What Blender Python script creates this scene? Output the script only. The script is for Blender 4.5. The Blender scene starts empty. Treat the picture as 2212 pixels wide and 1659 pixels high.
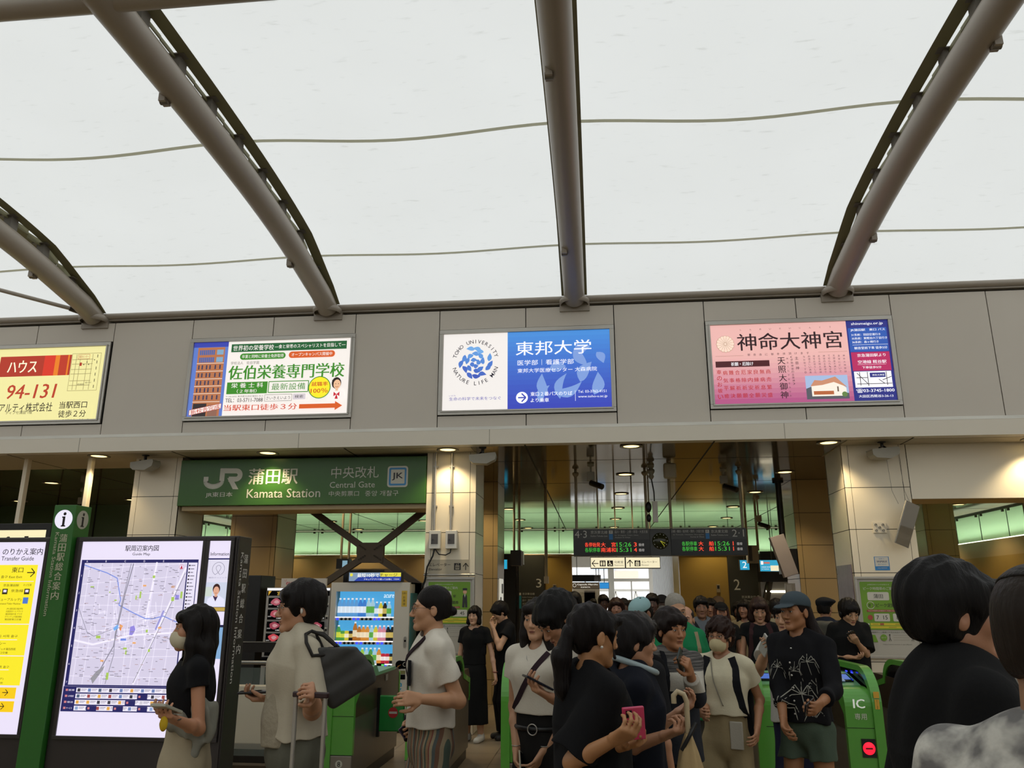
import bpy, math, random
import numpy as np
from mathutils import Vector, Matrix
C = bpy.context.scene.collection
PI = math.pi
def R(d): return math.radians(d)

# ---------------------------------------------------------------- camera, sky, exposure
sc = bpy.context.scene
F_PX, PITCH, YAW, ROLL, EYE = 1700.0, R(15.15), R(6.1), R(.06), 1.65
cam_data = bpy.data.cameras.new('camera')
cam_data.sensor_width = 36.0
cam_data.lens = F_PX / 2212 * 36.0
cam_data.clip_start = .05
cam_data.clip_end = 400
cam = bpy.data.objects.new('camera', cam_data)
C.objects.link(cam)
cam.location = (0, 0, EYE)
cam.rotation_euler = (Matrix.Rotation(YAW, 3, 'Z') @ Matrix.Rotation(PI / 2 + PITCH, 3, 'X') @ Matrix.Rotation(ROLL, 3, 'Z')).to_euler()
sc.camera = cam
cam_R = cam.rotation_euler.to_matrix()
w = bpy.data.worlds.new('overcast_sky'); sc.world = w; w.use_nodes = True
w.node_tree.nodes['Background'].inputs[0].default_value = (.93, .97, 1.0, 1)
w.node_tree.nodes['Background'].inputs[1].default_value = 1.9
sc.view_settings.view_transform = 'Standard'
sc.view_settings.look = 'None'
sc.view_settings.exposure = 0.0
sc.view_settings.gamma = 1.0
sc.view_settings.use_curve_mapping = False
sc.cycles.max_bounces = 7
sc.cycles.diffuse_bounces = 3
sc.cycles.glossy_bounces = 4
sc.cycles.transmission_bounces = 4
sc.cycles.transparent_max_bounces = 8
sc.cycles.caustics_reflective = False
sc.cycles.caustics_refractive = False
sc.cycles.sample_clamp_indirect = 4

def ray(x, y):
    return cam_R @ Vector(((x - 1106) / F_PX, (829.5 - y) / F_PX, -1.0))
def at(x, y, Y):
    """the place where the line of sight through a spot of the photo meets the upright plane at depth Y"""
    d = ray(x, y); t = Y / d.y
    return Vector((d.x * t, Y, EYE + d.z * t))
def atZ(x, y, Z):
    d = ray(x, y); t = (Z - EYE) / d.z
    return Vector((d.x * t, d.y * t, Z))

# ---------------------------------------------------------------- materials
def lin(c):
    if isinstance(c, str):
        c = [int(c[i:i + 2], 16) / 255 for i in (0, 2, 4)]
    return tuple(((v / 12.92) if v <= .04045 else ((v + .055) / 1.055) ** 2.4) for v in c)
M = {}
def mat(name, col, rough=.6, metal=0, emit=None, es=1.0, var=.06, vs=6.0, bump=0.0, bs=40.0, spec=.5, stretch=None, trans=0, coat=0, alpha=1):
    """procedural material: colour with a little noise in it, optional bump, optional emission"""
    if name in M: return M[name]
    m = bpy.data.materials.new(name); m.use_nodes = True
    nt = m.node_tree; b = nt.nodes['Principled BSDF']; L = nt.links
    c = lin(col)
    b.inputs['Roughness'].default_value = rough
    b.inputs['Metallic'].default_value = metal
    b.inputs['Specular IOR Level'].default_value = spec
    if coat: b.inputs['Coat Weight'].default_value = coat
    if alpha < 1: b.inputs['Alpha'].default_value = alpha
    if emit is not None:
        e = lin(emit)
        b.inputs['Base Color'].default_value = (*[v * .35 for v in c], 1)
        b.inputs['Emission Color'].default_value = (*e, 1)
        b.inputs['Emission Strength'].default_value = es
        M[name] = m
        return m
    tc = nt.nodes.new('ShaderNodeTexCoord')
    src = tc.outputs['Object']
    if stretch:
        mp = nt.nodes.new('ShaderNodeMapping'); mp.inputs['Scale'].default_value = stretch
        L.new(src, mp.inputs[0]); src = mp.outputs[0]
    n = nt.nodes.new('ShaderNodeTexNoise'); n.inputs['Scale'].default_value = vs; n.inputs['Detail'].default_value = 3
    L.new(src, n.inputs['Vector'])
    mx = nt.nodes.new('ShaderNodeMix'); mx.data_type = 'RGBA'
    mx.inputs['A'].default_value = (*[v * (1 - var) for v in c], 1)
    mx.inputs['B'].default_value = (*[min(1, v * (1 + var)) for v in c], 1)
    L.new(n.outputs['Fac'], mx.inputs['Factor']); L.new(mx.outputs['Result'], b.inputs['Base Color'])
    if bump:
        n2 = nt.nodes.new('ShaderNodeTexNoise'); n2.inputs['Scale'].default_value = bs; n2.inputs['Detail'].default_value = 2
        L.new(src, n2.inputs['Vector'])
        bp = nt.nodes.new('ShaderNodeBump'); bp.inputs['Strength'].default_value = bump; bp.inputs['Distance'].default_value = .01
        L.new(n2.outputs['Fac'], bp.inputs['Height']); L.new(bp.outputs[0], b.inputs['Normal'])
    M[name] = m
    return m

# ---------------------------------------------------------------- object helpers
def tag(o, label=None, cat=None, group=None, kind=None):
    if label: o['label'] = label
    if cat: o['category'] = cat
    if group: o['group'] = group
    if kind: o['kind'] = kind
    return o
def thing(name, label, cat, loc=(0, 0, 0), rotz=0, group=None):
    o = bpy.data.objects.new(name, None); C.objects.link(o)
    o.location = loc; o.rotation_euler = (0, 0, rotz); o.empty_display_size = .1
    return tag(o, label, cat, group)
def copy_tree(o, parent=None):
    c = o.copy(); C.objects.link(c)
    if parent is not None: c.parent = parent
    for ch in list(o.children): copy_tree(ch, c)
    return c

class MB:
    """collects boxes, bars, tubes and outlines; build() links them as one mesh object"""
    def __init__(s): s.v = []; s.f = []; s.mi = []; s.m = []; s.cur = 0; s.sm = []
    def use(s, m):
        if m not in s.m: s.m.append(m)
        s.cur = s.m.index(m); return s
    def add(s, vs, fs, smooth=False, m=None):
        if m is not None: s.use(m)
        o = len(s.v); s.v += [tuple(p) for p in vs]
        for f in fs: s.f.append([i + o for i in f]); s.mi.append(s.cur); s.sm.append(smooth)
        return s
    def box(s, a, b, m=None):
        x0, y0, z0 = a; x1, y1, z1 = b
        x0, x1 = min(x0, x1), max(x0, x1); y0, y1 = min(y0, y1), max(y0, y1); z0, z1 = min(z0, z1), max(z0, z1)
        v = [(x0, y0, z0), (x1, y0, z0), (x1, y1, z0), (x0, y1, z0), (x0, y0, z1), (x1, y0, z1), (x1, y1, z1), (x0, y1, z1)]
        return s.add(v, [(0, 3, 2, 1), (4, 5, 6, 7), (0, 1, 5, 4), (1, 2, 6, 5), (2, 3, 7, 6), (3, 0, 4, 7)], m=m)
    def obox(s, mtx, hx, hy, hz, m=None):
        v = [mtx @ Vector((sx * hx, sy * hy, sz * hz)) for sz in (-1, 1) for sx, sy in ((-1, -1), (1, -1), (1, 1), (-1, 1))]
        return s.add(v, [(0, 3, 2, 1), (4, 5, 6, 7), (0, 1, 5, 4), (1, 2, 6, 5), (2, 3, 7, 6), (3, 0, 4, 7)], m=m)
    def bar(s, a, b, w, t, up=(0, 0, 1), m=None):
        a = Vector(a); b = Vector(b); d = (b - a); l = d.length; d.normalize()
        u = Vector(up); sx = d.cross(u)
        if sx.length < 1e-4: sx = d.cross(Vector((1, 0, 0)))
        sx.normalize(); uu = sx.cross(d)
        mt = Matrix((sx, d, uu)).transposed().to_4x4(); mt.translation = (a + b) / 2
        return s.obox(mt, w / 2, l / 2, t / 2, m)
    def quad(s, pts, m=None): return s.add(pts, [tuple(range(len(pts)))], m=m)
    def prism(s, pts, d, m=None, smooth=False):
        """outline (list of 3-D points) pushed along vector d"""
        n = len(pts); d = Vector(d)
        v = [Vector(p) for p in pts] + [Vector(p) + d for p in pts]
        if m is not None: s.use(m)
        s.add(v, [tuple(range(n))[::-1], tuple(range(n, 2 * n))])
        s.add(v, [(i, (i + 1) % n, n + (i + 1) % n, n + i) for i in range(n)], smooth)
        return s
    def tube(s, pts, r, m=None, n=12, caps=True, flat=1.0):
        pts = [Vector(p) for p in pts]; rr = r if isinstance(r, (list, tuple)) else [r] * len(pts)
        vs = []; up = None
        for i, p in enumerate(pts):
            d = (pts[min(i + 1, len(pts) - 1)] - pts[max(i - 1, 0)]).normalized()
            if up is None: up = Vector((0, 0, 1)) if abs(d.z) < .9 else Vector((1, 0, 0))
            sx = d.cross(up).normalized(); up = sx.cross(d).normalized()
            for k in range(n):
                a = 2 * PI * k / n
                vs.append(p + sx * math.cos(a) * rr[i] + up * math.sin(a) * rr[i] * flat)
        fs = [(i * n + k, i * n + (k + 1) % n, (i + 1) * n + (k + 1) % n, (i + 1) * n + k) for i in range(len(pts) - 1) for k in range(n)]
        s.add(vs, fs, True, m)
        if caps:
            L = (len(pts) - 1) * n
            s.add([vs[k] for k in range(n)], [tuple(range(n))[::-1]]); s.add([vs[L + k] for k in range(n)], [tuple(range(n))])
        return s
    def lathe(s, prof, c=(0, 0, 0), axis='z', n=20, m=None):
        """prof: list of (radius, height)"""
        vs = []
        for r, h in prof:
            for k in range(n):
                a = 2 * PI * k / n; p = (r * math.cos(a), r * math.sin(a), h)
                if axis == 'y': p = (p[0], p[2], p[1])
                if axis == 'x': p = (p[2], p[0], p[1])
                vs.append((p[0] + c[0], p[1] + c[1], p[2] + c[2]))
        fs = [(i * n + k, i * n + (k + 1) % n, (i + 1) * n + (k + 1) % n, (i + 1) * n + k) for i in range(len(prof) - 1) for k in range(n)]
        return s.add(vs, fs, True, m)
    def ell(s, c, r, m=None, n=16):
        prof = []
        for i in range(n // 2 + 1):
            t = PI * i / (n // 2); prof.append((max(math.sin(t), 1e-3), math.cos(t)))
        vs = [(c[0] + r[0] * q * math.cos(2 * PI * k / n), c[1] + r[1] * q * math.sin(2 * PI * k / n), c[2] + r[2] * h) for q, h in prof for k in range(n)]
        fs = [(i * n + k, (i + 1) * n + k, (i + 1) * n + (k + 1) % n, i * n + (k + 1) % n) for i in range(n // 2) for k in range(n)]
        return s.add(vs, fs, True, m)
    def xf(s, mtx, start=0):
        for i in range(start, len(s.v)): s.v[i] = tuple(mtx @ Vector(s.v[i]))
        return s
    def build(s, name, parent=None, bevel=0, kind=None, label=None, loc=None, rot=None, cat=None, group=None):
        me = bpy.data.meshes.new(name); me.from_pydata(s.v, [], s.f)
        for m in s.m: me.materials.append(m)
        me.polygons.foreach_set('material_index', s.mi); me.polygons.foreach_set('use_smooth', s.sm)
        me.validate(); me.update()
        o = bpy.data.objects.new(name, me); C.objects.link(o)
        if parent is not None: o.parent = parent
        if loc is not None: o.location = loc
        if rot is not None: o.rotation_euler = rot
        if bevel:
            bv = o.modifiers.new('bevel', 'BEVEL'); bv.width = bevel; bv.segments = 2; bv.limit_method = 'ANGLE'; bv.angle_limit = R(40)
        return tag(o, label, cat, group, kind)

_tc = {}
def text_mesh(body, bold=0.0, res=2):
    k = (body, bold)
    if k in _tc: return _tc[k]
    cu = bpy.data.curves.new('writing', 'FONT'); cu.body = body; cu.resolution_u = res; cu.offset = bold
    ob = bpy.data.objects.new('writing', cu); me = ob.to_mesh()
    V = [(v.co.x, v.co.y) for v in me.vertices]; Fs = [tuple(p.vertices) for p in me.polygons]
    ob.to_mesh_clear(); bpy.data.objects.remove(ob); bpy.data.curves.remove(cu)
    if not V: V = [(0, 0), (1, 0), (1, 1)]; Fs = []
    xs = [p[0] for p in V]; ys = [p[1] for p in V]
    _tc[k] = (V, Fs, min(xs), max(xs), min(ys), max(ys))
    return _tc[k]

class Sheet:
    """a printed face: u to the right, v downward, in units of the face width W; layers of ink 0.5 mm apart"""
    def __init__(s, o, ux, uv, W, U=100.0, eps=.0002):
        s.o = Vector(o); s.ux = Vector(ux).normalized(); s.uv = Vector(uv).normalized(); s.k = W / U
        s.n = s.uv.cross(s.ux).normalized(); s.b = MB(); s.l = 0; s.eps = eps
    def P(s, u, v): return s.o + s.ux * (u * s.k) + s.uv * (v * s.k) + s.n * (s.eps * s.l)
    def poly(s, pts, m):
        s.l += 1; s.b.quad([s.P(*p) for p in pts], m); return s
    def rect(s, u0, v0, u1, v1, m): return s.poly([(u0, v1), (u1, v1), (u1, v0), (u0, v0)], m)
    def rrect(s, u0, v0, u1, v1, r, m, n=5):
        pts = []
        for cx, cy, a0 in ((u1 - r, v0 + r, -90), (u1 - r, v1 - r, 0), (u0 + r, v1 - r, 90), (u0 + r, v0 + r, 180)):
            for i in range(n + 1):
                a = R(a0 + 90 * i / n); pts.append((cx + r * math.cos(a), cy + r * math.sin(a)))
        return s.poly(pts[::-1], m)
    def disc(s, u, v, r, m, n=28, ry=None):
        ry = ry or r
        return s.poly([(u + r * math.cos(2 * PI * i / n), v - ry * math.sin(2 * PI * i / n)) for i in range(n)], m)
    def ring(s, u, v, r, t, m, n=28, a0=0, a1=360):
        s.l += 1
        for i in range(n):
            a, b = R(a0 + (a1 - a0) * i / n), R(a0 + (a1 - a0) * (i + 1) / n)
            q = lambda rr, x: s.P(u + rr * math.cos(x), v - rr * math.sin(x))
            s.b.quad([q(r - t / 2, a), q(r + t / 2, a), q(r + t / 2, b), q(r - t / 2, b)], m)
        return s
    def line(s, pts, t, m):
        s.l += 1
        for (x0, y0), (x1, y1) in zip(pts, pts[1:]):
            dx, dy = x1 - x0, y1 - y0; L = math.hypot(dx, dy) or 1; nx, ny = -dy / L * t / 2, dx / L * t / 2
            s.b.quad([s.P(x0 + nx, y0 + ny), s.P(x1 + nx, y1 + ny), s.P(x1 - nx, y1 - ny), s.P(x0 - nx, y0 - ny)], m)
        return s
    def outline(s, u0, v0, u1, v1, t, m): return s.line([(u0, v0), (u1, v0), (u1, v1), (u0, v1), (u0, v0)], t, m)
    def text(s, body, u, v, h, m, w=None, al='l', bold=0.0, rot=0, res=2, shear=0):
        """v is the vertical middle, h the height of the letters; w squeezes to a width; al l/c/r"""
        if bold > .009:
            for q in (-1, 1):
                s.text(body, u + q * bold * h * .55 * math.cos(R(rot)), v + q * bold * h * .55 * math.sin(R(rot)), h, m, w, al, 0, rot, res, shear)
            return s
        V, Fs, x0, x1, y0, y1 = text_mesh(body, bold, res)
        if not Fs: return s
        sy = h / (y1 - y0); sx = (w / (x1 - x0)) if w else sy
        ww = (x1 - x0) * sx; off = {'l': 0, 'c': -ww / 2, 'r': -ww}[al]
        cr, sr = math.cos(R(rot)), math.sin(R(rot)); s.l += 1; pts = []
        for x, y in V:
            a = (x - x0) * sx + off + shear * (y - (y0 + y1) / 2) * sy; b = -(y - (y0 + y1) / 2) * sy
            pts.append(s.P(u + a * cr - b * sr, v + a * sr + b * cr))
        s.b.add(pts, Fs, m=m); return s
    def vtext(s, body, u, v0, v1, h, m, w=None, bold=0):
        """characters stacked downward"""
        n = len(body)
        for i, ch in enumerate(body):
            if ch in ' 　': continue
            s.text(ch, u, v0 + (v1 - v0) * (i + .5) / n, h, m, w=(w or h) if ch not in 'のおいしりぐ。' else None, al='c', bold=bold)
            s.l -= 1
        s.l += 1; return s
    def arc_text(s, body, u, v, r, a0, a1, h, m, out=True, bold=0):
        n = len(body)
        for i, ch in enumerate(body):
            if ch == ' ': continue
            a = a0 + (a1 - a0) * i / (n - 1); x, y = u + r * math.cos(R(a)), v - r * math.sin(R(a))
            s.text(ch, x, y, h, m, al='c', rot=(90 - a) if out else (270 - a), bold=bold); s.l -= 1
        s.l += 1; return s
    def build(s, name, parent=None, **k): return s.b.build(name, parent, **k)
# ---------------------------------------------------------------- materials of the building
m_panel = mat('facade_panel', 'cbc3b7', .55, var=.03, vs=1.2)
m_gap = mat('dark_joint', '1c1a17', .9)
m_fascia = mat('fascia_paint', 'dcd4c4', .45, var=.03, vs=1.0)
m_ledge = mat('dusty_ledge', 'cdcac0', .8, var=.22, vs=3.0, stretch=(.6, 4, 4))
m_rib = mat('rib_paint', '9b9184', .38, var=.03)
m_edge = mat('olive_flashing', '7c7856', .6)
m_plate = mat('roof_bracket_steel', '6b655b', .5)
m_alu = mat('aluminium', 'b2aea6', .35, metal=.7)
m_steel = mat('brushed_steel', '8f8b84', .3, metal=.85, var=.05, stretch=(1, 1, 30))
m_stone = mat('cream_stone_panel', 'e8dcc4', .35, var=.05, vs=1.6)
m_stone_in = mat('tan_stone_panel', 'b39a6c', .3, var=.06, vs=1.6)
m_gold = mat('ochre_wall_panel', 'a3863f', .35, var=.1, vs=2.0)
m_black = mat('black_plastic', '0e0e0f', .4)
m_dark = mat('dark_grey_metal', '35312e', .4)
m_white = mat('white_plastic', 'd8d5cc', .4)
m_greydev = mat('grey_device_plastic', '9c978a', .5)
def frost_mat():
    m = mat('frosted_green_glass', 'b5dcc0', .3, var=.03); nt = m.node_tree; b = nt.nodes['Principled BSDF']; out = nt.nodes['Material Output']
    tr = nt.nodes.new('ShaderNodeBsdfTranslucent'); tr.inputs['Color'].default_value = (.74, .88, .74, 1)
    ms = nt.nodes.new('ShaderNodeMixShader'); ms.inputs[0].default_value = .35; nt.links.new(tr.outputs[0], ms.inputs[1]); nt.links.new(b.outputs[0], ms.inputs[2]); nt.links.new(ms.outputs[0], out.inputs['Surface']); return m
m_frost = frost_mat()
m_dimglass = mat('dark_green_glass', '55684a', .2, var=.2, vs=1.0, spec=.8)
m_seam = mat('green_glass_joint', '3f5a49', .5)
m_lamp = mat('lamp_lens', 'ffe9b0', .5, emit='ffdf95', es=2.6)

def ceiling_mat():
    m = mat('glossy_ceiling_panel', '76694f', .09, metal=.45, var=.05, vs=.6)
    nt = m.node_tree; b = nt.nodes['Principled BSDF']
    tc = nt.nodes.new('ShaderNodeTexCoord'); n = nt.nodes.new('ShaderNodeTexNoise'); n.inputs['Scale'].default_value = .9; n.inputs['Detail'].default_value = 0
    bp = nt.nodes.new('ShaderNodeBump'); bp.inputs['Strength'].default_value = .25; bp.inputs['Distance'].default_value = .02
    nt.links.new(tc.outputs['Object'], n.inputs['Vector']); nt.links.new(n.outputs['Fac'], bp.inputs['Height']); nt.links.new(bp.outputs[0], b.inputs['Normal'])
    return m
m_ceil = ceiling_mat()

def floor_mat():
    m = bpy.data.materials.new('tiled_floor'); m.use_nodes = True; nt = m.node_tree; b = nt.nodes['Principled BSDF']; L = nt.links
    tc = nt.nodes.new('ShaderNodeTexCoord')
    br = nt.nodes.new('ShaderNodeTexBrick'); br.offset = 0; br.inputs['Scale'].default_value = 1
    br.inputs['Brick Width'].default_value = .58; br.inputs['Row Height'].default_value = .58; br.inputs['Mortar Size'].default_value = .005
    br.inputs['Color1'].default_value = (*lin('a3927a'), 1); br.inputs['Color2'].default_value = (*lin('98876f'), 1); br.inputs['Mortar'].default_value = (*lin('5b4f40'), 1)
    L.new(tc.outputs['Object'], br.inputs['Vector'])
    n = nt.nodes.new('ShaderNodeTexNoise'); n.inputs['Scale'].default_value = 2.5; n.inputs['Detail'].default_value = 5; L.new(tc.outputs['Object'], n.inputs['Vector'])
    mx = nt.nodes.new('ShaderNodeMix'); mx.data_type = 'RGBA'; mx.blend_type = 'MULTIPLY'; mx.inputs['Factor'].default_value = .35
    L.new(br.outputs['Color'], mx.inputs['A']); L.new(n.outputs['Fac'], mx.inputs['B']); L.new(mx.outputs['Result'], b.inputs['Base Color'])
    b.inputs['Roughness'].default_value = .32
    return m
def membrane_mat():
    m = bpy.data.materials.new('roof_membrane'); m.use_nodes = True; nt = m.node_tree; L = nt.links
    b = nt.nodes['Principled BSDF']; out = nt.nodes['Material Output']
    tc = nt.nodes.new('ShaderNodeTexCoord')
    n = nt.nodes.new('ShaderNodeTexNoise'); n.inputs['Scale'].default_value = .7; n.inputs['Detail'].default_value = 4; L.new(tc.outputs['Object'], n.inputs['Vector'])
    mp = nt.nodes.new('ShaderNodeMapping'); mp.inputs['Scale'].default_value = (5, 22, 5); mp.inputs['Rotation'].default_value = (0, 0, .9); L.new(tc.outputs['Object'], mp.inputs[0])
    n2 = nt.nodes.new('ShaderNodeTexNoise'); n2.inputs['Scale'].default_value = 1.0; n2.inputs['Detail'].default_value = 3; L.new(mp.outputs[0], n2.inputs['Vector'])
    rp = nt.nodes.new('ShaderNodeValToRGB'); rp.color_ramp.elements[0].position = .23; rp.color_ramp.elements[0].color = (.72, .72, .7, 1); rp.color_ramp.elements[1].position = .36; rp.color_ramp.elements[1].color = (1, 1, 1, 1)
    L.new(n2.outputs['Fac'], rp.inputs[0])
    mx = nt.nodes.new('ShaderNodeMix'); mx.data_type = 'RGBA'; mx.inputs['A'].default_value = (.50, .495, .47, 1); mx.inputs['B'].default_value = (.545, .54, .515, 1)
    L.new(n.outputs['Fac'], mx.inputs['Factor'])
    mu = nt.nodes.new('ShaderNodeMix'); mu.data_type = 'RGBA'; mu.blend_type = 'MULTIPLY'; mu.inputs['Factor'].default_value = .5
    L.new(mx.outputs['Result'], mu.inputs['A']); L.new(rp.outputs['Color'], mu.inputs['B'])
    tr = nt.nodes.new('ShaderNodeBsdfTranslucent'); L.new(mu.outputs['Result'], tr.inputs['Color'])
    df = nt.nodes.new('ShaderNodeBsdfDiffuse'); df.inputs['Color'].default_value = (.5, .5, .48, 1)
    ms = nt.nodes.new('ShaderNodeMixShader'); ms.inputs[0].default_value = .2
    L.new(tr.outputs[0], ms.inputs[1]); L.new(df.outputs[0], ms.inputs[2]); L.new(ms.outputs[0], out.inputs['Surface'])
    nt.nodes.remove(b)
    return m
m_floor = floor_mat(); m_memb = membrane_mat()

# ---------------------------------------------------------------- floor, upper wall, fascia, ceiling
ZC = 3.55
MB().box((-16, -12, -.1), (14, 44, 0), m_floor).build('floor', kind='structure')
COLS = [.296 + 1.174 * k for k in range(-11, 8)]
ads = [(-9.10, -6.765), (-5.58, -3.215), (-2.045, .29), (1.475, 3.81)]
AZ0, AZ1 = 3.955, 5.13
b = MB().box((-16, 10.03, 3.76), (14, 10.6, 5.44), m_gap)
g = .006
def panel(x0, x1, z0, z1): b.box((x0 + g, 9.95, z0 + g), (x1 - g, 10.02, z1 - g), m_panel)
xs = COLS
i = 0
for x0, x1 in zip(xs, xs[1:]):
    mid = (x0 + x1) / 2
    if any(a - .05 < mid < c + .05 for a, c in ads):
        panel(x0, x1, AZ1 + .005, 5.42); panel(x0, x1, 3.77, AZ0 - .005)
    else: panel(x0, x1, 3.77, 5.42)
b.build('wall_front_upper', kind='structure')
# fascia beam with a sloping dusty ledge
b = MB()
b.prism([(-16, 9.90, ZC), (-16, 10.06, ZC), (-16, 10.06, 3.80), (-16, 9.95, 3.795), (-16, 9.90, 3.745)], (30, 0, 0), m_fascia)
b.add([(-16, 9.899, 3.746), (14, 9.899, 3.746), (14, 9.949, 3.797), (-16, 9.949, 3.797)], [(0, 1, 2, 3)], m=m_ledge)
for x in (-7.0, -3.9, -1.35, 2.35, 5.2): b.box((x - .003, 9.897, ZC), (x + .003, 9.9, 3.745), m_greydev)
b.build('trim_1', kind='structure')
# ceiling of the concourse
b = MB().box((-16, 10.06, ZC), (14, 23.6, 3.75), m_ceil)
for x in [-.9 + 2.4 * k for k in range(-6, 6)]: b.box((x - .011, 9.98, ZC - .002), (x + .011, 23.2, ZC), m_gap)
for y in (11.25, 13.6, 16.1, 18.5, 21.0): b.box((-16, y - .004, ZC - .002), (14, y + .004, ZC), m_gap)
b.build('ceiling', kind='structure')
m_soffit = mat('matt_soffit_panel', 'b5aa92', .6, var=.03, vs=1)
for n_, (xa, xb) in enumerate(((-16, -1.62), (3.14, 14))):
    b = MB().box((xa, 10.06, ZC - .004), (xb, 11.25, ZC - .001), m_soffit)
    for x in [-.9 + 2.4 * k for k in range(-6, 6)]:
        if xa < x < xb: b.box((x - .008, 10.06, ZC - .006), (x + .008, 11.25, ZC - .004), m_gap)
    b.build('trim_%d' % (12 + n_), kind='structure')
# right bulkhead over the side passage
MB().box((3.96, 10.43, 2.85), (9.4, 11.0, ZC), mat('bulkhead_panel', 'f2e8d2', .4, var=.03, vs=1)).box((4.0 + 1.62, 10.426, 2.85), (4.0 + 1.635, 10.43, ZC), m_gap).box((3.955, 10.44, 2.85), (3.96, 10.99, ZC), m_gap).box((3.97, 10.44, 2.846), (9.4, 11.0, 2.85), m_stone_in).build('trim_2', kind='structure')
# beam under the station sign
MB().box((-5.73, 10.46, 2.80), (-2.27, 11.0, 2.86), m_stone_in).box((-5.73, 10.62, 2.86), (-2.27, 11.0, ZC), m_dark).build('trim_3', kind='structure')

# ---------------------------------------------------------------- back wall and side walls
b = MB()
Yb = 23.2
for x0, x1, m in ((-9.75, -2.35, m_stone_in), (-2.35, -1.53, m_dark), (-1.53, -.75, m_gold), (2.28, 3.61, m_gold), (3.61, 4.46, m_dark), (4.46, 8.5, m_stone_in)):
    b.box((x0, Yb, 0), (x1, Yb + .3, 2.84), m)
b.box((-9.75, Yb + .32, 2.84), (8.5, Yb + .4, ZC), m_white)
b.box((-.75, Yb, 2.79), (2.28, Yb + .32, 2.84), m_stone_in)
b.box((-9.7, Yb - .04, 2.79), (-.75, Yb, 2.85), m_stone_in); b.box((2.28, Yb - .04, 2.79), (8.5, Yb, 2.85), m_stone_in)
b.build('wall_back', kind='structure')
def strip_light(name, loc, size, rot):
    l = bpy.data.lights.new(name, 'AREA'); l.shape = 'RECTANGLE'; l.size = size; l.size_y = .05; l.energy = STRIP_W * size; l.color = (.93, 1.0, .82)
    o = bpy.data.objects.new(name, l); C.objects.link(o); o.location = loc; o.rotation_euler = rot
STRIP_W = 6.2
b = MB().box((-9.7, Yb - .02, 2.86), (8.4, Yb - .008, ZC - .03), m_frost)
x = -9.5
while x < 8.4:
    b.box((x - .008, Yb - .03, 2.86), (x + .008, Yb - .02, ZC - .03), m_seam)
    for q in (-.12, .12):
        b.box((x + q - .03, Yb - .06, ZC - .07), (x + q + .03, Yb - .02, ZC - .03), m_dark); b.lathe([(.012, 0), (.012, .03)], (x + q, Yb - .05, 2.9), 'y', 6, m_dark)
    x += 1.2
b.build('trim_4', kind='structure')
MB().box((-9.7, Yb - .04, ZC - .03), (8.4, Yb, ZC - .015), m_dark).build('trim_5', kind='structure')
strip_light('cove_tube', (-.65, Yb + .17, 2.87), 18.0, (R(165), 0, 0))
def side_wall(name, X, y0, y1, s):
    b = MB().box((X, y0, 0), (X + s * .3, y1, 2.5), m_gold).box((X, y0, 2.5), (X + s * .3, y1, 2.84), m_stone_in)
    b.box((X - s * .02, y0, 2.86), (X - s * .008, y1, 3.42), m_frost).box((X + s * .32, y0, 2.84), (X + s * .4, y1, ZC), m_white)
    strip_light('cove_tube', (X + s * .17, (y0 + y1) / 2, 2.87), y1 - y0, (R(180 - 15), 0, R(90 if s < 0 else -90)))
    b.box((X - s * .05, y0, 3.42), (X, y1, 3.47), m_dark)
    y = y0 + .3
    while y < y1:
        b.box((X - s * .03, y - .008, 2.86), (X - s * .02, y + .008, 3.42), m_seam)
        for q in (-.12, .12): b.box((X - s * .05, y + q - .03, 3.37), (X - s * .02, y + q + .03, 3.42), m_dark)
        y += 1.2
    return b.build(name, kind='structure')
side_wall('wall_left', -9.7, 16.2, Yb, -1)
side_wall('wall_right', 8.4, 11.0, Yb, 1)
b = MB().box((-13.2, 10.7, 0), (-13, 16.2, ZC), m_dimglass).box((-13.2, 16.0, 0), (-9.7, 16.2, ZC), m_dimglass)
for x in (-12.5, -11.6, -10.7): b.box((x - .01, 15.98, 0), (x + .01, 16.0, ZC), m_gap)
b.build('wall_left_shopfront', kind='structure')
# plaza side walls far out of view, that close the arcade off
MB().box((-16.2, -12, 0), (-16, 10.6, 5.5), m_panel).build('wall_left_plaza', kind='structure')
MB().box((14, -12, 0), (14.2, 23.4, 5.5), m_panel).build('wall_right_plaza', kind='structure')
MB().box((-16, -12.2, 0), (14, -12, 4.2), m_panel).build('wall_behind', kind='structure')

# bright link passage behind the opening
b = MB().box((-1.9, 23.6, ZC), (2.7, 24.2, 3.6), m_white).box((-1.9, 24.2, ZC), (2.7, 34, 3.56), m_memb)  # translucent ceiling added so that sky light brightens the passage
b.build('ceiling_passage', kind='structure')
m_louver = mat('white_louvre', 'cfd2d4', .5, var=.04)
b = MB().box((2.28, 23.6, 3.3), (2.5, 34, ZC), m_louver).box((2.28, 23.6, 0), (2.5, 34, .2), m_louver)
for k in range(22):
    y = 23.9 + k * .42; b.box((2.16, y, 0), (2.34, y + .16, ZC), m_louver)
b.build('wall_passage_right', kind='structure')
b = MB().box((-1.9, 23.6, 0), (-1.7, 34, 1.1), m_louver).box((-1.9, 23.6, 2.9), (-1.7, 34, ZC), m_louver).box((-1.9, 23.6, 1.1), (-1.7, 25, 2.9), m_louver); b.build('wall_passage_left', kind='structure')  # opening in this wall shaped to let more sky light in
b = MB().box((-1.7, 33.9, 2.86), (2.3, 34.1, ZC), m_white).box((-1.7, 33.9, 0), (2.3, 34.1, .9), m_white)
for x in (-1.6, .52, 2.2): b.box((x - .12, 33.85, .9), (x + .12, 34.1, 2.86), m_white)
b.box((-1.7, 33.88, 2.28), (2.3, 34.05, 2.4), m_white)
for x in (-.55, 1.35): b.box((x - .025, 33.92, .9), (x + .025, 34.0, 2.3), m_white)
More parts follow.
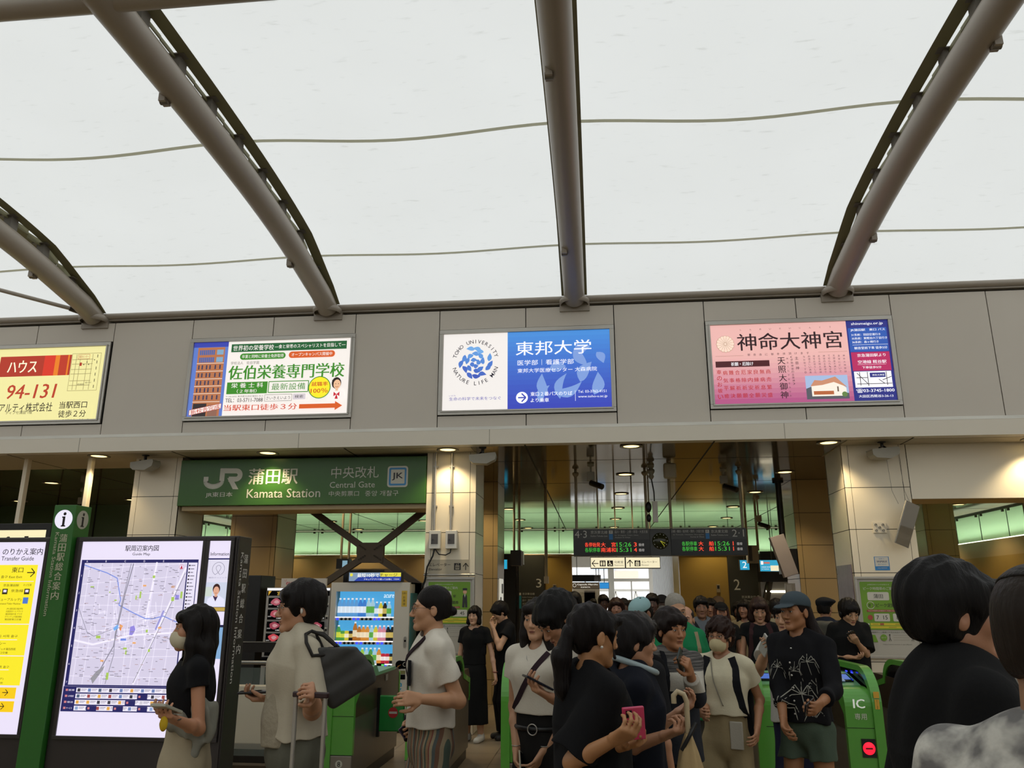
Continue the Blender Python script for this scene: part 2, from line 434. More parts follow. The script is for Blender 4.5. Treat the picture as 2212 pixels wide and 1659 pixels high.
b.build('window_1', kind='structure')
m_pane = mat('window_glass', 'ffffff', .02, alpha=.12, var=0)
MB().box((-1.6, 33.96, .9), (2.2, 33.98, 2.86), m_pane).build('window_2', kind='structure')
# truss of the far side seen through the window, and a pale shop building
t = thing('footbridge_truss', 'white steel lattice railing outside the far bright window', 'railing', (0, 37, -.0))
b = MB()
for k in range(7):
    x = -2.4 + k * .9
    b.bar((x, 0, .2), (x + .45, 0, 1.9), .06, .06, m=m_white); b.bar((x + .45, 0, 1.9), (x + .9, 0, .2), .06, .06, m=m_white)
b.build('lattice', t)
MB().box((-3, -.05, 1.9), (4.5, .05, 2.0), m_white).box((-3, -.05, .15), (4.5, .05, .25), m_white).box((-3, -.05, 0), (-2.9, .05, 2), m_white).box((4.4, -.05, 0), (4.5, .05, 2), m_white).build('handrail', t)
t = thing('shop_building', 'pale building with orange and blue shop signs beyond the bright window', 'building', (0, 60, 0))
MB().box((-14, 0, -1), (16, 6, 5.6), mat('pale_building', 'e9e6e2', .8)).build('wall', t)
b = MB()
for k, (c_, x, z) in enumerate((('ecc8b0', -3.5, 1.6), ('dde6f2', -1.2, 2.4), ('f0d2bc', 1.2, 2.8), ('e8eef6', 3.2, 1.7), ('eed8c8', 4.0, 3.2), ('cddaec', -.4, 3.6))):
    b.box((x, -.1, z), (x + 1.7, 0, z + .7), mat('shop_sign_' + c_, c_, .8))
b.build('shop_sign', t)

# ---------------------------------------------------------------- pillars
def pillar(name, label, x0, x1, y0, y1, m, zs=(.37, .9, 1.415, 1.945, 2.475, 3.0), top=ZC, vx=None, side_top=None):
    t = thing(name, label, 'pillar', ((x0 + x1) / 2, (y0 + y1) / 2, 0))
    hx, hy = (x1 - x0) / 2, (y1 - y0) / 2
    MB().box((-hx + .006, -hy + .006, 0), (hx - .006, hy - .006, top), m_gap).build('core', t)
    b = MB(); zz = [0] + list(zs) + [top]; e = .075; g = .004
    for z0, z1 in zip(zz, zz[1:]):
        # face panel in the middle, corner strips wrapping round, side panels
        for sx in (-1, 1):
            b.box((sx * (hx - e), -hy, z0 + g), (sx * hx, -hy + .03, z1 - g), m)
            b.box((sx * hx, -hy + .004, z0 + g), (sx * (hx - .03), hy - .004, z1 - g), m)
        b.box((-hx + e + g * 1.5, -hy - .001, z0 + g), (hx - e - g * 1.5, -hy + .03, z1 - g), m)
        b.box((-hx, hy - .03, z0 + g), (hx, hy, z1 - g), m)
    b.build('stone_cladding', t)
    return t
pillar('pillar', 'cream stone pillar left of the green station sign', -6.47, -5.78, 10.43, 11.2, m_stone)
P_C = pillar('pillar', 'cream stone pillar right of the green station sign, with two meter boxes', -2.27, -1.60, 10.43, 11.2, m_stone)
P_R = pillar('pillar', 'cream stone pillar with the hanging mirror and green poster board', 3.16, 3.95, 10.43, 11.2, m_stone)
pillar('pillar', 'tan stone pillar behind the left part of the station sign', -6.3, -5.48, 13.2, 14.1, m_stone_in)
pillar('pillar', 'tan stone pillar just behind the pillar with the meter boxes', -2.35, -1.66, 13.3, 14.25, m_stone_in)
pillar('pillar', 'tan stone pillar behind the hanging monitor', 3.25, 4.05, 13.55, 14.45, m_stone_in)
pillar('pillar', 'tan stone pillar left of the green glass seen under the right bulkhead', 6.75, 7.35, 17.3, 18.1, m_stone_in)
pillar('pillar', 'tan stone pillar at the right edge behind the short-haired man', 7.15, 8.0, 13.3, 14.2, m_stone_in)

# ---------------------------------------------------------------- ceiling downlights
m_ring = mat('downlight_trim', '8d8576', .4)
proto = thing('ceiling_downlight', 'tmp', 'ceiling light', (0, 0, ZC), group='round downlights set in the concourse ceiling')
MB().lathe([(.105, 0), (.145, -.004), (.15, -.012), (.11, -.012), (.1, 0)], n=24, m=m_ring).build('trim_ring', proto)
MB().lathe([(.0005, -.006), (.102, -.006), (.104, 0)], n=24, m=m_lamp).build('lens', proto)
DX = [-11.8, -9.35, -6.89, -4.44, -1.95, .47, 2.95, 5.4, 7.6]; DY = [10.2, 12.65, 15.1, 17.6, 20.15, 22.6]
colw = {0: 'far left', 1: 'left side passage', 2: 'column left of the left pillar', 3: 'column above the station sign', 4: 'column above the meter-box pillar', 5: 'column above the departure boards', 6: 'column above the right pillar', 7: 'column right of the right pillar', 8: 'far right'}
roww = ['front row behind the fascia', 'second row from the front', 'third row from the front', 'fourth row from the front', 'fifth row from the front', 'last row before the green glass']
first = True
sp = bpy.data.lights.new('downlight_beam', 'SPOT'); sp.energy = 75; sp.color = (1.0, .80, .48); sp.spot_size = R(115); sp.spot_blend = .6; sp.shadow_soft_size = .08
for iy, y in enumerate(DY):
    for ix, x in enumerate(DX):
        if iy == 0 and ix in (0, 8): continue
        if y > 16 and (x < -9.6 or x > 8.3): continue
        if (iy == 1 and ix in (2, 4, 6)) and False: continue
        if ix == 6 and iy > 3: x = 3.2
        o = proto if first else copy_tree(proto); first = False
        o.location = (x, y, ZC)
        o['label'] = 'round warm ceiling downlight, %s, %s' % (colw[ix], roww[iy])
        l = bpy.data.objects.new('downlight_beam', sp); C.objects.link(l); l.location = (x, y, ZC - .02)

# ---------------------------------------------------------------- membrane roof
RX = [-10.45, -7.05, -3.62, -.22, 3.17, 6.57, 9.97]
PROF = [(9.9, 5.50), (9.3, 5.66), (8.6, 5.80), (7.7, 5.91), (6.7, 5.98), (5.6, 6.02), (4.4, 6.04), (3.0, 6.03), (1.6, 5.99), (0, 5.9), (-2, 5.75), (-4.5, 5.5), (-7, 5.2), (-9.5, 4.8), (-12, 4.4)]
def prof(y):
    for (a, za), (b_, zb) in zip(PROF, PROF[1:]):
        if b_ <= y <= a: return zb + (za - zb) * (y - b_) / (a - b_)
    return PROF[0][1]
# smooth the arc
YS = [9.9 - .3 * k for k in range(74)]
ZS = [sum(prof(max(-12, min(9.9, y + q * .25))) for q in range(-3, 4)) / 7 for y in YS]
ZS[0] = 5.50
OFF = .30
def memb_z(x, i):
    k = min(RX, key=lambda r: abs(r - x)); t = abs(x - k) / 1.7
    sag = .05 * (1 - math.cos(PI * min(1, t))) * min(1, i / 6)
    return ZS[i] + OFF * min(1, (i + 1.2) / 5) - sag * .9
b = MB(); NX = 126; x0, x1 = -15.9, 13.9
vs = [(x0 + (x1 - x0) * a / NX, y + .08, memb_z(x0 + (x1 - x0) * a / NX, i)) for i, y in enumerate(YS) for a in range(NX + 1)]
fs = [(i * (NX + 1) + a, (i + 1) * (NX + 1) + a, (i + 1) * (NX + 1) + a + 1, i * (NX + 1) + a + 1) for i in range(len(YS) - 1) for a in range(NX)]
b.add(vs, fs, True, m_memb).build('ceiling_membrane', kind='structure')
m_weld = bpy.data.materials.new('membrane_weld_strip'); m_weld.use_nodes = True; nt = m_weld.node_tree
tr = nt.nodes.new('ShaderNodeBsdfTranslucent'); n = nt.nodes.new('ShaderNodeTexNoise'); n.inputs['Scale'].default_value = 3; mx = nt.nodes.new('ShaderNodeMix'); mx.data_type = 'RGBA'
mx.inputs['A'].default_value = (.50, .49, .37, 1); mx.inputs['B'].default_value = (.56, .55, .42, 1); nt.links.new(n.outputs['Fac'], mx.inputs['Factor']); nt.links.new(mx.outputs['Result'], tr.inputs['Color'])
df = nt.nodes.new('ShaderNodeBsdfDiffuse'); df.inputs['Color'].default_value = (.6, .58, .44, 1); ms = nt.nodes.new('ShaderNodeMixShader'); ms.inputs[0].default_value = .5
nt.links.new(tr.outputs[0], ms.inputs[1]); nt.links.new(df.outputs[0], ms.inputs[2]); nt.links.new(ms.outputs[0], nt.nodes['Material Output'].inputs['Surface'])
for n, ys in enumerate((9.05, 6.88, 3.4, 0, -3.4)):
    b = MB(); i = (9.9 - ys) / .3; i0 = int(i); f = i - i0; pts = []
    for a in range(NX + 1):
        x = x0 + (x1 - x0) * a / NX; k = min(RX, key=lambda r: abs(r - x))
        z = memb_z(x, i0) * (1 - f) + memb_z(x, i0 + 1) * f
        pts.append((x, ys + .08, z - .006))
    hw = .027
    vs = [(p[0], p[1] + s_ * hw, p[2]) for p in pts for s_ in (-1, 1)]
    b.add(vs, [(2 * a, 2 * a + 1, 2 * a + 3, 2 * a + 2) for a in range(NX)], True, m_weld).build('trim_%d' % (6 + n), kind='structure')
def rib(x, label):
    t = thing('roof_rib', label, 'roof beam', (x, 9.9, 5.5), group='curved tubular ribs under the white membrane roof')
    pts = [(0, y - 9.9, z - 5.5) for y, z in zip(YS, ZS)]
    MB().tube(pts, [.137] * len(pts), m_rib, n=24).build('arched_tube', t)
    b = MB()
    for i in range(0, len(YS) - 1):
        y0, y1 = YS[i] - 9.9, YS[i + 1] - 9.9
        z0, z1 = memb_z(x, i) - 5.5 - .02, memb_z(x, i + 1) - 5.5 - .02
        for sx in (-1, 1):
            b.quad([(sx * .04, y0, z0), (sx * .04, y1, z1), (sx * .17, y1, z1 + .0), (sx * .17, y0, z0)], m_edge)
        b.box((-.006, y0, min(z0, z1) - .03), (.006, y1, max(z0, z1)), m_edge)
    b.build('clamp_flashing', t)
    for i in range(2, 60, 2):
        y, z = YS[i], ZS[i] - 5.5; zt = memb_z(x, i) - 5.5
        MB().box((-.05, -.06, .1), (.05, .06, zt - z - .01), m_plate).box((-.1, -.09, zt - z - .02), (.1, .09, zt - z - .01), m_plate).build('bracket', t, loc=(0, y - 9.9, z))
    s_ = -1 if x < 0 else 1
    for i in (4, 14):
        MB().prism([(0, -.05, -.05), (0, .05, -.05), (0, .05, .03), (0, -.05, .03)], (.06, 0, 0), m_rib).lathe([(.03, -.005), (.03, .065)], (0, 0, -.03), 'x', 12, m_plate).build('lug', t, loc=(.08 * s_ - .03, YS[i] - 9.9, ZS[i] - 5.5 - .11))
    MB().lathe([(.18, -.02), (.2, .0), (.2, .04), (.14, .1)], (0, 0, 0), 'z', 24, m_rib).box((-.2, .02, -.1), (.2, .12, .06), m_rib).build('foot_plate', t, loc=(0, 0, -.06))
    return t
for x, l in zip(RX[1:5], ('curved grey roof rib at the left edge over the yellow advert', 'curved grey roof rib rising left from above the school advert', 'curved grey roof rib nearly upright above the blue university advert', 'curved grey roof rib rising right from above the pink shrine advert')):
    rib(x, l)
t = thing('gutter_tube', 'long grey tube along the top of the panelled wall under the roof edge', 'pipe', (0, 9.93, 5.51))
MB().tube([(-15.9, 0, .0), (13.9, 0, .0)], .045, m_rib, n=14).box((-15.9, -.0, -.065), (13.9, .12, -.045), m_rib).build('tube', t)
# cross tube near the camera and a thin stay
c0 = atZ(0, 40, 6.0); c1 = at(225, 12, c0.y)
yt = 4.66
for xa, xb, l in ((-10.45, -3.62, 'grey cross tube running off the top left corner between ribs'), (-3.62, -.22, 'grey cross tube along the top edge meeting the second rib')):
    t = thing('cross_tube', l, 'roof beam', ((xa + xb) / 2, yt, 6.02)); L2 = (xb - xa) / 2
    MB().tube([(-L2, 0, 0), (L2, 0, 0)], .085, m_rib, n=18).build('tube', t)
t = thing('stay_rod', 'thin grey stay rod reaching the foot of the leftmost rib', 'rod', (-7.15, 9.75, 5.52))
MB().tube([(-.08, -.1, .02), (-3.1, -1.0, .72)], .028, m_rib, n=10).build('rod', t)
MB().tube([(.0, -.02, 0), (-.1, -.12, .025)], .04, m_dark, n=10).build('end_fork', t)
# ---------------------------------------------------------------- printed inks
def lit(c, es=1.0): return mat('lit_print_%s_%d' % (c, es * 100), c, .25, emit=c, es=es, spec=.3)
def ink(c): return mat('printed_ink_' + c, c, .45, var=0)
def frame(parent, X0, X1, Z0, Z1, y, t, d, m, name='frame', step=True):
    b = MB()
    for a, c in (((X0, y, Z0), (X1, y + d, Z0 + t)), ((X0, y, Z1 - t), (X1, y + d, Z1)), ((X0, y, Z0 + t), (X0 + t, y + d, Z1 - t)), ((X1 - t, y, Z0 + t), (X1, y + d, Z1 - t))): b.box(a, c)if False else b.box(a, c, m)
    if step:
        q = t * .62
        for a, c in (((X0 + q, y - .012, Z0 + q), (X1 - q, y, Z0 + t)), ((X0 + q, y - .012, Z1 - t), (X1 - q, y, Z1 - q)), ((X0 + q, y - .012, Z0 + t), (X0 + t, y, Z1 - t)), ((X1 - t, y - .012, Z0 + t), (X1 - q, y, Z1 - t))): b.box(a, c, m)
    return b.build(name, parent, bevel=.003)
def ad_box(name, label, X0, X1):
    t = thing(name, label, 'advertisement', ((X0 + X1) / 2, 9.93, AZ0), group=None)
    W2 = (X1 - X0) / 2; H = AZ1 - AZ0
    MB().box((-W2, .02, 0), (W2, .12, H), m_dark).build('light_box', t)
    frame(t, -W2, W2, 0, H, -.005, .058, .03, m_alu)
    s = Sheet((-W2 + .058, .012, H - .058), (1, 0, 0), (0, 0, -1), 2 * W2 - .116)
    return t, s, (H - .116) / (2 * W2 - .116) * 100
# --- yellow house advert (left, cut by the picture edge)
t, s, V = ad_box('backlit_advert', 'pale yellow backlit advert with red house banner and small street map', *ads[0])
Y_ = lit('ece49f', .95); rd = lit('a8321f'); s.rect(0, 0, 100, V, Y_)
s.rect(28, 5, 77, 18.5, rd); s.rect(58.5, 5, 66, 18.5, lit('cf3420')); s.rect(66, 5, 69, 18.5, lit('e07a1c')); s.rect(69, 5, 74.5, 18.5, lit('b5351f')); s.rect(74.5, 5, 75.6, 18.5, lit('e07a1c'))
s.text('ハウス', 54, 12, 8.2, lit('f5f0d0'), w=20, al='r', bold=.03)
s.text('94-131', 69.3, 28.6, 9.3, lit('b23a22'), w=33, al='r', bold=.03, shear=.12)
s.text('アルティ株式会社', 69, 39, 6.0, lit('2a2118'), w=36, al='r', bold=.005)
s.text('当駅西口', 84, 46, 5.6, lit('2a2118'), w=20.5, al='c'); s.text('徒歩２分', 84, 50.2 if False else 45, .01, Y_) 
s.build('printed_face', t)
# redo lower right lines on their own sheet so that both fit
s2 = Sheet(s.o + Vector((0, -.006, 0)), (1, 0, 0), (0, 0, -1), s.k * 100)
gr = lit('8f8558'); bk = lit('2a2118')
s2.rect(70, 39, 96, V - .4, Y_); s2.text('当駅西口', 83, V - 9.6, 4.6, bk, w=18.5, al='c', bold=.008); s2.text('徒歩２分', 83, V - 3.9, 4.6, bk, w=18.5, al='c', bold=.008)
s2.text('ディブセ蒲田 1階', 56, V - 5.5, 2.2, bk, al='r')
s2.outline(77.5, 4.5, 97, 29, .25, gr)
for x in (80.5, 83.2, 88, 91.5): s2.line([(x, 5), (x, 28.5)], .3, gr)
for y in (8.5, 11.5, 15, 18, 22.5, 25.5): s2.line([(78, y), (92, y)], .3, gr)
for k in range(6): s2.rect(94.6, 5.5 + k * 4, 95, 7.5 + k * 4, bk)
s2.rrect(81.6, 5.2, 89.5, 8.2, .3, Y_); s2.outline(81.6, 5.2, 89.5, 8.2, .2, rd); s2.text('蒲田センター', 85.5, 6.7, 1.7, rd, w=6.6, al='c'); s2.rect(83.4, 10.6, 84.8, 12.8, rd)
for x, y in ((86.2, 12), (88.2, 10.4), (89.5, 12), (93, 9)): s2.disc(x, y, .35, bk)
s2.text('東急プラザ', 91, 24, 1.2, bk, w=4, al='c'); s2.text('東急蒲田駅', 86, 25, 1.2, bk, w=4.5, al='c')
s2.build('printed_map', t)
# --- school advert
t, s, V = ad_box('backlit_advert', 'white and green backlit school advert with brick building and orange arrow', *ads[1])
W_ = lit('efe8e2', .98); G = lit('3c8427'); DG = lit('1f5a30'); OR = lit('cf5a24'); s.rect(0, 0, 100, V, W_)
s.rect(0, 0, 22.2, V, lit('5d79c4')); s.rect(0, 0, 22.2, 3, lit('3a45a8'))
br = lit('b06f4a'); s.rect(2.8, 3.2, 20.2, V, br); gl = lit('4c63a0'); 
for y in (4.8, 9.6):
    for k in range(8): s.rect(4 + k * 1.25, y, 5 + k * 1.25, y + 3.2, gl)
    s.rect(15.2, y, 19.4, y + 3.2, lit('7fa3bd'))
wb = lit('ead9c8')
for k, y in enumerate((13.3, 18.4, 23.3, 27.9, 32.6, 37.8)):
    s.rect(2.8, y, 20.2, y + .35, wb)
    if y < 37:
        for x in (4, 6.2, 9, 11.2, 14.6, 17.6): s.rect(x + .3 * (k % 2), y + 1.3, x + .9 + .3 * (k % 2), y + 4, lit('3a3a55'))
s.rect(3.5, 39, 12, V, lit('30282a')); s.rect(13, 40, 19, V, lit('8a6050'))
s.poly([(1.5, 46.2), (21.4, 42.3), (21.4, 39.2), (1.5, 43.0)], W_); s.line([(1.5, 46.2), (21.4, 42.3), (21.4, 39.2), (1.5, 43.0), (1.5, 46.2)], .25, rd); s.text('新校舎完成', 11.5, 42.7, 2.7, lit('c23a22'), w=18.5, al='c', rot=-11, bold=.03)
s.rect(24.5, 1.8, 97.5, 6.9, DG); s.text('世界初の栄養学校', 25.6, 4.4, 3.5, W_, w=26, bold=.02); s.text('―食と栄養のスペシャリストを目指して―', 52.2, 4.2, 2.6, W_, w=44.5, bold=.005)
s.rrect(30.5, 8.0, 59.5, 12.0, 2, G); s.text('卒業と同時に栄養士免許取得', 45, 10, 2.3, W_, w=26.5, al='c', bold=.01)
s.rrect(61.5, 7.7, 90.5, 11.8, 2, OR); s.text('オープンキャンパス開催中', 76, 9.7, 2.3, W_, w=25.5, al='c', bold=.01)
s.text('学校法人　佐伯学園', 25, 14, 2.0, lit('6a665f'), w=18)
s.text('佐伯栄養専門学校', 24.3, 20.1, 9.0, G, w=72.5, bold=.045)
s.rect(24, 26.2, 49.6, 33.6, G); s.text('栄 養 士 科', 36.8, 28.3, 3.1, W_, w=20, al='c', bold=.03); s.text('（２年制）', 36.8, 31.9, 2.3, W_, w=12.5, al='c', bold=.02)
s.outline(50.4, 26.4, 75.2, 33.2, .5, G); s.text('最新設備', 62.8, 29.7, 4.2, G, w=21, al='c')
s.disc(82.2, 30.8, 6.9, G); s.disc(82.2, 30.8, 6.4, lit('f2e22a')); s.text('就職率', 82.2, 28.7, 2.7, lit('c23420'), w=10, al='c', bold=.04); s.text('100％', 82.2, 32.8, 2.9, lit('c23420'), w=10.4, al='c', bold=.03)
sk = lit('e6b791')
s.poly([(87.6, 38.4), (98.4, 38.4), (97.4, 33.6), (94.5, 32), (91, 32), (88.8, 33.8)], lit('efe9e4')); s.disc(92.6, 28.4, 2.9, lit('2a1d1a'), ry=3.6); s.disc(93.0, 29.2, 2.2, sk, ry=2.9); s.rect(92.2, 31.2, 93.8, 33.2, sk)
s.poly([(93, 35.4), (91.2, 33.8), (91.2, 36.6)], lit('c02030')); s.poly([(93, 35.4), (94.8, 36.6), (94.8, 33.8)], lit('c02030')); s.poly([(93, 35), (92, 38.2), (94, 38.2)], lit('c02030')); s.poly([(90.2, 31), (89.8, 26), (91, 29)], lit('2a1d1a'))
s.line([(92, 30.5), (93, 31), (94, 30.5)], .25, lit('a04030')); s.disc(92.2, 28.9, .25, lit('2a1d1a')); s.disc(93.9, 28.9, .25, lit('2a1d1a'))
s.text('〒144-0052 東京都大田区蒲田5-45-5', 24, 35.2, 1.1, lit('57534c'), w=23.5)
s.text('TEL：03-5711-7088', 24, 37.6, 2.4, lit('26241f'), w=23.5, bold=.012)
s.outline(48.6, 34.6, 65.5, 38.6, .2, lit('57534c')); s.text('さいきえいよう', 57, 36.7, 2.0, lit('26241f'), w=15, al='c'); s.rrect(66.2, 34.4, 74, 38, .6, lit('cfc6cc')); s.text('検索', 70, 36.2, 1.9, lit('26241f'), w=5.2, al='c'); s.disc(75, 37.5, 1.0, W_)
s.text('当駅東口徒歩３分', 23.6, 42.2, 3.8, lit('c9452a'), w=45.5, bold=.04)
s.poly([(70.5, 43.7), (92.5, 43.7), (92.5, 45.1), (97, 42.4), (92.5, 39.6), (92.5, 41), (70.5, 41)], OR)
s.build('printed_face', t)
# --- university advert
t, s, V = ad_box('backlit_advert', 'white and blue backlit university advert with round leaf emblem', *ads[2])
s.rect(0, 0, 39, V, lit('e9e4e0', 1.0))
for k in range(16):
    f = k / 15; c0_ = (72, 138, 212); c1_ = (56, 68, 176); cc = '%02x%02x%02x' % tuple(int(a + (b_ - a) * f) for a, b_ in zip(c0_, c1_))
    s.l = 1; s.rect(39, V * k / 16, 100, V * (k + 1) / 16 + (.02 if k < 15 else 0), lit(cc))
s.l = 3
leaf1 = mat('lit_leaf_motif', '8db0e6', .3, emit='7f9fe0', es=.85)
def petal(cx, cy, L, w_, a, m, bend=.25, n=9):
    pts = []; ca, sa = math.cos(R(a)), math.sin(R(a))
    for sgn in (1, -1):
        for i in range(n):
            f = i / (n - 1) if sgn == 1 else 1 - i / (n - 1)
            x = f * L; y = sgn * w_ * math.sin(PI * f ** .8) * .5 + bend * L * math.sin(PI * f) * .6
            pts.append((cx + x * ca - y * sa, cy - (x * sa + y * ca)))
    s.poly(pts, m)
for a in ((62, 40, 14, 6, 100, .2), (58, 44, 12, 5, 60, .3), (66, 38, 18, 6, 20, -.3), (70, 42, 16, 5, 75, .3), (82, 32, 14, 7, 60, .2), (86, 22, 15, 6, 110, .3), (90, 40, 14, 7, 80, -.2), (78, 16, 12, 6, 30, .2), (64, 24, 10, 6, 10, .2), (92, 14, 8, 5, 300, .2)): petal(*a[:5], leaf1, a[5])
bl = lit('4a74c4'); cx, cy = 19.6, 18.2
cols = ['6fa4dc', '5f93d4', '5484cc', '4a74c4', '4464ba', '3f56b0']
rng = random.Random(4)
for ringr, n, L in ((8.3, 12, 5.2), (5.0, 8, 4.4), (2.0, 5, 3.2)):
    for k in range(n):
        a = 360 / n * k + rng.uniform(-12, 12); x, y = cx + ringr * math.cos(R(a)), cy - ringr * math.sin(R(a))
        petal(x - L / 2 * math.cos(R(a + 75)), y + L / 2 * math.sin(R(a + 75)), L, 2.7, a + 75 + rng.uniform(-18, 18), lit(cols[min(5, max(0, int((y - 8) / 3.6)))]), rng.uniform(-.3, .3))
s.disc(cx + 1.2, cy - 2.6, 1.0, lit('e9e4e0', 1.0)); s.disc(cx + .2, cy - 3.2, .9, lit('e9e4e0', 1.0))
nv = lit('262430')
s.arc_text('TOHO UNIVERSITY', cx, cy, 13.1, 162, 18, 2.3, nv, bold=.004); s.arc_text('NATURE LIFE MAN', cx, cy, 13.1, 199, 341, 2.3, nv, out=False, bold=.004)
s.text('生命の科学で未来をつなぐ', 19.6, 40.6, 2.1, lit('5b57a8'), w=31, al='c'); s.text('いのち', 6, 38.6, .8, lit('5b57a8'), w=4, al='c')
wt = lit('f4f4f8', 1.0)
s.text('東邦大学', 44, 10.4, 8.8, wt, w=45, bold=.012); s.text('医学部｜看護学部', 45, 19.4, 3.5, wt, w=33.5); s.text('東邦大学医療センター 大森病院', 45, 24.3, 2.7, wt, w=47)
s.disc(47.6, 40.8, 3.5, wt); s.line([(45.3, 40.8), (49.6, 40.8)], .8, lit('3d48ac')); s.line([(47.4, 38.3), (49.9, 40.8), (47.4, 43.3)], .8, lit('3d48ac'))
s.text('東口２番バスのりば', 52.7, 38.8, 2.5, wt, w=24.5, bold=.02); s.text('より乗車', 52.7, 42.6, 2.5, wt, w=10.8, bold=.02)
s.line([(79, 37.2), (79, 43.6)], .2, wt); s.text('Tel. 03-3762-4151', 80.6, 38.0, 1.6, wt, w=16.5); s.text('www.toho-u.ac.jp', 80.6, 41.2, 1.9, wt, w=17)
s.build('printed_face', t)
# --- shrine advert
t, s, V = ad_box('backlit_advert', 'pink backlit shrine advert with flower crest and blue bus panel', *ads[3])
for k in range(16):
    f = max(0, k / 15 - .35) / .65; c0_ = (228, 176, 170); c1_ = (172, 84, 128); cc = '%02x%02x%02x' % tuple(int(a + (b_ - a) * f ** 1.6) for a, b_ in zip(c0_, c1_))
    s.l = 1; s.rect(0, V * k / 16, 77, V * (k + 1) / 16 + (.02 if k < 15 else 0), lit(cc))
s.l = 3
nvb = lit('2b2f7c'); s.rect(77, 0, 100, V, nvb); s.rect(77.8, 4.3, 99, 18.6, lit('2f56a8')); s.rect(78, 18.9, 99, 30, lit('b02a5c')); s.rect(78.4, 30.4, 98.6, 39.8, wt)
cr = lit('f0d3c0'); go = lit('8a6a4a')
for k in range(16):
    a = R(360 / 16 * k); s.disc(8.2 + 3.9 * math.cos(a), 11.6 - 3.9 * math.sin(a), 1.3, go, n=12); 
for k in range(16):
    a = R(360 / 16 * k); s.disc(8.2 + 3.9 * math.cos(a), 11.6 - 3.9 * math.sin(a), 1.15, cr, n=12)
    s.l -= 1
s.l += 1
s.disc(8.2, 11.6, 4.0, cr)
for k in range(16):
    a = R(360 / 16 * (k + .5)); s.line([(8.2 + .9 * math.cos(a), 11.6 - .9 * math.sin(a)), (8.2 + 4.9 * math.cos(a), 11.6 - 4.9 * math.sin(a))], .12, go); s.l -= 1
s.l += 1; s.ring(8.2, 11.6, .8, .15, go)
bk2 = lit('2e1c20')
s.text('神命大神宮', 15, 10.8, 10.4, bk2, w=59, bold=.02)
for k, ch in enumerate('しんめいだいじんぐう'): s.text(ch, 17.5 + 5.6 * k, 3.2, 1.0, bk2, al='c')
s.line([(2, 19), (18, 19)], .12, go); s.line([(60, 18.2), (76, 18.2)], .12, go)
for k, ch in enumerate('御自由に御参拝頂けます'): s.text(ch, 21 + 3.3 * k, 18.6, 1.4, bk2, al='c')
s.rect(1.8, 22.2, 32.2, 25.8, lit('4a2024')); s.text('祈願・厄除け', 16.8, 24, 2.3, wt, w=12.5, al='c', bold=.02)
rdk = lit('b02a2a')
for k, col in enumerate(('車のお祓い', '病気平癒', '難事解決', '合格祈願', '厄除祈願', '家内安全', '良縁祈願', '無病息災', '商売繁盛')):
    s.vtext(col, 3.4 + 3.45 * k, 26.8, 45.2, 2.6, rdk, bold=.02)
s.vtext('天照大御神', 38.8, 20.5, 45.6, 4.2, bk2, bold=.02); s.vtext('あまてらすおおみかみ', 42.2, 20.5, 45, 1.0, bk2)
s.vtext('（伊勢神宮の主祭神）', 44.6, 20, 37.6, 1.3, bk2); s.vtext('主祭神', 47.4, 20.2, 29, 1.9, bk2)
for k, col in enumerate(('神命大神宮は', '皇室に於いて', '天照皇大神とし', 'て祀られ、伊勢', '神宮の主祭神で', 'ある天照大御神', '様をお祀りした', '由緒正しい高貴', 'なお宮です。')):
    s.vtext(col, 73.6 - 2.75 * k, 20, 31.2, 1.15, lit('5a3a44'))
s.rect(51, 32.4, 74.2, 46.2, lit('9fb4d6')); s.poly([(51, 46.2), (51, 40), (56, 38), (60, 41), (74.2, 43), (74.2, 46.2)], lit('54565e'))
s.poly([(54, 44.5), (54, 38.5), (62, 36), (67, 34.5), (73, 40), (73, 44.5)], lit('efe6d8')); s.poly([(53.5, 38.6), (56, 35), (60, 35.4), (67.5, 33.2), (73.6, 39.6), (66.5, 36.4), (60, 38)], lit('c4886a')); s.rect(55, 41.5, 66, 43.6, lit('b0623a')); s.rect(68, 39, 68.8, 42, lit('6a564a')); s.disc(71.8, 43.6, 1.5, lit('5f7d44'))
s.text('shinmeigu.or.jp', 88.3, 2.3, 2.0, wt, w=17.5, al='c', bold=.02); s.text('JR蒲田駅　東口 バス', 88.3, 6.0, 1.7, wt, w=19, al='c', bold=.02)
for k, tx in enumerate(('31系統：羽田空港行き', '35系統：東糀谷六丁目行き', '36系統：森ヶ崎行き')): s.text(tx, 79, 8.8 + 2.2 * k, 1.45, wt, w=(16, 19.4, 14.5)[k], bold=.015)
s.line([(79, 14.9), (98.4, 14.9)], .15, wt); s.text('観音堂前下車 徒歩3分', 88.8, 16.8, 1.6, wt, w=18, al='c', bold=.02)
s.text('京急蒲田駅より', 88.6, 21.2, 1.9, wt, w=15.5, al='c', bold=.02); s.text('空港線 糀谷駅', 88.6, 25.1, 2.0, wt, w=15.5, al='c', bold=.02); s.line([(80.5, 26.7), (96, 26.7)], .12, wt); s.text('下車徒歩5分', 88, 28.4, 1.5, wt, w=10.5, al='c', bold=.02)
for l in ([(79.5, 31.6), (85.4, 38.6)], [(81, 31), (81, 39)], [(85.2, 31), (85.2, 39.4)], [(79, 38), (98, 38)], [(79, 34.4), (85, 34.4)], [(91, 35.5), (94, 38)], [(95.4, 31), (95.4, 39)], [(93, 36), (98, 34)]): s.line(l, .35, bk2)
s.rect(86.4, 31.6, 94.8, 34.3, nvb); s.text('神命大神宮', 91, 33, 1.2, wt, w=6.6, al='c')
s.text('☎03-3745-1800', 88.4, 42.0, 2.5, wt, w=20.5, al='c', bold=.03); s.text('大田区西糀谷3-26-13', 88.4, 45.2, 1.6, wt, w=18.5, al='c', bold=.02)
s.build('printed_face', t)

